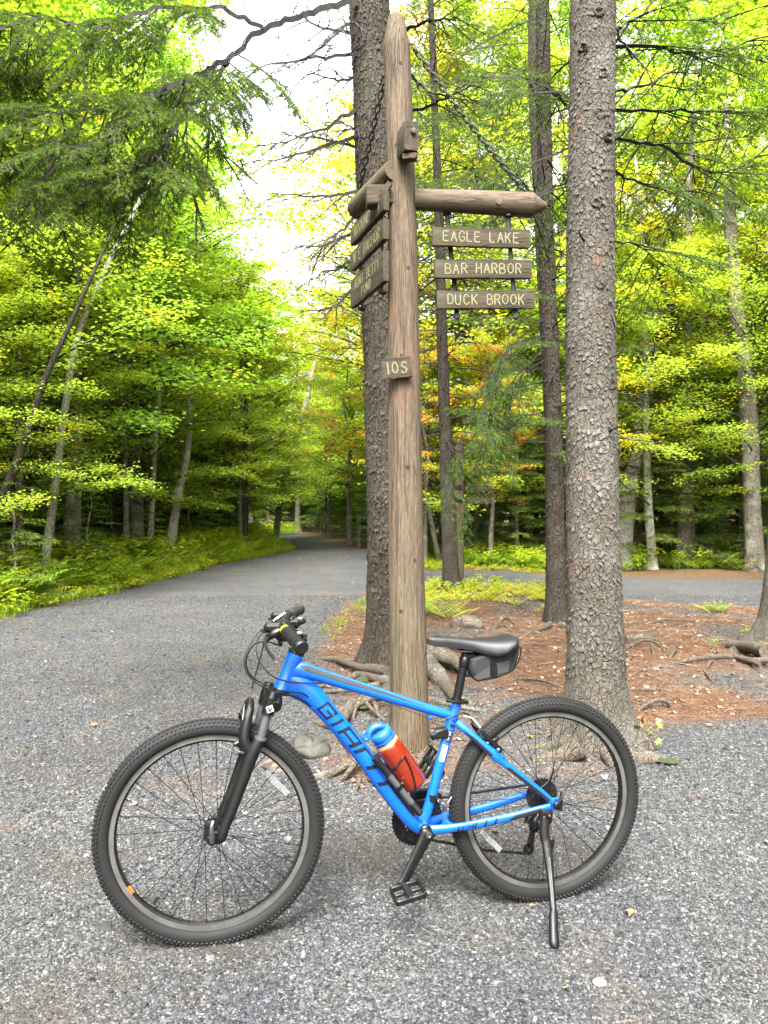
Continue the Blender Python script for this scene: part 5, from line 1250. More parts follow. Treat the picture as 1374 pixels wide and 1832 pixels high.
class Foliage:
    def __init__(s, seed): s.r = np.random.default_rng(seed); s.tw = []; s.lf = []; s.lc = []
    def twig(s, P, r0, r1):
        P = np.asarray(P); n = len(P) - 1; rr = np.linspace(r0, r1, n + 1); s.tw.append(seg_tris(P[:-1], P[1:], rr[:-1], rr[1:]))
    def needles(s, P, ds, ln, wd, cols, spread=.85):
        P = np.asarray(P); seg = np.linalg.norm(np.diff(P, axis=0), axis=1); cum = np.append(0, np.cumsum(seg)); n = max(2, int(cum[-1] / ds)); r = s.r
        t = r.random(n) * cum[-1]; B = np.stack([np.interp(t, cum, P[:, i]) for i in range(3)], -1); i = np.clip(np.searchsorted(cum, t) - 1, 0, len(seg) - 1)
        T = (P[i + 1] - P[i]) / (seg[i][:, None] + 1e-9); q = r.normal(0, 1, (n, 3)); q[:, 2] *= .75; q -= (q * T).sum(1)[:, None] * T; q /= np.linalg.norm(q, axis=1)[:, None] + 1e-9
        D = T * r.uniform(.35, .8, (n, 1)) + q * spread; D /= np.linalg.norm(D, axis=1)[:, None]; W = np.cross(D, r.normal(0, 1, (n, 3))); W /= np.linalg.norm(W, axis=1)[:, None] + 1e-9
        l = ln * r.uniform(.7, 1.2, (n, 1)); w = wd * .5
        s.lf.append(np.stack([B - W * w, B + W * w, B + D * l], 1)); c = np.array(cols)[r.integers(0, len(cols), 1)] * r.uniform(.75, 1.3, (n, 1)); s.lc.append(c)
    def leaves(s, B, size, cols, flat=.35):
        n = len(B); r = s.r; a = r.random(n) * 2 * pi; D = np.stack([np.cos(a), np.sin(a), r.normal(-.12, .3, n)], -1); D /= np.linalg.norm(D, axis=1)[:, None]
        up = np.stack([r.normal(0, flat, n), r.normal(0, flat, n), np.ones(n)], -1); W = np.cross(D, up); W /= np.linalg.norm(W, axis=1)[:, None]; up = np.cross(W, D)
        l = size * r.uniform(.65, 1.25, (n, 1)); m = B + D * l * .42; k = W * l * .40; lift = up * l * .09
        tip = B + D * l; t1 = np.stack([B, m + k + lift, tip], 1); t2 = np.stack([B, tip, m - k + lift], 1)
        c = cols * r.uniform(.8, 1.25, (n, 1)); s.lf += [t1, t2]; s.lc += [c, c]
    def tris(s): return sum(len(x) for x in s.lf) + sum(len(x) for x in s.tw)
    def mesh(s, name, leafmat, twigmat=None):
        tw = np.concatenate(s.tw) if s.tw else np.zeros((0, 3, 3)); lf = np.concatenate(s.lf) if s.lf else np.zeros((0, 3, 3)); lc = np.concatenate(s.lc) if s.lc else np.zeros((0, 3))
        T = np.concatenate([tw, lf]); C = np.concatenate([np.full((len(tw), 3), .1), lc]); mi = np.append(np.zeros(len(tw), int), np.ones(len(lf), int))
        return soup(name, T, [twigmat or M_TWIG, leafmat], mi, C, parent=False)

def curve(P0, d, L_, droop, n=6, wig=.05, r=None):
    r = r or RNG; P = [np.array(P0, float)]; d = np.array(d, float); d /= np.linalg.norm(d)
    for i in range(n):
        d = d + np.array([0, 0, droop / n]) + r.normal(0, wig, 3); d /= np.linalg.norm(d); P.append(P[-1] + d * L_ / n)
    return np.array(P)
MAPLE = {'green': [(.185, .27, .034), (.225, .315, .038), (.265, .35, .044), (.155, .235, .03), (.30, .37, .046)],
         'yellow': [(.30, .33, .02), (.36, .36, .022), (.24, .32, .018), (.42, .36, .025), (.44, .30, .025)],
         'orange': [(.44, .22, .06), (.46, .19, .06), (.38, .30, .05), (.27, .32, .04), (.48, .16, .06)]}
def maple_crown(name, seed, H, z0, spread, nb, n_leaf, size, pal, accent=None, acc=.05):
    f = Foliage(seed); r = f.r; tips = []
    for i in range(nb):
        t = (i + r.random()) / nb; z = z0 + (H - z0) * t; a = i * 2.399 + r.normal(0, .3); L_ = spread * (1 - .62 * t ** 1.6) * r.uniform(.7, 1.15)
        P = curve((0, 0, z), (cos(a), sin(a), .55 + .5 * t), L_, -.55, 7, .09, r); f.twig(P, .012 + .018 * (1 - t), .004)
        for j in range(1, 8):
            for sg in (-1, 1):
                if j < 2: continue
                d = P[j] - P[j - 1]; d /= np.linalg.norm(d); sd = np.cross(d, [0, 0, 1.]) * sg; Q = curve(P[j], d * .6 + sd * .9 + [0, 0, .12], L_ * .42 * (1.15 - j / 9) * r.uniform(.6, 1.2), -.3, 4, .12, r)
                f.twig(Q, .006, .002); tips.append(Q)
        tips.append(P[3:])
    per = max(4, int(n_leaf / len(tips))); pals = np.array(MAPLE[pal])
    for Q in tips:
        k = int(per * r.uniform(.5, 1.5)); t = r.random(k) ** .8 * (len(Q) - 1); i = np.minimum(t.astype(int), len(Q) - 2); fr_ = (t - i)[:, None]; B = Q[i] * (1 - fr_) + Q[i + 1] * fr_
        B = B + np.stack([r.normal(0, .16, k), r.normal(0, .16, k), r.normal(0, .055, k)], -1)
        base = pals[r.integers(0, len(pals))]; alt = pals[r.integers(0, len(pals), k)]; c = base * .6 + alt * .4
        if accent and r.random() < acc: c = np.array(MAPLE[accent])[r.integers(0, 5, k)]
        f.leaves(B, size, c)
    return f.mesh(name, M_LEAF)
SPR = [(.07, .13, .016), (.09, .16, .018), (.11, .18, .02), (.06, .11, .016)]
SPR_L = [(.12, .21, .018), (.15, .25, .022), (.10, .18, .018)]
DEADN = [(.16, .085, .04), (.10, .065, .03)]
def spruce_spray(f, P, L_, cols, ds, nl, nw, sub=.42, step=5, droop=-.25, rr=.006):
    """side twigs in a plane off a branch, all set with needles"""
    r = f.r; n = len(P) - 1; f.twig(P, rr, .0018); f.needles(P[max(1, n // 3):], ds, nl, nw, cols)
    m = max(3, int(step)); 
    for k in range(m):
        t = .22 + .76 * (k + r.random() * .5) / m; i = min(int(t * n), n - 1); B = P[i] + (P[i + 1] - P[i]) * (t * n - i); d = P[i + 1] - P[i]; d /= np.linalg.norm(d)
        for sg in (-1, 1):
            sd = np.cross(d, [0, 0, 1.]); sd /= np.linalg.norm(sd) + 1e-9
            Q = curve(B, d * .75 + sd * sg * .8 + [0, 0, -.05], L_ * sub * (1.1 - t * .75) * r.uniform(.6, 1.15), droop, 3, .07, r); f.twig(Q, .0028, .0012); f.needles(Q, ds, nl, nw, cols)
            if L_ * sub > .22 and ds < .02:
                for tt in (.35, .65):
                    B2 = Q[0] + (Q[-1] - Q[0]) * tt; d2 = Q[-1] - Q[0]; d2 /= np.linalg.norm(d2)
                    for s2 in (-1, 1):
                        s3 = np.cross(d2, [0, 0, 1.]) * s2; W = curve(B2, d2 * .8 + s3 * .7, L_ * sub * .38 * (1.2 - tt), droop, 2, .05, r); f.twig(W, .002, .001); f.needles(W, ds, nl, nw, cols)
def spruce_crown(name, seed, H, z0, spread, nb, cols, ds=.016, nl=.045, nw=.006, dead=.0, step=6, top=True):
    f = Foliage(seed); r = f.r
    for i in range(nb):
        t = (i + r.random()) / nb; z = z0 + (H - z0) * t; a = i * 2.399 + r.normal(0, .25); L_ = max(.18, spread * (1 - t) ** .8 * r.uniform(.65, 1.1)) if top else spread * r.uniform(.5, 1.1)
        P = curve((0, 0, z), (cos(a), sin(a), .18), L_, -.35, 6, .05, r)
        if r.random() < dead * (1.6 - 1.5 * t):
            f.twig(P, .008, .0025)
            for k in range(6):
                j = r.integers(1, 6); d = P[j + 0] - P[j - 1]; Q = curve(P[j], d / np.linalg.norm(d) + r.normal(0, .6, 3), L_ * r.uniform(.12, .38), -.1, 3, .15, r); f.twig(Q, .0035, .0012)
        else: spruce_spray(f, P, L_, cols, ds, nl, nw, step=step, rr=.009)
    return f.mesh(name, M_NEEDLE)

def trunk_mesh(mb, path, rad, n=20, sub=6, seed=0, amp=.05, flare=0.0, lobes=5, zb=0.0):
    sw = Sweep(path, rad, sub=sub); V, Fs = sw.mesh(n); m = len(sw.P); a = np.tile(np.linspace(0, 2 * pi, n, endpoint=False), m); row = np.repeat(np.arange(m), n)
    c = sw.P[row]; z = V[:, 2]; k = fbm(np.cos(a) * 1.8 + seed, np.sin(a) * 1.8, z * 1.6, seed, 4) * amp
    h = np.clip(1 - (c[:, 2] - zb) / .45, 0, 1.3); k = k + flare * h ** 2.2 * (1 + .55 * np.cos(lobes * a + seed + .5 * np.sin(a * 2)))
    D = V - c; D[:, 2] *= .3; V = V + D * k[:, None]
    mb.add(V, Fs); return sw
def flakes(sw, n, seed, lo, hi, zmin, zmax, mat, parent, origin, name='bark_scale'):
    """curled bark scales standing off the trunk"""
    r = np.random.default_rng(seed); T = []; C = []
    t = r.random(n * 2); P = sw.at(t, np.zeros_like(t)); keep = (P[:, 2] > zmin) & (P[:, 2] < zmax); t = t[keep][:n]; a = r.random(len(t)) * 2 * pi
    S = r.uniform(lo, hi, len(t)); e = 1e-3
    P0 = sw.at(t, a, .002); N0 = sw.at(t, a, .02) - P0; N0 /= np.linalg.norm(N0, axis=1)[:, None]; U = np.tile([0, 0, 1.], (len(t), 1)); U -= (U * N0).sum(1)[:, None] * N0; U /= np.linalg.norm(U, axis=1)[:, None]; Sd = np.cross(U, N0)
    rot = r.normal(0, .5, len(t)); U, Sd = U * np.cos(rot)[:, None] + Sd * np.sin(rot)[:, None], Sd * np.cos(rot)[:, None] - U * np.sin(rot)[:, None]
    s = S[:, None]; lift = r.uniform(.06, .42, len(t))[:, None]; w1 = r.uniform(.55, 1.1, (len(t), 1)); w2 = r.uniform(.5, 1.1, (len(t), 1))
    A0 = P0 + U * s * .7; A1 = P0 + Sd * s * w1 * .6 + N0 * s * .12; A2 = P0 - Sd * s * w2 * .6 + N0 * s * .08; A3 = P0 - U * s * r.uniform(.4, .9, (len(t), 1)) + N0 * s * lift + Sd * s * r.uniform(-.3, .3, (len(t), 1)); M0 = P0 + N0 * s * (.10 + lift * .2)
    T = np.concatenate([np.stack([A0, M0, A1], 1), np.stack([A1, M0, A3], 1), np.stack([A3, M0, A2], 1), np.stack([A2, M0, A0], 1)])
    o = soup(name, T, [mat], parent=parent); tag(o, kind='stuff'); return o

def make_tree(name, label, path, rad, mat, crown=None, crown_z=None, group=None, n=18, seed=0, flare=.35, amp=.06, extra_h=0, crown_rot=None, crown_scale=1.0, color=None, sub=6):
    base = np.array(path[0], float); e = empty(name, base); tag(e, label, 'tree', group)
    if len(rad) != len(path): rad = list(np.interp(np.linspace(0, 1, len(path)), np.linspace(0, 1, len(rad)), rad))
    mb = MB(); P = np.array(path, float) - base; P = np.vstack([P[0] - [0, 0, .15], P]); rad = [rad[0]] + list(rad)
    sw = trunk_mesh(mb, P, rad, n, sub, seed, amp, flare); mb.build('trunk', mat, e, 60)
    if crown is not None:
        o = bpy.data.objects.new('crown', crown); link(o, e); o.location = (0, 0, 0) if crown_z is None else crown_z; o.rotation_euler = (0, 0, crown_rot if crown_rot is not None else seed * 1.7); o.scale = (crown_scale,) * 3
        if color: o.color = color
    return e, sw
def root(parent, P, r0, r1, origin, mat=None, n=9, name='root'):
    P = np.array(P, float); mb = MB(); k = len(P); rr = np.linspace(r0, r1, k); rng = np.random.default_rng(int(abs(P[0][0] * 1000)) % 9999)
    P[1:-1, 2] += rng.normal(0, .006, max(0, k - 2)); sw = Sweep(P - np.array(origin), rr, rr * .8, None, 5); V, Fs = sw.mesh(n); row_ = np.repeat(np.arange(len(sw.P)), n); c_ = sw.P[row_]; V = c_ + (V - c_) * (1 + .35 * fbm(V[:, 0] * 18, V[:, 1] * 18, V[:, 2] * 18, 7, 3))[:, None]; V[:, 2] -= np.interp(row_, [0, len(sw.P) - 1], [r0, r1]) * .35 * (np.interp(row_, [0, len(sw.P) - 1], [0, 1])); mb.add(V, Fs)
    return mb.build(name, mat or M_ROOT, parent, 60)
def groots(parent, origin, lst, mat=None):
    for (pts, r0, r1) in lst:
        P = []
        for x, y, zz in pts:
            q = gp(x, y); q = gp(x, y, float(height(q[0], q[1])) + zz); P.append(q)
        root(parent, P, r0, r1, origin, mat)

# ---- the big grey trunk at the right, close behind the post
d = 4.45
pa = [at(1068, 1335, d), at(1066, 1200, d), at(1062, 1000, d), at(1058, 750, d), at(1056, 500, d), at(1058, 250, d), at(1061, 0, d)]
pa[0][2] = 0.0
pa += [pa[-1] + np.array([.02, 0, 1.2]), pa[-1] + np.array([.05, 0, 3.5]), pa[-1] + np.array([.1, 0, 6.0])]
ra = [.185, .168, .152, .144, .136, .131, .128, .12, .09, .04]
big, swb = make_tree('spruce_tree', 'thick grey spruce trunk with flaking scaly bark beside the signpost, rear wheel in front', pa, ra, M_BARK_BIG, n=72, seed=3, flare=.42, amp=.07, sub=14)
M_FLAKE = bark_material('lifted_bark', (.075, .064, .050), (.22, .20, .17), 60, .3, (.28, .275, .25), .4, 1, k=.54)
flakes(swb, 4200, 1, .008, .026, -.1, 4.6, M_FLAKE, big, None)
flakes(swb, 1500, 2, .005, .012, -.1, 4.6, M_FLAKE, big, None)
for (x, y) in ((1060, 48), (1035, 105), (1069, 152), (1062, 222), (1077, 262), (1055, 380), (1062, 522), (1085, 693), (1100, 800), (1084, 1080), (1060, 1130)):   # knots with rims
    q = at(x, y, d) - pa[0]; s = (x - 1060) / 45; t_ = q + np.array([0, -math.sqrt(max(0, 1 - min(1, s * s))) * .132, 0]); mb = MB()
    nrm = np.array([s, -math.sqrt(max(.05, 1 - min(1, s * s))), 0]); mb.lathe([(.034, -.012), (.030, .004), (.022, .010), (.013, .004), (.006, -.006)], t_, nrm, 14); mb.v[0] += np.random.default_rng(int(y)).normal(0, .0035, mb.v[0].shape); mb.build('knot', M_BARK_BIG, big, 60)
for (x, y, L_) in ((1045, 430, .10), (1090, 770, .06), (1100, 250, .12), (1092, 640, .08)):
    q = at(x, y, d - .13) - pa[0]; mb = MB(); mb.tube([q, q + np.array([.03 if x > 1060 else -.03, -.04, .01]), q + np.array([.05 if x > 1060 else -.05, -.06 - L_ * .2, L_ * .3])], [.008, .006, .003], 6); mb.build('branch_stub', M_BARK_BROWN, big, 60)
groots(big, pa[0], [([(1100, 1330, .06), (1130, 1352, .03), (1165, 1358, .02), (1205, 1362, .0)], .07, .02), ([(1040, 1335, .06), (1000, 1350, .02), (950, 1360, .0)], .07, .02), ([(1110, 1310, .05), (1145, 1325, .01), (1170, 1345, -.01)], .05, .02), ([(1020, 1330, .05), (985, 1335, .01), (930, 1338, -.01)], .045, .015), ([(1085, 1345, .04), (1110, 1378, .0), (1160, 1392, -.012)], .05, .014)])

# ---- brown trunk directly behind the signpost, with mossy roots
d = 6.55
pb = [at(702, 1200, d), at(700, 1150, d), at(698, 1000, d), at(692, 750, d), at(682, 500, d), at(671, 250, d), at(661, 0, d)]; pb[0][2] = 0
pb += [pb[-1] + np.array([-.06, 0, 1.5]), pb[-1] + np.array([-.15, 0, 4.0]), pb[-1] + np.array([-.2, 0, 6.5])]
rb2 = [.24, .215, .195, .185, .178, .172, .168, .15, .10, .05]
brown, swn = make_tree('spruce_tree', 'brown spruce trunk directly behind the signpost with mossy roots spreading at its foot', pb, rb2, M_BARK_BROWN, n=56, seed=8, flare=.40, amp=.08, sub=12)
M_FLAKE2 = bark_material('lifted_brown_bark', (.055, .042, .031), (.16, .13, .10), 60, .3, (.19, .18, .14), .3, 1, k=.42)
flakes(swn, 4200, 5, .012, .034, 0, 6, M_FLAKE2, brown, None)
groots(brown, pb[0], [([(760, 1180, .16), (790, 1215, .06), (815, 1245, .03), (850, 1262, .0)], .085, .025), ([(770, 1165, .14), (810, 1180, .10), (830, 1195, .06), (870, 1215, -.01)], .068, .022), ([(690, 1200, .08), (640, 1192, .06), (600, 1180, .03), (565, 1178, .0)], .04, .018),
                      ([(720, 1225, .10), (680, 1215, .09), (640, 1205, .05), (610, 1225, .01)], .045, .02), ([(700, 1240, .10), (660, 1245, .09), (630, 1262, .05), (600, 1275, .03), (590, 1285, .0)], .042, .02),
                      ([(665, 1250, .09), (640, 1262, .06), (632, 1280, .02), (628, 1290, .0)], .022, .010), ([(655, 1258, .08), (670, 1275, .03), (690, 1290, .0)], .018, .008), ([(660, 1240, .08), (672, 1262, .05), (680, 1290, .0)], .022, .012),
                      ([(630, 1262, .05), (610, 1290, .05), (580, 1295, .02), (560, 1290, .0)], .045, .020), ([(680, 1225, .07), (620, 1235, .04), (560, 1238, .0)], .025, .012),
                      ([(700, 1330, .0), (660, 1350, .05), (620, 1368, .045), (585, 1385, .015), (560, 1390, -.01)], .022, .022), ([(640, 1360, .05), (620, 1385, .03), (600, 1405, -.01)], .020, .010), ([(645, 1390, .03), (640, 1410, .01), (632, 1425, -.01)], .012, .006)])
M_MOSS = plain('moss', (.03, .042, .008), .95, noise=.5, nscale=60, bump=.6)
for (x, y, s) in ((660, 1218, .075), (800, 1190, .10), (835, 1198, .075), (1010, 1345, .05), (650, 1265, .04), (1195, 1362, .035)):
    q = gp(x, y, .05 if y < 1300 else .02); mb = MB(); bm = bmesh.new(); bmesh.ops.create_icosphere(bm, subdivisions=3, radius=1); V = np.array([v.co for v in bm.verts]); Fs = [[v.index for v in f.verts] for f in bm.faces]; bm.free()
    V = V * (1 + fbm(V[:, 0] * 2, V[:, 1] * 2, V[:, 2] * 2 + x, 3)[:, None] * .5) * [s * 1.5, s * .8, s * .45]; mb.add(V + (q - pb[0]), Fs); mb.build('moss_patch', M_MOSS, brown, 70)

# limbs reaching over the road at the upper left, hung with spruce sprays
def big_limb(f, pts, r0, r1): 
    P = catmull(np.array(pts), 6); P[2:-2] += np.cumsum(f.r.normal(0, .006, P[2:-2].shape), 0) * np.linspace(0, 1, len(P) - 4)[:, None] * 1.0 + f.r.normal(0, .007, P[2:-2].shape); f.twig(P, r0, r1); return P
def hang(f, P, n, L0, cols, ds, nl, nw, dirbias=(0, 0, -.25), step=5, t0=.15, dead=0.0, droop=-.38):
    r = f.r; m = len(P) - 1
    for k in range(n):
        t = t0 + (1 - t0) * (k + r.random()) / n; i = min(int(t * m), m - 1); B = P[i] + (P[i + 1] - P[i]) * (t * m - i); d = P[i + 1] - P[i]; d /= np.linalg.norm(d); sd = np.cross(d, [0, 0, 1.]); sg = 1 if k % 2 else -1
        Q = curve(B, d * .5 + sd * sg * r.uniform(.5, 1) + np.array(dirbias), L0 * r.uniform(.6, 1.2), droop, 6, .07, r)
        if r.random() < dead:
            f.twig(Q, .007, .002)
            for q in range(5): j = r.integers(1, 6); W = curve(Q[j], (Q[j] - Q[j - 1]) / np.linalg.norm(Q[j] - Q[j - 1]) + r.normal(0, .6, 3), L0 * r.uniform(.1, .3), -.2, 3, .12, r); f.twig(W, .0042, .0015)
        else: spruce_spray(f, Q, L0, cols, ds, nl, nw, step=step, rr=.006)
f = Foliage(41); NC = [(.065, .115, .014), (.085, .14, .016), (.05, .09, .012), (.11, .155, .018)]
o0 = pb[0]
def W(x, y, dd): return at(x, y, dd) - o0
L1 = big_limb(f, [W(655, 5, 6.5), W(600, 8, 6.2), (W(540, 30, 5.8)), W(470, 50, 5.2), W(415, 95, 4.8), W(370, 120, 4.5), W(300, 150, 4.3), W(200, 175, 4.2), W(90, 190, 4.2), W(-20, 205, 4.2)], .030, .004)
L2 = big_limb(f, [W(415, 95, 4.8), W(380, 150, 4.6), W(335, 200, 4.4), W(300, 250, 4.3), W(250, 300, 4.2), W(150, 330, 4.2), W(60, 320, 4.2)], .016, .005)
L3 = big_limb(f, [W(470, 50, 5.2), W(400, 20, 4.8), W(300, 10, 4.5), W(180, 40, 4.3), W(60, 30, 4.2), W(-40, 60, 4.2)], .018, .006)
L4 = big_limb(f, [W(335, 200, 4.4), W(330, 260, 4.4), W(340, 330, 4.35), W(352, 390, 4.3)], .008, .003)
L5 = big_limb(f, [W(370, 120, 4.5), W(370, 200, 4.5), W(400, 260, 4.5), W(440, 290, 4.5)], .008, .003)
hang(f, L1, 34, .66, NC, .0030, .019, .0040, t0=.42, step=7); hang(f, L2, 22, .56, NC, .0030, .019, .0040, step=7, t0=.2); hang(f, L3, 24, .62, NC, .0030, .019, .0040, t0=.25, step=7)
L6 = big_limb(f, [W(300, 150, 4.3), W(240, 200, 4.1), W(180, 250, 4.0), W(110, 290, 4.0), W(60, 340, 4.0)], .010, .004); hang(f, L6, 14, .5, NC, .0030, .019, .0040, step=7, t0=.1)
hang(f, L4, 6, .28, NC + DEADN, .0036, .020, .0036, step=4, t0=.2); hang(f, L5, 5, .30, NC, .0036, .020, .0036, step=4, t0=.3)
# dark bare and thinly needled branches round the trunk against the sky
for k, (x, y, x1, y1, dd) in enumerate(((650, 30, 560, 95, 5.8), (650, 60, 520, 20, 6.0), (648, 190, 470, 262, 6.0), (650, 240, 450, 290, 5.9), (655, 270, 500, 240, 6.3), (655, 340, 480, 345, 6.0), (660, 360, 560, 460, 6.1), (662, 400, 530, 440, 6.3), (665, 450, 560, 500, 6.2), (668, 480, 590, 555, 6.2), (670, 520, 600, 470, 6.4), (655, 130, 540, 130, 6.2), (650, 95, 430, 130, 5.6), (655, 210, 585, 210, 6.3), (720, 120, 830, 180, 6.3), (725, 200, 850, 150, 6.2), (715, 60, 820, 30, 6.2))):
    A_ = W(x, y, 6.5); B_ = W(x1, y1, dd); mid = (A_ + B_) / 2 + f.r.normal(0, .05, 3) - [0, 0, .05]; P = big_limb(f, [A_, mid, B_], .019, .004)
    hang(f, P, 9, .38, [(.07, .08, .03), (.09, .10, .03)], .008, .019, .003, dead=.6 if k < 14 else .3, step=3, dirbias=(0, 0, -.1), droop=-.2)
me = f.mesh('crown', M_NEEDLE); link(bpy.data.objects.new('crown', me), brown); print('near foliage tris', f.tris())

# ---- limbs of the big grey trunk, sweeping to the right
f = Foliage(43); o1 = pa[0]
def W2(x, y, dd): return at(x, y, dd) - o1
RC = [(.07, .125, .016), (.095, .16, .02), (.055, .10, .014), (.08, .14, .016)]
for pts, r0, n, dead in (([(1090, 82, 4.5), (1180, 86, 4.9), (1260, 105, 5.3), (1330, 75, 5.6), (1400, 60, 5.8)], .016, 9, .35), ([(1090, 165, 4.5), (1150, 152, 4.8), (1210, 120, 5.1), (1280, 60, 5.3), (1330, -20, 5.5)], .012, 6, .6), ([(1095, 245, 4.5), (1180, 262, 4.9), (1240, 300, 5.2), (1300, 312, 5.5), (1400, 250, 5.8)], .014, 9, .45),
                         ([(1090, 300, 4.5), (1150, 330, 4.8), (1210, 345, 5.1), (1270, 340, 5.3)], .010, 6, .4), ([(1088, 60, 4.5), (1140, 30, 4.8), (1200, -20, 5.0)], .010, 4, .5), ([(1090, 195, 4.5), (1200, 200, 5.0), (1300, 205, 5.4), (1400, 200, 5.8)], .014, 10, .35), ([(1030, 180, 4.5), (960, 150, 4.9), (900, 130, 5.3)], .009, 5, .6),
                         ([(1030, 260, 4.5), (970, 290, 4.9), (900, 330, 5.2), (840, 320, 5.5)], .009, 7, .45), ([(1030, 330, 4.5), (960, 350, 5.0), (900, 400, 5.4)], .007, 5, .6), ([(1090, 430, 4.5), (1150, 440, 4.9), (1190, 480, 5.2)], .007, 4, .2), ([(1090, 20, 4.5), (1130, 100, 4.6), (1150, 60, 4.9)], .009, 3, .8)):
    P = big_limb(f, [W2(*p) for p in pts], r0, .003); hang(f, P, int(n * 1.8), .55, RC, .0042, .021, .0036, dead=dead * .75, step=4, dirbias=(0, 0, -.25), droop=-.35)
me = f.mesh('crown', M_NEEDLE); link(bpy.data.objects.new('crown', me), big); print('right foliage tris', f.tris())

# ---- brown trunk between the boards and the big trunk
def px_path(lst): return [at(x, y, dd) for x, y, dd in lst]
d = 8.95
pc = px_path([(995, 1118, d), (994, 1000, d), (990, 750, d), (980, 500, d), (974, 250, d), (971, 0, d)]); pc[0][2] = 0; pc += [pc[-1] + np.array([-.03, 0, 2]), pc[-1] + np.array([-.05, 0, 4.5])]
f = Foliage(44); o2 = pc[0]; rs = f.r
for k in range(110):
    z = 1.8 + 7.4 * (k + rs.random()) / 110; c = np.array([np.interp(z, [p[2] for p in pc], [p[0] for p in pc]), d, z]) - o2; a = k * 2.399; hi = z > 4.6
    L_ = rs.uniform(.7, 1.7) * (1.15 if hi else .8); P = curve(c, (cos(a), sin(a), .15), L_, -.4, 7, .05, rs)
    if rs.random() < (.42 if hi else .7):
        f.twig(P, .013, .003)
        for q in range(8): j = rs.integers(1, 7); Wd = curve(P[j], (P[j] - P[j - 1]) / np.linalg.norm(P[j] - P[j - 1]) + rs.normal(0, .6, 3), rs.uniform(.12, .5), -.2, 3, .12, rs); f.twig(Wd, .0055, .0018)
    else: spruce_spray(f, P, L_, [(.075, .125, .02), (.10, .16, .025), (.06, .10, .02)], .0085, .032, .0052, step=7, rr=.008)
for (x0, y0, x1, y1, dd) in ((965, 560, 800, 850, 8.4), (970, 610, 830, 900, 8.6), (965, 640, 900, 800, 8.5), (960, 600, 860, 740, 8.2)):   # heavy drooping boughs
    A_ = at(x0 + 15, y0, d) - o2; B_ = at(x1, y1, dd) - o2; m_ = (A_ + B_) / 2 + np.array([-.1, 0, .22]); P = catmull(np.array([A_, m_, B_]), 5); f.twig(P, .012, .003); hang(f, P, 11, .62, [(.08, .16, .02), (.10, .19, .024)], .0075, .028, .0038, dirbias=(0, 0, -.7), step=5, t0=.25)
me = f.mesh('crown', M_NEEDLE)
midt, swm = make_tree('spruce_tree', 'slim brown spruce trunk with drooping boughs just behind the thick grey trunk', pc, [.125, .112, .100, .094, .086, .08, .076, .06, .03], M_BARK_BROWN, me, n=30, seed=5, flare=.3, crown_rot=0, sub=8)
flakes(swm, 2200, 9, .014, .036, 0, 8, M_FLAKE2, midt, None); print('mid foliage', f.tris())
groots(midt, pc[0], [([(1000, 1118, .03), (1050, 1122, .02), (1130, 1115, .0)], .04, .015), ([(985, 1118, .04), (940, 1135, .01), (900, 1140, .0)], .04, .012)])
# second trunk right behind it
p = px_path([(1000, 1060, 12), (985, 700, 12), (968, 380, 12), (955, 100, 12)]); p[0][2] = 0
make_tree('spruce_tree', 'dark spruce trunk half hidden behind the slim brown one', p + [p[-1] + np.array([0, 0, 3])], [.14, .12, .11, .09, .04], M_BARK_BROWN, n=16, seed=15)
# ---- thin leaning tree
d = 12.4
pd_ = px_path([(809, 1062, d), (803, 950, d), (796, 750, d), (790, 560, d), (784, 350, d), (778, 200, d), (770, 0, d)]); pd_[0][2] = 0; pd_ += [pd_[-1] + np.array([-.2, 0, 3])]
f = Foliage(45); o3 = pd_[0]; rs = f.r
for k in range(130):
    z = 2.2 + 8.6 * (k + rs.random()) / 130; c = np.array([np.interp(z, [q[2] for q in pd_], [q[0] for q in pd_]), d, z]) - o3; a = k * 2.399; hi = z > 5.2; L_ = rs.uniform(.6, 1.7) * (1.1 if hi else .75); P = curve(c, (cos(a), sin(a), .12), L_, -.4, 6, .06, rs)
    if rs.random() < (.25 if hi else .85):
        f.twig(P, .014, .003)
        for q in range(6): j = rs.integers(1, 6); Wd = curve(P[j], (P[j] - P[j - 1]) / np.linalg.norm(P[j] - P[j - 1]) + rs.normal(0, .6, 3), rs.uniform(.12, .5), -.2, 3, .12, rs); f.twig(Wd, .007, .002)
    else: spruce_spray(f, P, L_, [(.07, .12, .02), (.09, .15, .025)], .012, .042, .0072, step=7, rr=.009)
me = f.mesh('crown', M_NEEDLE); print('thin foliage', f.tris())
thin, swt = make_tree('spruce_tree', 'thin rough trunk leaning slightly, yellow ferns round its base', pd_, [.15, .125, .10, .088, .078, .068, .055, .045, .02], M_BARK_BROWN, me, n=20, seed=6, flare=.35, crown_rot=0, amp=.12)

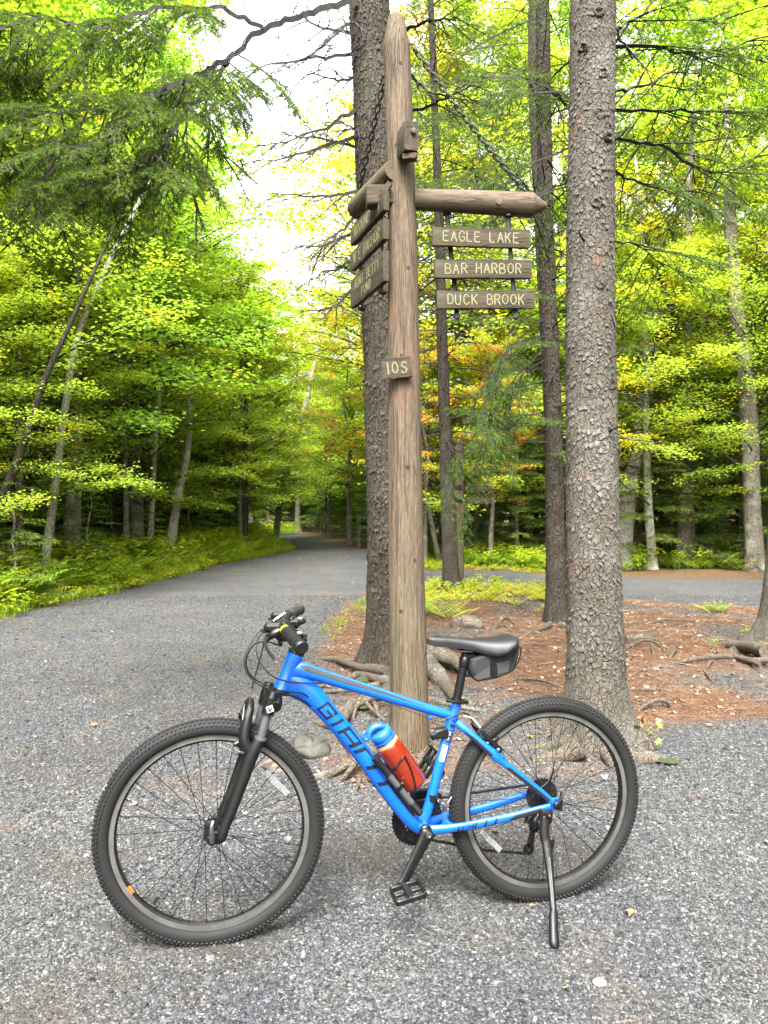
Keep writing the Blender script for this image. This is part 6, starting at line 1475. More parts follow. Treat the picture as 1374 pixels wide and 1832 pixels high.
# ---- shared crowns for the woods
MC = [maple_crown('crown', 201, 9.5, 1.9, 3.2, 46, 30000, .078, 'green', 'yellow', .06), maple_crown('crown', 202, 11, 2.6, 3.4, 52, 33000, .08, 'green', 'yellow', .06), maple_crown('crown', 203, 8.0, 1.4, 2.9, 42, 26000, .076, 'green', 'yellow', .08),
      maple_crown('crown', 204, 10, 2.4, 3.1, 44, 28000, .08, 'yellow', 'green', .4), maple_crown('crown', 205, 8.5, 2.0, 2.8, 38, 21000, .08, 'orange', 'green', .55), maple_crown('crown', 206, 4.6, .8, 2.0, 30, 13000, .088, 'green', 'yellow', .1)]
SCR = [spruce_crown('crown', 211, 9.0, 2.0, 1.7, 95, SPR, .022, .06, .012, dead=.3), spruce_crown('crown', 212, 11.0, 3.0, 1.9, 100, SPR, .024, .065, .013, dead=.35), spruce_crown('crown', 213, 3.6, .15, 1.25, 60, SPR + SPR_L, .016, .05, .010, step=6),
       spruce_crown('crown', 214, 5.0, .4, 1.5, 80, SPR_L + SPR, .016, .055, .011, step=6), spruce_crown('crown', 215, 1.9, .05, .85, 44, SPR_L, .013, .035, .006, step=5)]
print('crowns', [len(m.polygons) for m in MC + SCR])
SPARSE = maple_crown('crown', 231, 8.5, 3.4, 4.3, 36, 8000, .085, 'green', 'yellow', .4)
BAREC = spruce_crown('crown', 216, 8.0, 1.0, 1.4, 70, SPR, .04, .06, .010, dead=1.3)

_cache = {}
def wood_tree(kind, x, y, s, rz, label, group, lean=0.0, mat=None, color=None, trunk_r=None, vi=0):
    """forest tree: own trunk and crown objects, meshes shared between alike trees"""
    H_ = {'m0': 9.5, 'm1': 11, 'm2': 8, 'm3': 10, 'm4': 8.5, 'm5': 4.6, 'm6': 8.5, 's0': 9, 's1': 11, 's2': 3.6, 's3': 5, 's4': 1.9, 'b': 8}[kind]
    cm = (MC + [SPARSE])[int(kind[1])] if kind[0] == 'm' else (SCR[int(kind[1])] if kind[0] == 's' else BAREC)
    key = (kind, vi, mat.name if mat else '')
    if key not in _cache:
        r = np.random.default_rng(hash(kind) % 7 + vi * 31 + ord(kind[-1])); r0 = H_ * (.013 if kind[0] == 'm' else .0125); mb = MB(); n = 7
        P = [(0, 0, -.3)] + [(np.cumsum(r.normal(0, .05, n))[i] * (1 if kind[0] == 'm' else .3), np.cumsum(r.normal(0, .05, n))[i] * (1 if kind[0] == 'm' else .3), H_ * .93 * (i + 1) / n) for i in range(n)]
        trunk_mesh(mb, P, [r0 * 1.2] + [r0 * (1 - .86 * (i + 1) / n) for i in range(n)], 10, 3, vi, .1, .25)
        o = mb.build('trunk', mat or M_BARK_FAR, None, 60); _cache[key] = o.data; COL.objects.unlink(o); bpy.data.objects.remove(o)
    z = float(height(np.array([x]), np.array([y]))[0]); name = {'m': 'maple_tree', 's': 'spruce_tree', 'b': 'bare_spruce_tree'}[kind[0]]
    e = empty(name, (x, y, z), rz); e.rotation_euler = (lean * cos(rz), lean * sin(rz), rz); e.scale = (s, s, s); tag(e, label, 'tree', group)
    t = bpy.data.objects.new('trunk', _cache[key]); link(t, e); c = bpy.data.objects.new('crown', cm); link(c, e)
    if color: c.color = (*color, 1)
    return e
TINT = lambda r: (r.uniform(.8, 1.2), r.uniform(.85, 1.15), r.uniform(.7, 1.3))

# named trunks one can pick out, left side
def slim(label, lst, widths, mat, seed, crown=None, cs=1.0, name='tree', flare=.3, col=None, crot=None):
    p = px_path(lst); g0 = float(height(np.array([p[0][0]]), np.array([p[0][1]]))[0]); p[0][2] = g0; dd = lst[0][2]
    p += [p[-1] + (p[-1] - p[-2]) / np.linalg.norm(p[-1] - p[-2]) * 2.0]; r = [w / 2 / F_PX * l[2] for w, l in zip(widths, lst)] + [widths[-1] / 5 / F_PX * lst[-1][2]]
    return make_tree(name, label, p, r, mat, crown, n=14, seed=seed, flare=flare, crown_scale=cs, color=col, crown_rot=crot)
slim('slender grey trunk curving up from the fern bank beside the road, lichen on its bark', [(72, 1030, 12.0), (95, 900, 12.0), (115, 740, 12.0), (140, 600, 12.0), (190, 480, 12.2), (240, 380, 12.4)], [18, 14, 13, 12, 10, 8], M_BARK_PALE, 1, MC[0], .62, 'maple_tree')
slim('dark leaning trunk crossing the pale undergrowth behind the young spruces', [(-60, 1075, 10.6), (-8, 925, 10.6), (40, 800, 10.6), (80, 680, 10.6), (130, 570, 10.7)], [18, 16, 14, 11, 8], M_BARK_BROWN, 2, MC[2], .6, 'maple_tree')
slim('stout grey spruce trunk among low spruces behind the slender curved one', [(128, 1035, 14.2), (132, 850, 14.2), (140, 650, 14.2), (146, 450, 14.2), (150, 250, 14.2)], [30, 27, 24, 20, 15], M_BARK_FAR, 3, SCR[1], 1.0, 'spruce_tree')
slim('pair-like pale thin trunk rising from the roadside ferns', [(267, 985, 18), (272, 900, 18), (278, 790, 18), (290, 650, 18)], [12, 10, 10, 8], M_BARK_PALE, 4, MC[2], .8, 'maple_tree')
slim('dark upright dead spruce trunk with bare twigs in the shade', [(252, 970, 20), (254, 850, 20), (250, 700, 20), (246, 560, 20)], [17, 15, 13, 10], M_BARK_BROWN, 5, BAREC, 1.0, 'bare_spruce_tree')
slim('leaning mottled trunk bending over the bank near the road', [(300, 975, 18.5), (318, 890, 18.5), (335, 810, 18.5), (340, 700, 18.5), (330, 600, 18.5)], [20, 15, 13, 11, 8], M_BARK_PALE, 6, MC[1], .75, 'maple_tree')
slim('straight brown trunk, darker of two standing close together by the road', [(440, 980, 24), (438, 880, 24), (440, 780, 24), (442, 600, 24)], [11, 10, 9, 8], M_BARK_BROWN, 7, MC[2], .95, 'maple_tree')
slim('straight grey trunk, paler of two standing close together by the road', [(431, 975, 25), (432, 880, 25), (434, 760, 25), (432, 560, 25)], [12, 11, 10, 8], M_BARK_PALE, 8, MC[0], .95, 'maple_tree')
slim('pale birch leaning to one side where the road bends away', [(492, 958, 33), (505, 880, 33), (525, 800, 33), (548, 720, 33), (565, 640, 33)], [12, 11, 10, 8, 6], M_BARK_PALE, 9, MC[5], 1.3, 'birch_tree')
# right side
slim('crooked mossy trunk with a burl and one heavy side limb behind the grey trunk', [(1112, 1032, 17.5), (1122, 900, 17.5), (1140, 800, 17.5), (1156, 700, 17.5), (1166, 620, 17.5), (1158, 520, 17.5), (1150, 430, 17.6)], [34, 30, 26, 24, 24, 18, 12], M_BARK_PALE, 11, MC[3], .8, 'maple_tree', crot=2.0)
slim('pale thin upright trunk standing at the far edge of the gravel', [(1168, 1033, 17.2), (1160, 900, 17.2), (1157, 780, 17.2), (1155, 640, 17.3), (1150, 500, 17.3)], [17, 15, 13, 11, 8], M_BARK_PALE, 12, MC[2], .85, 'maple_tree')
slim('rough brown trunk with peeling bark at the far gravel edge, tallest on that side', [(1352, 1034, 16.8), (1345, 900, 16.8), (1340, 750, 16.8), (1325, 620, 16.8), (1312, 500, 16.8), (1305, 350, 16.8)], [34, 30, 30, 27, 24, 20], M_BARK_FAR, 13, MC[1], .8, 'maple_tree')
slim('thin pale birch leaning behind the log post', [(785, 1005, 20), (775, 950, 20), (766, 890, 20), (755, 800, 20), (748, 700, 20)], [9, 9, 8, 7, 6], M_BARK_PALE, 14, MC[5], 1.1, 'birch_tree')
# leaning limb of the crooked tree
mb = MB(); mb.tube([at(1168, 605, 17.4), at(1195, 590, 17.2), at(1208, 570, 17.1), at(1190, 520, 17), at(1165, 460, 17), at(1150, 400, 17)], [.13, .11, .09, .07, .06, .04], 10, sub=4)
lm = mb.build('maple_tree', M_BARK_BROWN, None, 60); lm.name = 'dead_limb'; tag(lm, 'broken dark limb lodged against the crooked trunk', 'branch')
mb = MB(); bm = bmesh.new(); bmesh.ops.create_icosphere(bm, subdivisions=3, radius=1); V = np.array([v.co for v in bm.verts]); Fs = [[v.index for v in f_.verts] for f_ in bm.faces]; bm.free()
# tree at the right border of the picture
d = 7.0
pe = px_path([(1385, 1165, d), (1392, 1100, d), (1400, 1000, d), (1408, 800, d), (1420, 400, d)]); pe[0][2] = 0
edge, swe = make_tree('spruce_tree', 'mossy footed trunk at the very edge of the needle covered ground', pe + [pe[-1] + np.array([.1, 0, 4])], [.20, .16, .14, .13, .11, .05], M_BARK_BIG, n=36, seed=17, flare=.75, sub=8)
flakes(swe, 500, 3, .01, .022, 0, 5, M_FLAKE, edge, None)
groots(edge, pe[0], [([(1370, 1165, .12), (1340, 1160, .05), (1300, 1153, .02), (1262, 1152, .0)], .07, .02), ([(1372, 1180, .06), (1345, 1182, .05), (1315, 1175, .035), (1290, 1173, .04), (1240, 1178, .03), (1200, 1190, .01), (1150, 1200, .0)], .03, .018),
                     ([(1330, 1150, .03), (1290, 1145, .02), (1262, 1150, .0)], .02, .01), ([(1360, 1190, .05), (1335, 1178, .06), (1320, 1175, .05)], .02, .012)])
# loose roots that cross the trodden ground belong to the big trunk
groots(big, pa[0], [([(1120, 1145, .02), (1160, 1140, .035), (1195, 1150, .0)], .028, .012), ([(1120, 1160, .0), (1150, 1148, .03), (1175, 1150, .03), (1195, 1172, .0)], .016, .012), ([(1165, 1152, .03), (1168, 1165, .01), (1170, 1178, .0)], .014, .007),
                     ([(1120, 1234, .0), (1150, 1233, .02), (1200, 1236, .02), (1240, 1241, .0)], .011, .008), ([(1140, 1272, .0), (1165, 1255, .03), (1185, 1252, .04), (1200, 1258, .01)], .013, .02), ([(1153, 1118, .0), (1190, 1108, .02), (1230, 1108, .02), (1300, 1112, .0)], .016, .010),
                     ([(1225, 1136, .0), (1260, 1134, .01), (1275, 1135, .0)], .008, .006), ([(1265, 1195, .0), (1270, 1185, .03), (1278, 1182, .0)], .016, .018), ([(1260, 1200, .01), (1268, 1210, .02), (1276, 1220, .0)], .010, .008), ([(1125, 1212, .0), (1145, 1200, .02), (1158, 1188, .0)], .008, .006),
                     ([(905, 1222, .0), (930, 1216, .02), (970, 1220, .02), (1010, 1230, .0)], .014, .010), ([(880, 1128, .0), (905, 1105, .03), (925, 1120, .0)], .02, .012), ([(900, 1140, .0), (930, 1150, .02), (960, 1152, .0)], .014, .008), ([(770, 1255, .0), (810, 1262, .03), (850, 1268, .02), (900, 1272, .0)], .02, .012),
                     ([(880, 1130, .0), (900, 1118, .02), (915, 1130, .0)], .012, .008), ([(1195, 1182, .0), (1205, 1168, .03), (1212, 1162, .0)], .014, .012), ([(540, 1245, .0), (580, 1225, .02), (630, 1215, .03)], .016, .02)])

# rocks
def rock(label, c, size, seed, mat, kx=1.0):
    bm = bmesh.new(); bmesh.ops.create_icosphere(bm, subdivisions=4, radius=1); V = np.array([v.co for v in bm.verts]); Fs = [[v.index for v in f_.verts] for f_ in bm.faces]; bm.free()
    r = np.random.default_rng(seed)
    for _ in range(9):                                # cut facets
        nrm = r.normal(0, 1, 3); nrm /= np.linalg.norm(nrm); o_ = r.uniform(.62, .9); dd = V @ nrm - o_; V = V - np.clip(dd, 0, None)[:, None] * nrm * .85
    V = V * (1 + fbm(V[:, 0] * 3, V[:, 1] * 3, V[:, 2] * 3, seed, 4)[:, None] * .12) * np.array(size); mb = MB(); mb.add(V, Fs); o = mb.build('rock', mat, None, 40); o.location = c; tag(o, label, 'rock'); return o
M_ROCK = bark_material('lichened_granite', (.075, .055, .042), (.17, .13, .10), 8, .25, (.16, .17, .13), .5, 1, k=.7)
M_ROCK2 = bark_material('grey_rock', (.055, .052, .043), (.125, .118, .098), 8, .25, (.19, .20, .16), .5, 1, k=.42)
c = gp(835, 1128); rock('rounded pinkish boulder lying on red needles beyond the saddle', (c[0], c[1], .045), (.20, .15, .125), 5, M_ROCK)
c = gp(552, 1348); rock('grey lichened rock by the top of the front wheel', (c[0], c[1], .02), (.12, .11, .085), 8, M_ROCK2)
c = gp(508, 1372); rock('low brown stone seen through the front wheel', (c[0], c[1], .0), (.12, .08, .05), 9, M_ROCK)
c = gp(700, 1255); rock('pale stone wedged between roots beside the signpost', (c[0], c[1], .05), (.10, .08, .08), 12, M_ROCK2)
c = gp(1318, 1203); rock('small pale stone on the red needles', (c[0], c[1], .015), (.045, .04, .03), 13, M_ROCK2)
M_WSTONE = plain('white_stone', (.5, .5, .48), .6, noise=.1)
c = gp(1073, 1763); rock('single white pebble on the open gravel below the kickstand', (c[0], c[1], .008), (.021, .014, .011), 14, M_WSTONE)

# fallen leaves one can pick out
def leaf_thing(x, y, col, size, label, seed, z=.012):
    r = np.random.default_rng(seed); k = 10; ang = np.linspace(0, 2 * pi, k, endpoint=False); rad = np.array([1, .62, .9, .6, .95, .55, .45, .6, .9, .62]) * size * r.uniform(.85, 1.1, k); Z = r.uniform(0, size * .45, k)
    V = [(0, 0, size * .1)] + [(cos(a) * q, sin(a) * q * .75, z_) for a, q, z_ in zip(ang, rad, Z)]; mb = MB(); mb.add(V, [(0, i + 1, (i + 1) % k + 1) for i in range(k)]); mb.tube([V[6], (V[6][0] * 1.9, V[6][1] * 1.9 - .004, .004)], .0011, 5)
    q = gp(x, y); o = mb.build('fallen_leaf', plain('leaf_%02d' % seed, col, .6, noise=.35, nscale=60), None, 50); o.location = (q[0], q[1], z + float(height(np.array([q[0]]), np.array([q[1]]))[0])); o.rotation_euler = (r.normal(0, .2), r.normal(0, .2), r.random() * 6); tag(o, label, 'leaf', 'fallen leaves')
YE, OR, BR, GN = (.42, .38, .03), (.38, .20, .07), (.18, .10, .05), (.18, .25, .035)
for i, (x, y, cl_, s, lb) in enumerate(((170, 1301, OR, .035, 'tan orange leaf on open gravel, larger of two near the front tyre'), (228, 1283, OR, .03, 'tan orange leaf on open gravel, smaller and farther of two near the tyre'), (260, 1460, BR, .018, 'curled brown leaf seen inside the front wheel, near the rim'), (395, 1428, OR, .02, 'pale orange leaf just left of the fork leg'),
        (574, 1389, YE, .022, 'bright yellow leaf at the tip of the gravel edge root'), (598, 1383, YE, .014, 'small yellow green leaf on the root between two yellow leaves'), (615, 1384, YE, .02, 'yellow leaf close to the down tube'), (688, 1268, GN, .028, 'green leaf resting on roots beside the post'),
        (947, 1328, YE, .028, 'yellow green leaf framed by the rear wheel, first of three in a row'), (965, 1324, YE, .022, 'yellow leaf framed by the rear wheel, middle of three in a row'), (984, 1328, GN, .026, 'green leaf framed by the rear wheel, last of three in a row'), (971, 1341, YE, .018, 'small yellow leaf below the row of three'),
        (1035, 1350, OR, .03, 'orange leaf near the rear rim at the foot of the grey trunk'), (1085, 1356, YE, .026, 'pale yellow leaf by the rear tyre'), (1268, 1300, OR, .02, 'orange leaf lying where needles meet gravel'), (952, 1627, OR, .012, 'tiny tan leaf on gravel between rear tyre and kickstand foot'),
        (490, 1420, OR, .014, 'orange fleck of leaf below the wheel reflector'), (1010, 1775, YE, .010, 'tiny yellow leaf near the white pebble'))):
    leaf_thing(x, y, cl_, s, lb, 500 + i)

# maple seedling by the rear tyre
q = gp(1160, 1345); sdl = empty('maple_seedling', (q[0], q[1], 0)); tag(sdl, 'tiny maple seedling with bright green leaves beside the rear tyre', 'plant')
mb = MB(); mb.tube([(0, 0, 0), (.0, 0, .06), (-.01, 0, .12)], .0018, 6, sub=3); mb.build('stem', M_TWIG, sdl)
def maple_leaf_mesh(size):
    ang = [0, 22, 38, 62, 80, 110, 128, 160, 180, 200, 232, 250, 280, 298, 322, 338]; rad = [1, .5, .72, .86, .45, .7, .4, .28, .12, .28, .4, .7, .45, .86, .72, .5]
    V = [(0, 0, 0)] + [(cos(radians(a)) * r_ * size, sin(radians(a)) * r_ * size, -.12 * size * r_ ** 2) for a, r_ in zip(ang, rad)]; k = len(ang); m = MB(); m.add(V, [(0, i + 1, (i + 1) % k + 1) for i in range(k)]); return m
M_SEED = plain('seedling_leaf', (.15, .29, .03), .5, noise=.2, nscale=60)
for k, (x, y, s, a) in enumerate(((1142, 1302, .040, 2.8), (1163, 1310, .036, 4.4), (1178, 1296, .034, .3), (1176, 1325, .032, 5.2), (1152, 1288, .018, 1.5))):
    o = maple_leaf_mesh(s).build('leaf', M_SEED, sdl, 0); w = at(x, y, q[1] + .02 * (k % 3)); o.location = Vector(w) - Vector(sdl.location); o.rotation_euler = (.75, .2 * (k - 2), a)
    mb = MB(); mb.tube([(-.01, 0, .11), (np.array(o.location) * .5 + np.array([-.005, 0, .07])), np.array(o.location)], .0011, 5, sub=3); mb.build('leaf_stalk', M_SEED, sdl)

# ---- the woods
R = np.random.default_rng(99)
for (x, y, k, s_, lb) in ((.6, 26.5, 'm6', 1.6, 'thinly leaved tall maple against the sky, farther one beside the brown trunk'), (.45, 20.6, 'm6', 1.25, 'thinly leaved maple reaching over the road beside the brown trunk'), (2.6, 18.9, 'm4', .62, 'orange maple glowing low behind the trail name boards'), (1.0, 18.9, 'm4', .62, 'small orange maple peeping out right beside the log post'), (2.9, 22.0, 'm1', 1.35, 'tall green maple rising behind the far signpost'), (1.2, 23.5, 'm3', 1.5, 'tall yellowing maple filling the gap beside the log post'), (5.4, 24.0, 'm1', 1.55, 'very tall green maple behind the trail name boards'), (8.6, 20.8, 'm0', 1.6, 'very tall green maple over the far gravel'),
                          (11.5, 23.5, 'm1', 1.6, 'tall maple at the back of the far gravel wood'), (6.9, 17.9, 's1', 1.15, 'tall spruce with thin boughs over the far gravel'), (3.9, 27.5, 's1', 1.4, 'tall dark spruce rising above the orange maples'), (-9.8, 13.2, 'm1', 1.5, 'tallest green maple in the first rank by the fern bank'),
                          (-12.5, 17.5, 'm3', 1.6, 'tall yellow green maple rising over the others across the road'), (-8.8, 17.0, 'm0', 1.35, 'high crowned green maple behind the grey spruce trunk'), (-11.0, 22.0, 'm1', 1.5, 'high green maple far back across the road'), (-8.0, 25.5, 'm1', 1.25, 'green maple behind the two close straight trunks')):
    wood_tree(k, x, y, s_, R.random() * 6, lb, None, .02, color=(R.uniform(.85, 1.2), R.uniform(.9, 1.15), 1.0))
def free(x, y, lst, dmin):
    return all((x - a) ** 2 + (y - b) ** 2 > dmin ** 2 for a, b in lst)
placed = []
MARKS = [(72, 'the slender curved trunk'), (140, 'the stout grey trunk'), (252, 'the dead bare trunk'), (330, 'the leaning mottled trunk'), (436, 'the two close straight trunks'), (520, 'the road bend'), (680, 'the brown trunk'), (735, 'the log post'), (800, 'the thin leaning trunk'), (870, 'the trail name boards'), (990, 'the slim brown trunk'), (1060, 'the thick grey trunk'), (1118, 'the crooked trunk'), (1168, 'the pale thin trunk'), (1345, 'the rough brown trunk')]
used_labels = set()
def landmark_label(desc, x, y, s):
    px = 687 + x / y * F_PX; m = min(MARKS, key=lambda q: abs(q[0] - px)); side = 'behind' if abs(px - m[0]) < 16 else ('just left of' if px < m[0] else 'just right of')
    size = 'low' if s < .92 else ('tall' if s > 1.1 else 'middling'); dep = 'near the front' if y < 17 else ('well back' if y < 24 else ('far back' if y < 33 else 'very far back'))
    for lab in ('%s %s, %s %s' % (size, desc, side, m[1]), '%s %s, %s, %s %s' % (size, desc, dep, side, m[1])):
        while len(lab.split()) > 16: lab = lab.split(' ', 1)[1]
        if lab not in used_labels: used_labels.add(lab); return lab
    return ' '.join(lab.split()[-16:])
def fill(n, xf, yf, kinds, smin, smax, dmin, labels, group, cond, lean=.04):
    c = 0; tries = 0
    while c < n and tries < n * 60:
        tries += 1; y = R.uniform(*yf); x = R.uniform(*xf); 
        if not cond(x, y) or not free(x, y, placed, dmin): continue
        if abs(x) > y * .58 + 1.0: continue
        k = kinds[R.integers(len(kinds))]; placed.append((x, y)); s = R.uniform(smin, smax)
        lab = labels[k[0]]
        if k == 'm3': lab = labels.get('y', lab)
        if k == 'm4': lab = labels.get('o', lab)
        wood_tree(k, x, y, s, R.random() * 6.28, landmark_label(lab, x, y, s), group + {'m': ', maples', 's': ', spruces', 'b': ', bare ones'}[k[0]] + {'m3': ' turning yellow', 'm4': ' turning orange'}.get(k, ''), lean * R.normal(), vi=int(R.integers(3)), color=TINT(R), mat=[M_BARK_FAR, M_BARK_PALE, M_BARK_BROWN][R.integers(3)]); c += 1
LE = lambda x, y: left_edge(y) - x
# first rank along the left bank: maples that hang over the road
for (x, y, k, s, rz, lb) in ((-6.3, 11.5, 'm1', .9, .3, 'leafy green maple overhanging the fern bank, closest to the camera'), (-8.2, 9.6, 'm0', .9, 1.9, 'broad green maple whose boughs fill the view beside the road'), (-6.1, 15.0, 'm0', 1.08, 4.0, 'green maple leaning out over the gravel road edge'),
                             (-6.0, 18.8, 'm1', 1.22, 2.2, 'tall green maple beyond the leaning mottled trunk'), (-9.0, 14.0, 'm2', 1.15, 5.0, 'bushy maple behind the first green ones'), (-6.9, 23.0, 'm0', 1.15, .9, 'light green maple beside the two close straight trunks'), (-7.4, 28.5, 'm1', 1.0, 3.3, 'green maple just before the road bends away'),
                             (-8.5, 19.5, 'm0', .95, 1.2, 'lime green maple set back from the road'), (-7.5, 33.0, 'm0', 1.0, 2.4, 'far green maple where the road disappears')):
    wood_tree(k, x, y, s * 1.12, rz, lb, None, .03, color=TINT(R)); placed.append((x, y))
# young spruces on the left bank
for (x, y, s_, lb) in ((-6.3, 13.4, .85, 'dead twiggy spruce between the slender curved and stout trunks'), (-5.7, 17.2, .8, 'dead twiggy spruce beside the leaning mottled trunk')): wood_tree('b', x, y, s_, R.random() * 6, lb, None, .02); placed.append((x, y))
for (x, y, k, s, lb) in ((-5.1, 10.7, 's4', 1.2, 'bright feathery spruce bush at the foot of the dark leaning trunk'), (-5.2, 13.6, 's4', 1.1, 'low bright spruce just beyond the slender curved trunk'), (-5.0, 16.6, 's4', .9, 'little spruce in the ferns short of the mottled trunk'), (-6.4, 10.2, 's4', 1.1, 'small bright spruce at the left border of the bank'), (-5.9, 11.8, 's2', .62, 'bushy young spruce behind the slender curved trunk'), (-7.3, 12.4, 's3', .8, 'young dark spruce deep in the bank'), (-6.0, 14.2, 's4', 1.25, 'low spruce bush beside the ferns'),
                         (-7.0, 17.2, 's3', .85, 'dense young spruce between the thin trunks'), (-5.6, 20.5, 's2', .7, 'dark little spruce close to the road edge'), (-6.6, 21.5, 's3', .95, 'pointed young spruce behind the little one'), (-5.5, 25.0, 's3', .9, 'narrow spruce right of the close pair of trunks'), (-8.2, 15.8, 's3', 1.1, 'shaded spruce behind the grey trunk')):
    wood_tree(k, x, y, s, R.random() * 6, lb, None, 0, color=(R.uniform(1.25, 1.6), R.uniform(1.25, 1.5), 1.2)); placed.append((x, y))  # crown tint raised to make up for the shade on the bank
GL = {'m': 'green maple across the road', 's': 'dark spruce across the road', 'b': 'bare spruce across the road', 'y': 'yellowing maple across the road', 'o': 'orange maple across the road'}
fill(28, (-24, -6), (7, 34), ['m0', 'm1', 'm2', 's0', 's1', 's3', 'm1', 'b', 'm3', 's0'], .95, 1.35, 1.4, GL, 'trees in the wood across the road', lambda x, y: LE(x, y) > 2.2)
fill(46, (-13, -5.4), (8.5, 32), ['s2', 's3', 's4', 'm5', 's2'], .8, 1.3, .75, {'m': 'maple sapling under the trees', 's': 'young spruce under the trees'}, 'saplings across the road', lambda x, y: LE(x, y) > 1.1)
# far end, behind the bend
GF = {'m': 'green maple in the far wood', 's': 'dark spruce in the far wood', 'b': 'bare spruce in the far wood', 'y': 'yellow maple in the far wood', 'o': 'orange maple in the far wood'}
for (x, y, k, s, lb) in ((-.3, 27, 's3', .8, 'dark young spruce inside the road bend beside the brown trunk'), (-.8, 31, 's3', .8, 'shaded spruce at the inner side of the road bend'), (-1.3, 29.5, 'm4', .95, 'red orange maple glowing behind the brown trunk'), (-2.6, 37, 'm0', .8, 'light green maple at the end of the visible road'), (.8, 24, 's3', .9, 'bushy spruce behind the log post'),
                         (1.6, 22, 's3', .8, 'green spruce behind the thin leaning trunk'), (3.4, 19.8, 's3', .95, 'broad young spruce behind the grass verge'), (2.4, 20.5, 's2', 1.0, 'low spruce filling the gap behind the far signpost'), (4.3, 20.5, 's3', 1.1, 'tall bushy spruce behind the slim brown trunk'), (1.9, 25.5, 'm4', .85, 'orange maple seen below the trail name boards'), (4.6, 24.5, 'm4', .9, 'orange maple behind the drooping spruce boughs'), (-.9, 36, 'm5', 1.6, 'pale green maple far down the road')):
    wood_tree(k, x, y, s, R.random() * 6, lb, None, 0, color=TINT(R)); placed.append((x, y))
fill(28, (-14, 16), (27, 60), ['m0', 'm1', 'm3', 's0', 'm2', 's1', 'm4'], .95, 1.3, 2.0, GF, 'trees in the far wood', lambda x, y: (masks(np.array([x]), np.array([y]))[2][0] > 1.0) or (masks(np.array([x]), np.array([y]))[1][0] > 1.5))
for i, (x, y) in enumerate(((-2.2, 42), (-3.6, 45), (-5.2, 47), (-6.8, 45.5), (-8.2, 48), (-9.8, 50), (-1.0, 46), (-4.4, 50), (-7.2, 54), (-2.0, 48), (-6.0, 57), (-8.8, 49))):
    wood_tree(['m5', 's3', 'm1', 's3', 'm0', 'm1'][i % 6], x, y, R.uniform(1.15, 1.4), R.random() * 6, landmark_label(['pale green maple at the road end', 'dark young spruce at the road end'][['m', 's', 'm', 's', 'm', 'm'][i % 6] == 's'], x, y, 1.0 + .2 * (i % 3 - 1)), 'trees at the far end of the road, ' + ['maples', 'spruces'][['m', 's', 'm', 's', 'm', 'm'][i % 6] == 's'], 0, color=TINT(R))
# right-hand wood
GRT = {'m': 'green maple behind the far gravel', 's': 'dark spruce behind the far gravel', 'b': 'bare thin spruce behind the far gravel', 'y': 'yellow maple behind the far gravel', 'o': 'orange maple behind the far gravel'}
for (x, y, k, s, lb) in ((7.2, 18.2, 's0', .75, 'spruce with low green boughs over the far gravel edge'), (9.0, 19.5, 's1', .75, 'tall spruce with bare lower trunk beyond the far gravel'), (5.6, 21, 'm2', .95, 'bright green maple above the dark wood'), (8.4, 22.5, 'm0', .9, 'large green maple behind the rough brown trunk'), (10.5, 20, 's3', .9, 'leafy green spruce by the edge of the far gravel'), (6.3, 19.4, 'b', .8, 'bare twiggy spruce in the dark wood beside the pale trunk'), (6.0, 17.6, 's3', 1.25, 'light green feathery spruce at the far gravel edge, left of two'), (8.6, 18.2, 's3', 1.5, 'light green feathery spruce beside the rough brown trunk'), (7.4, 19.6, 's3', 1.6, 'full young spruce between the pale and rough trunks'), (7.9, 16.9, 's4', .7, 'knee high spruce at the rim of the far gravel')):
    wood_tree(k, x, y, s, R.random() * 6, lb, None, 0, color=TINT(R)); placed.append((x, y))
fill(34, (4.2, 24), (18.0, 40), ['m0', 'm2', 's0', 's1', 's0', 'b', 'm1', 'm3', 's1', 'm1'], .85, 1.25, 1.2, GRT, 'trees behind the far gravel', lambda x, y: masks(np.array([x]), np.array([y]))[2][0] > 2.0)
fill(10, (.5, 5), (22, 40), ['m0', 'm2', 'm3', 's0', 'm4'], .75, 1.0, 1.6, GRT, 'trees behind the far gravel', lambda x, y: masks(np.array([x]), np.array([y]))[2][0] > 2.0)

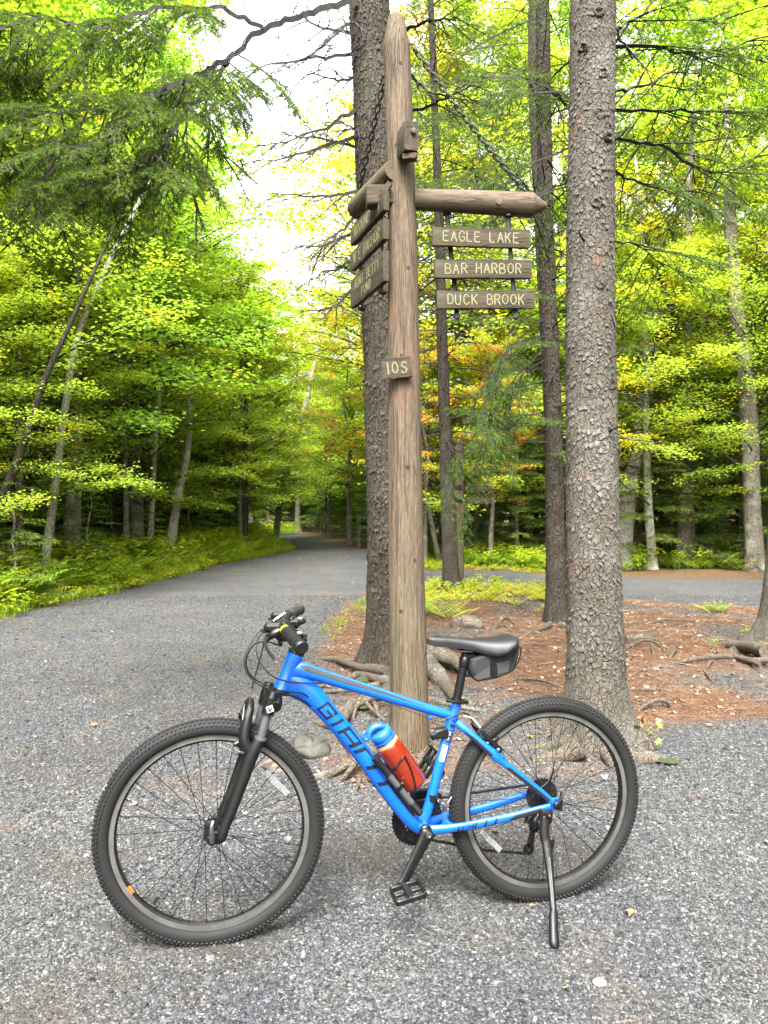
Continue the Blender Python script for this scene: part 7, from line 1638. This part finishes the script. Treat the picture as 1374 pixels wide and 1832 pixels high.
# ---- unseen crowns added above the picture on the two big trunks for shade, and the rest of the wood all round
for e_, zz, sc_ in ((big, 4.9, .62), (brown, 6.2, .7)):
    o = bpy.data.objects.new('crown', SCR[1]); link(o, e_); o.location = (0, 0, zz - 3.0 * sc_); o.scale = (sc_ * 1.1,) * 3
def far_wood():
    P = []; r = np.random.default_rng(5); young = []
    while len(P) < 330:
        a = r.random() * 2 * pi; q = r.uniform(22, 80) if sin(a) < -.05 else r.uniform(34, 80); x, y = q * cos(a), q * sin(a)  # those behind the camera are unseen, added to cut the sky light
        if y > 0 and q < 60 and not (abs(x) > y * .62 + 3):
            _, lw, rw = masks(np.array([x]), np.array([y]))
            if max(lw[0], rw[0]) < 1.5: continue
        if y < 30 and abs(x) < 8.5: continue
        P.append((x, y))
    for i in range(150):                                # unseen trees on both flanks beside the picture, added to shade the foreground
        y = r.uniform(-6, 14); s_ = 1 if i % 2 else -1; P.append((s_ * (10.5 + abs(r.normal(0, 7))) , y) if s_ > 0 else (-(11 + .25 * max(0, y) + abs(r.normal(0, 7))), y))
    for i in range(380):                                # young growth closing the view under the crowns
        a = r.uniform(.12, pi - .12); q = r.uniform(29, 48); x, y = q * cos(a), q * sin(a); _, lw, rw = masks(np.array([x]), np.array([y]))
        if max(lw[0], rw[0]) > 1.5: P.append((x, y)); young.append(len(P) - 1)
    for i in range(90):                                 # beyond the bend
        y = r.uniform(53, 85); P.append((-y * r.uniform(.02, .30), y)); young.append(len(P) - 1)
    P = np.array(P); n = len(P)
    z = height(P[:, 0], P[:, 1]) * (np.hypot(P[:, 0], P[:, 1]) < 60)
    s = r.uniform(.95, 1.45, n); idx = r.choice([0, 1, 2, 3, 5, 6, 7, 8, 9, 9, 1], n); idx[young] = r.choice([8, 9, 9, 5], len(young))
    scatter('distant_forest', np.stack([P[:, 0], P[:, 1], z], -1), np.stack([np.zeros(n), np.zeros(n), r.random(n) * 6.28], -1), np.stack([s, s, s], -1), MC + SCR[:4], idx, 'mixed green wood closing off every view behind the nearer trees')
far_wood()
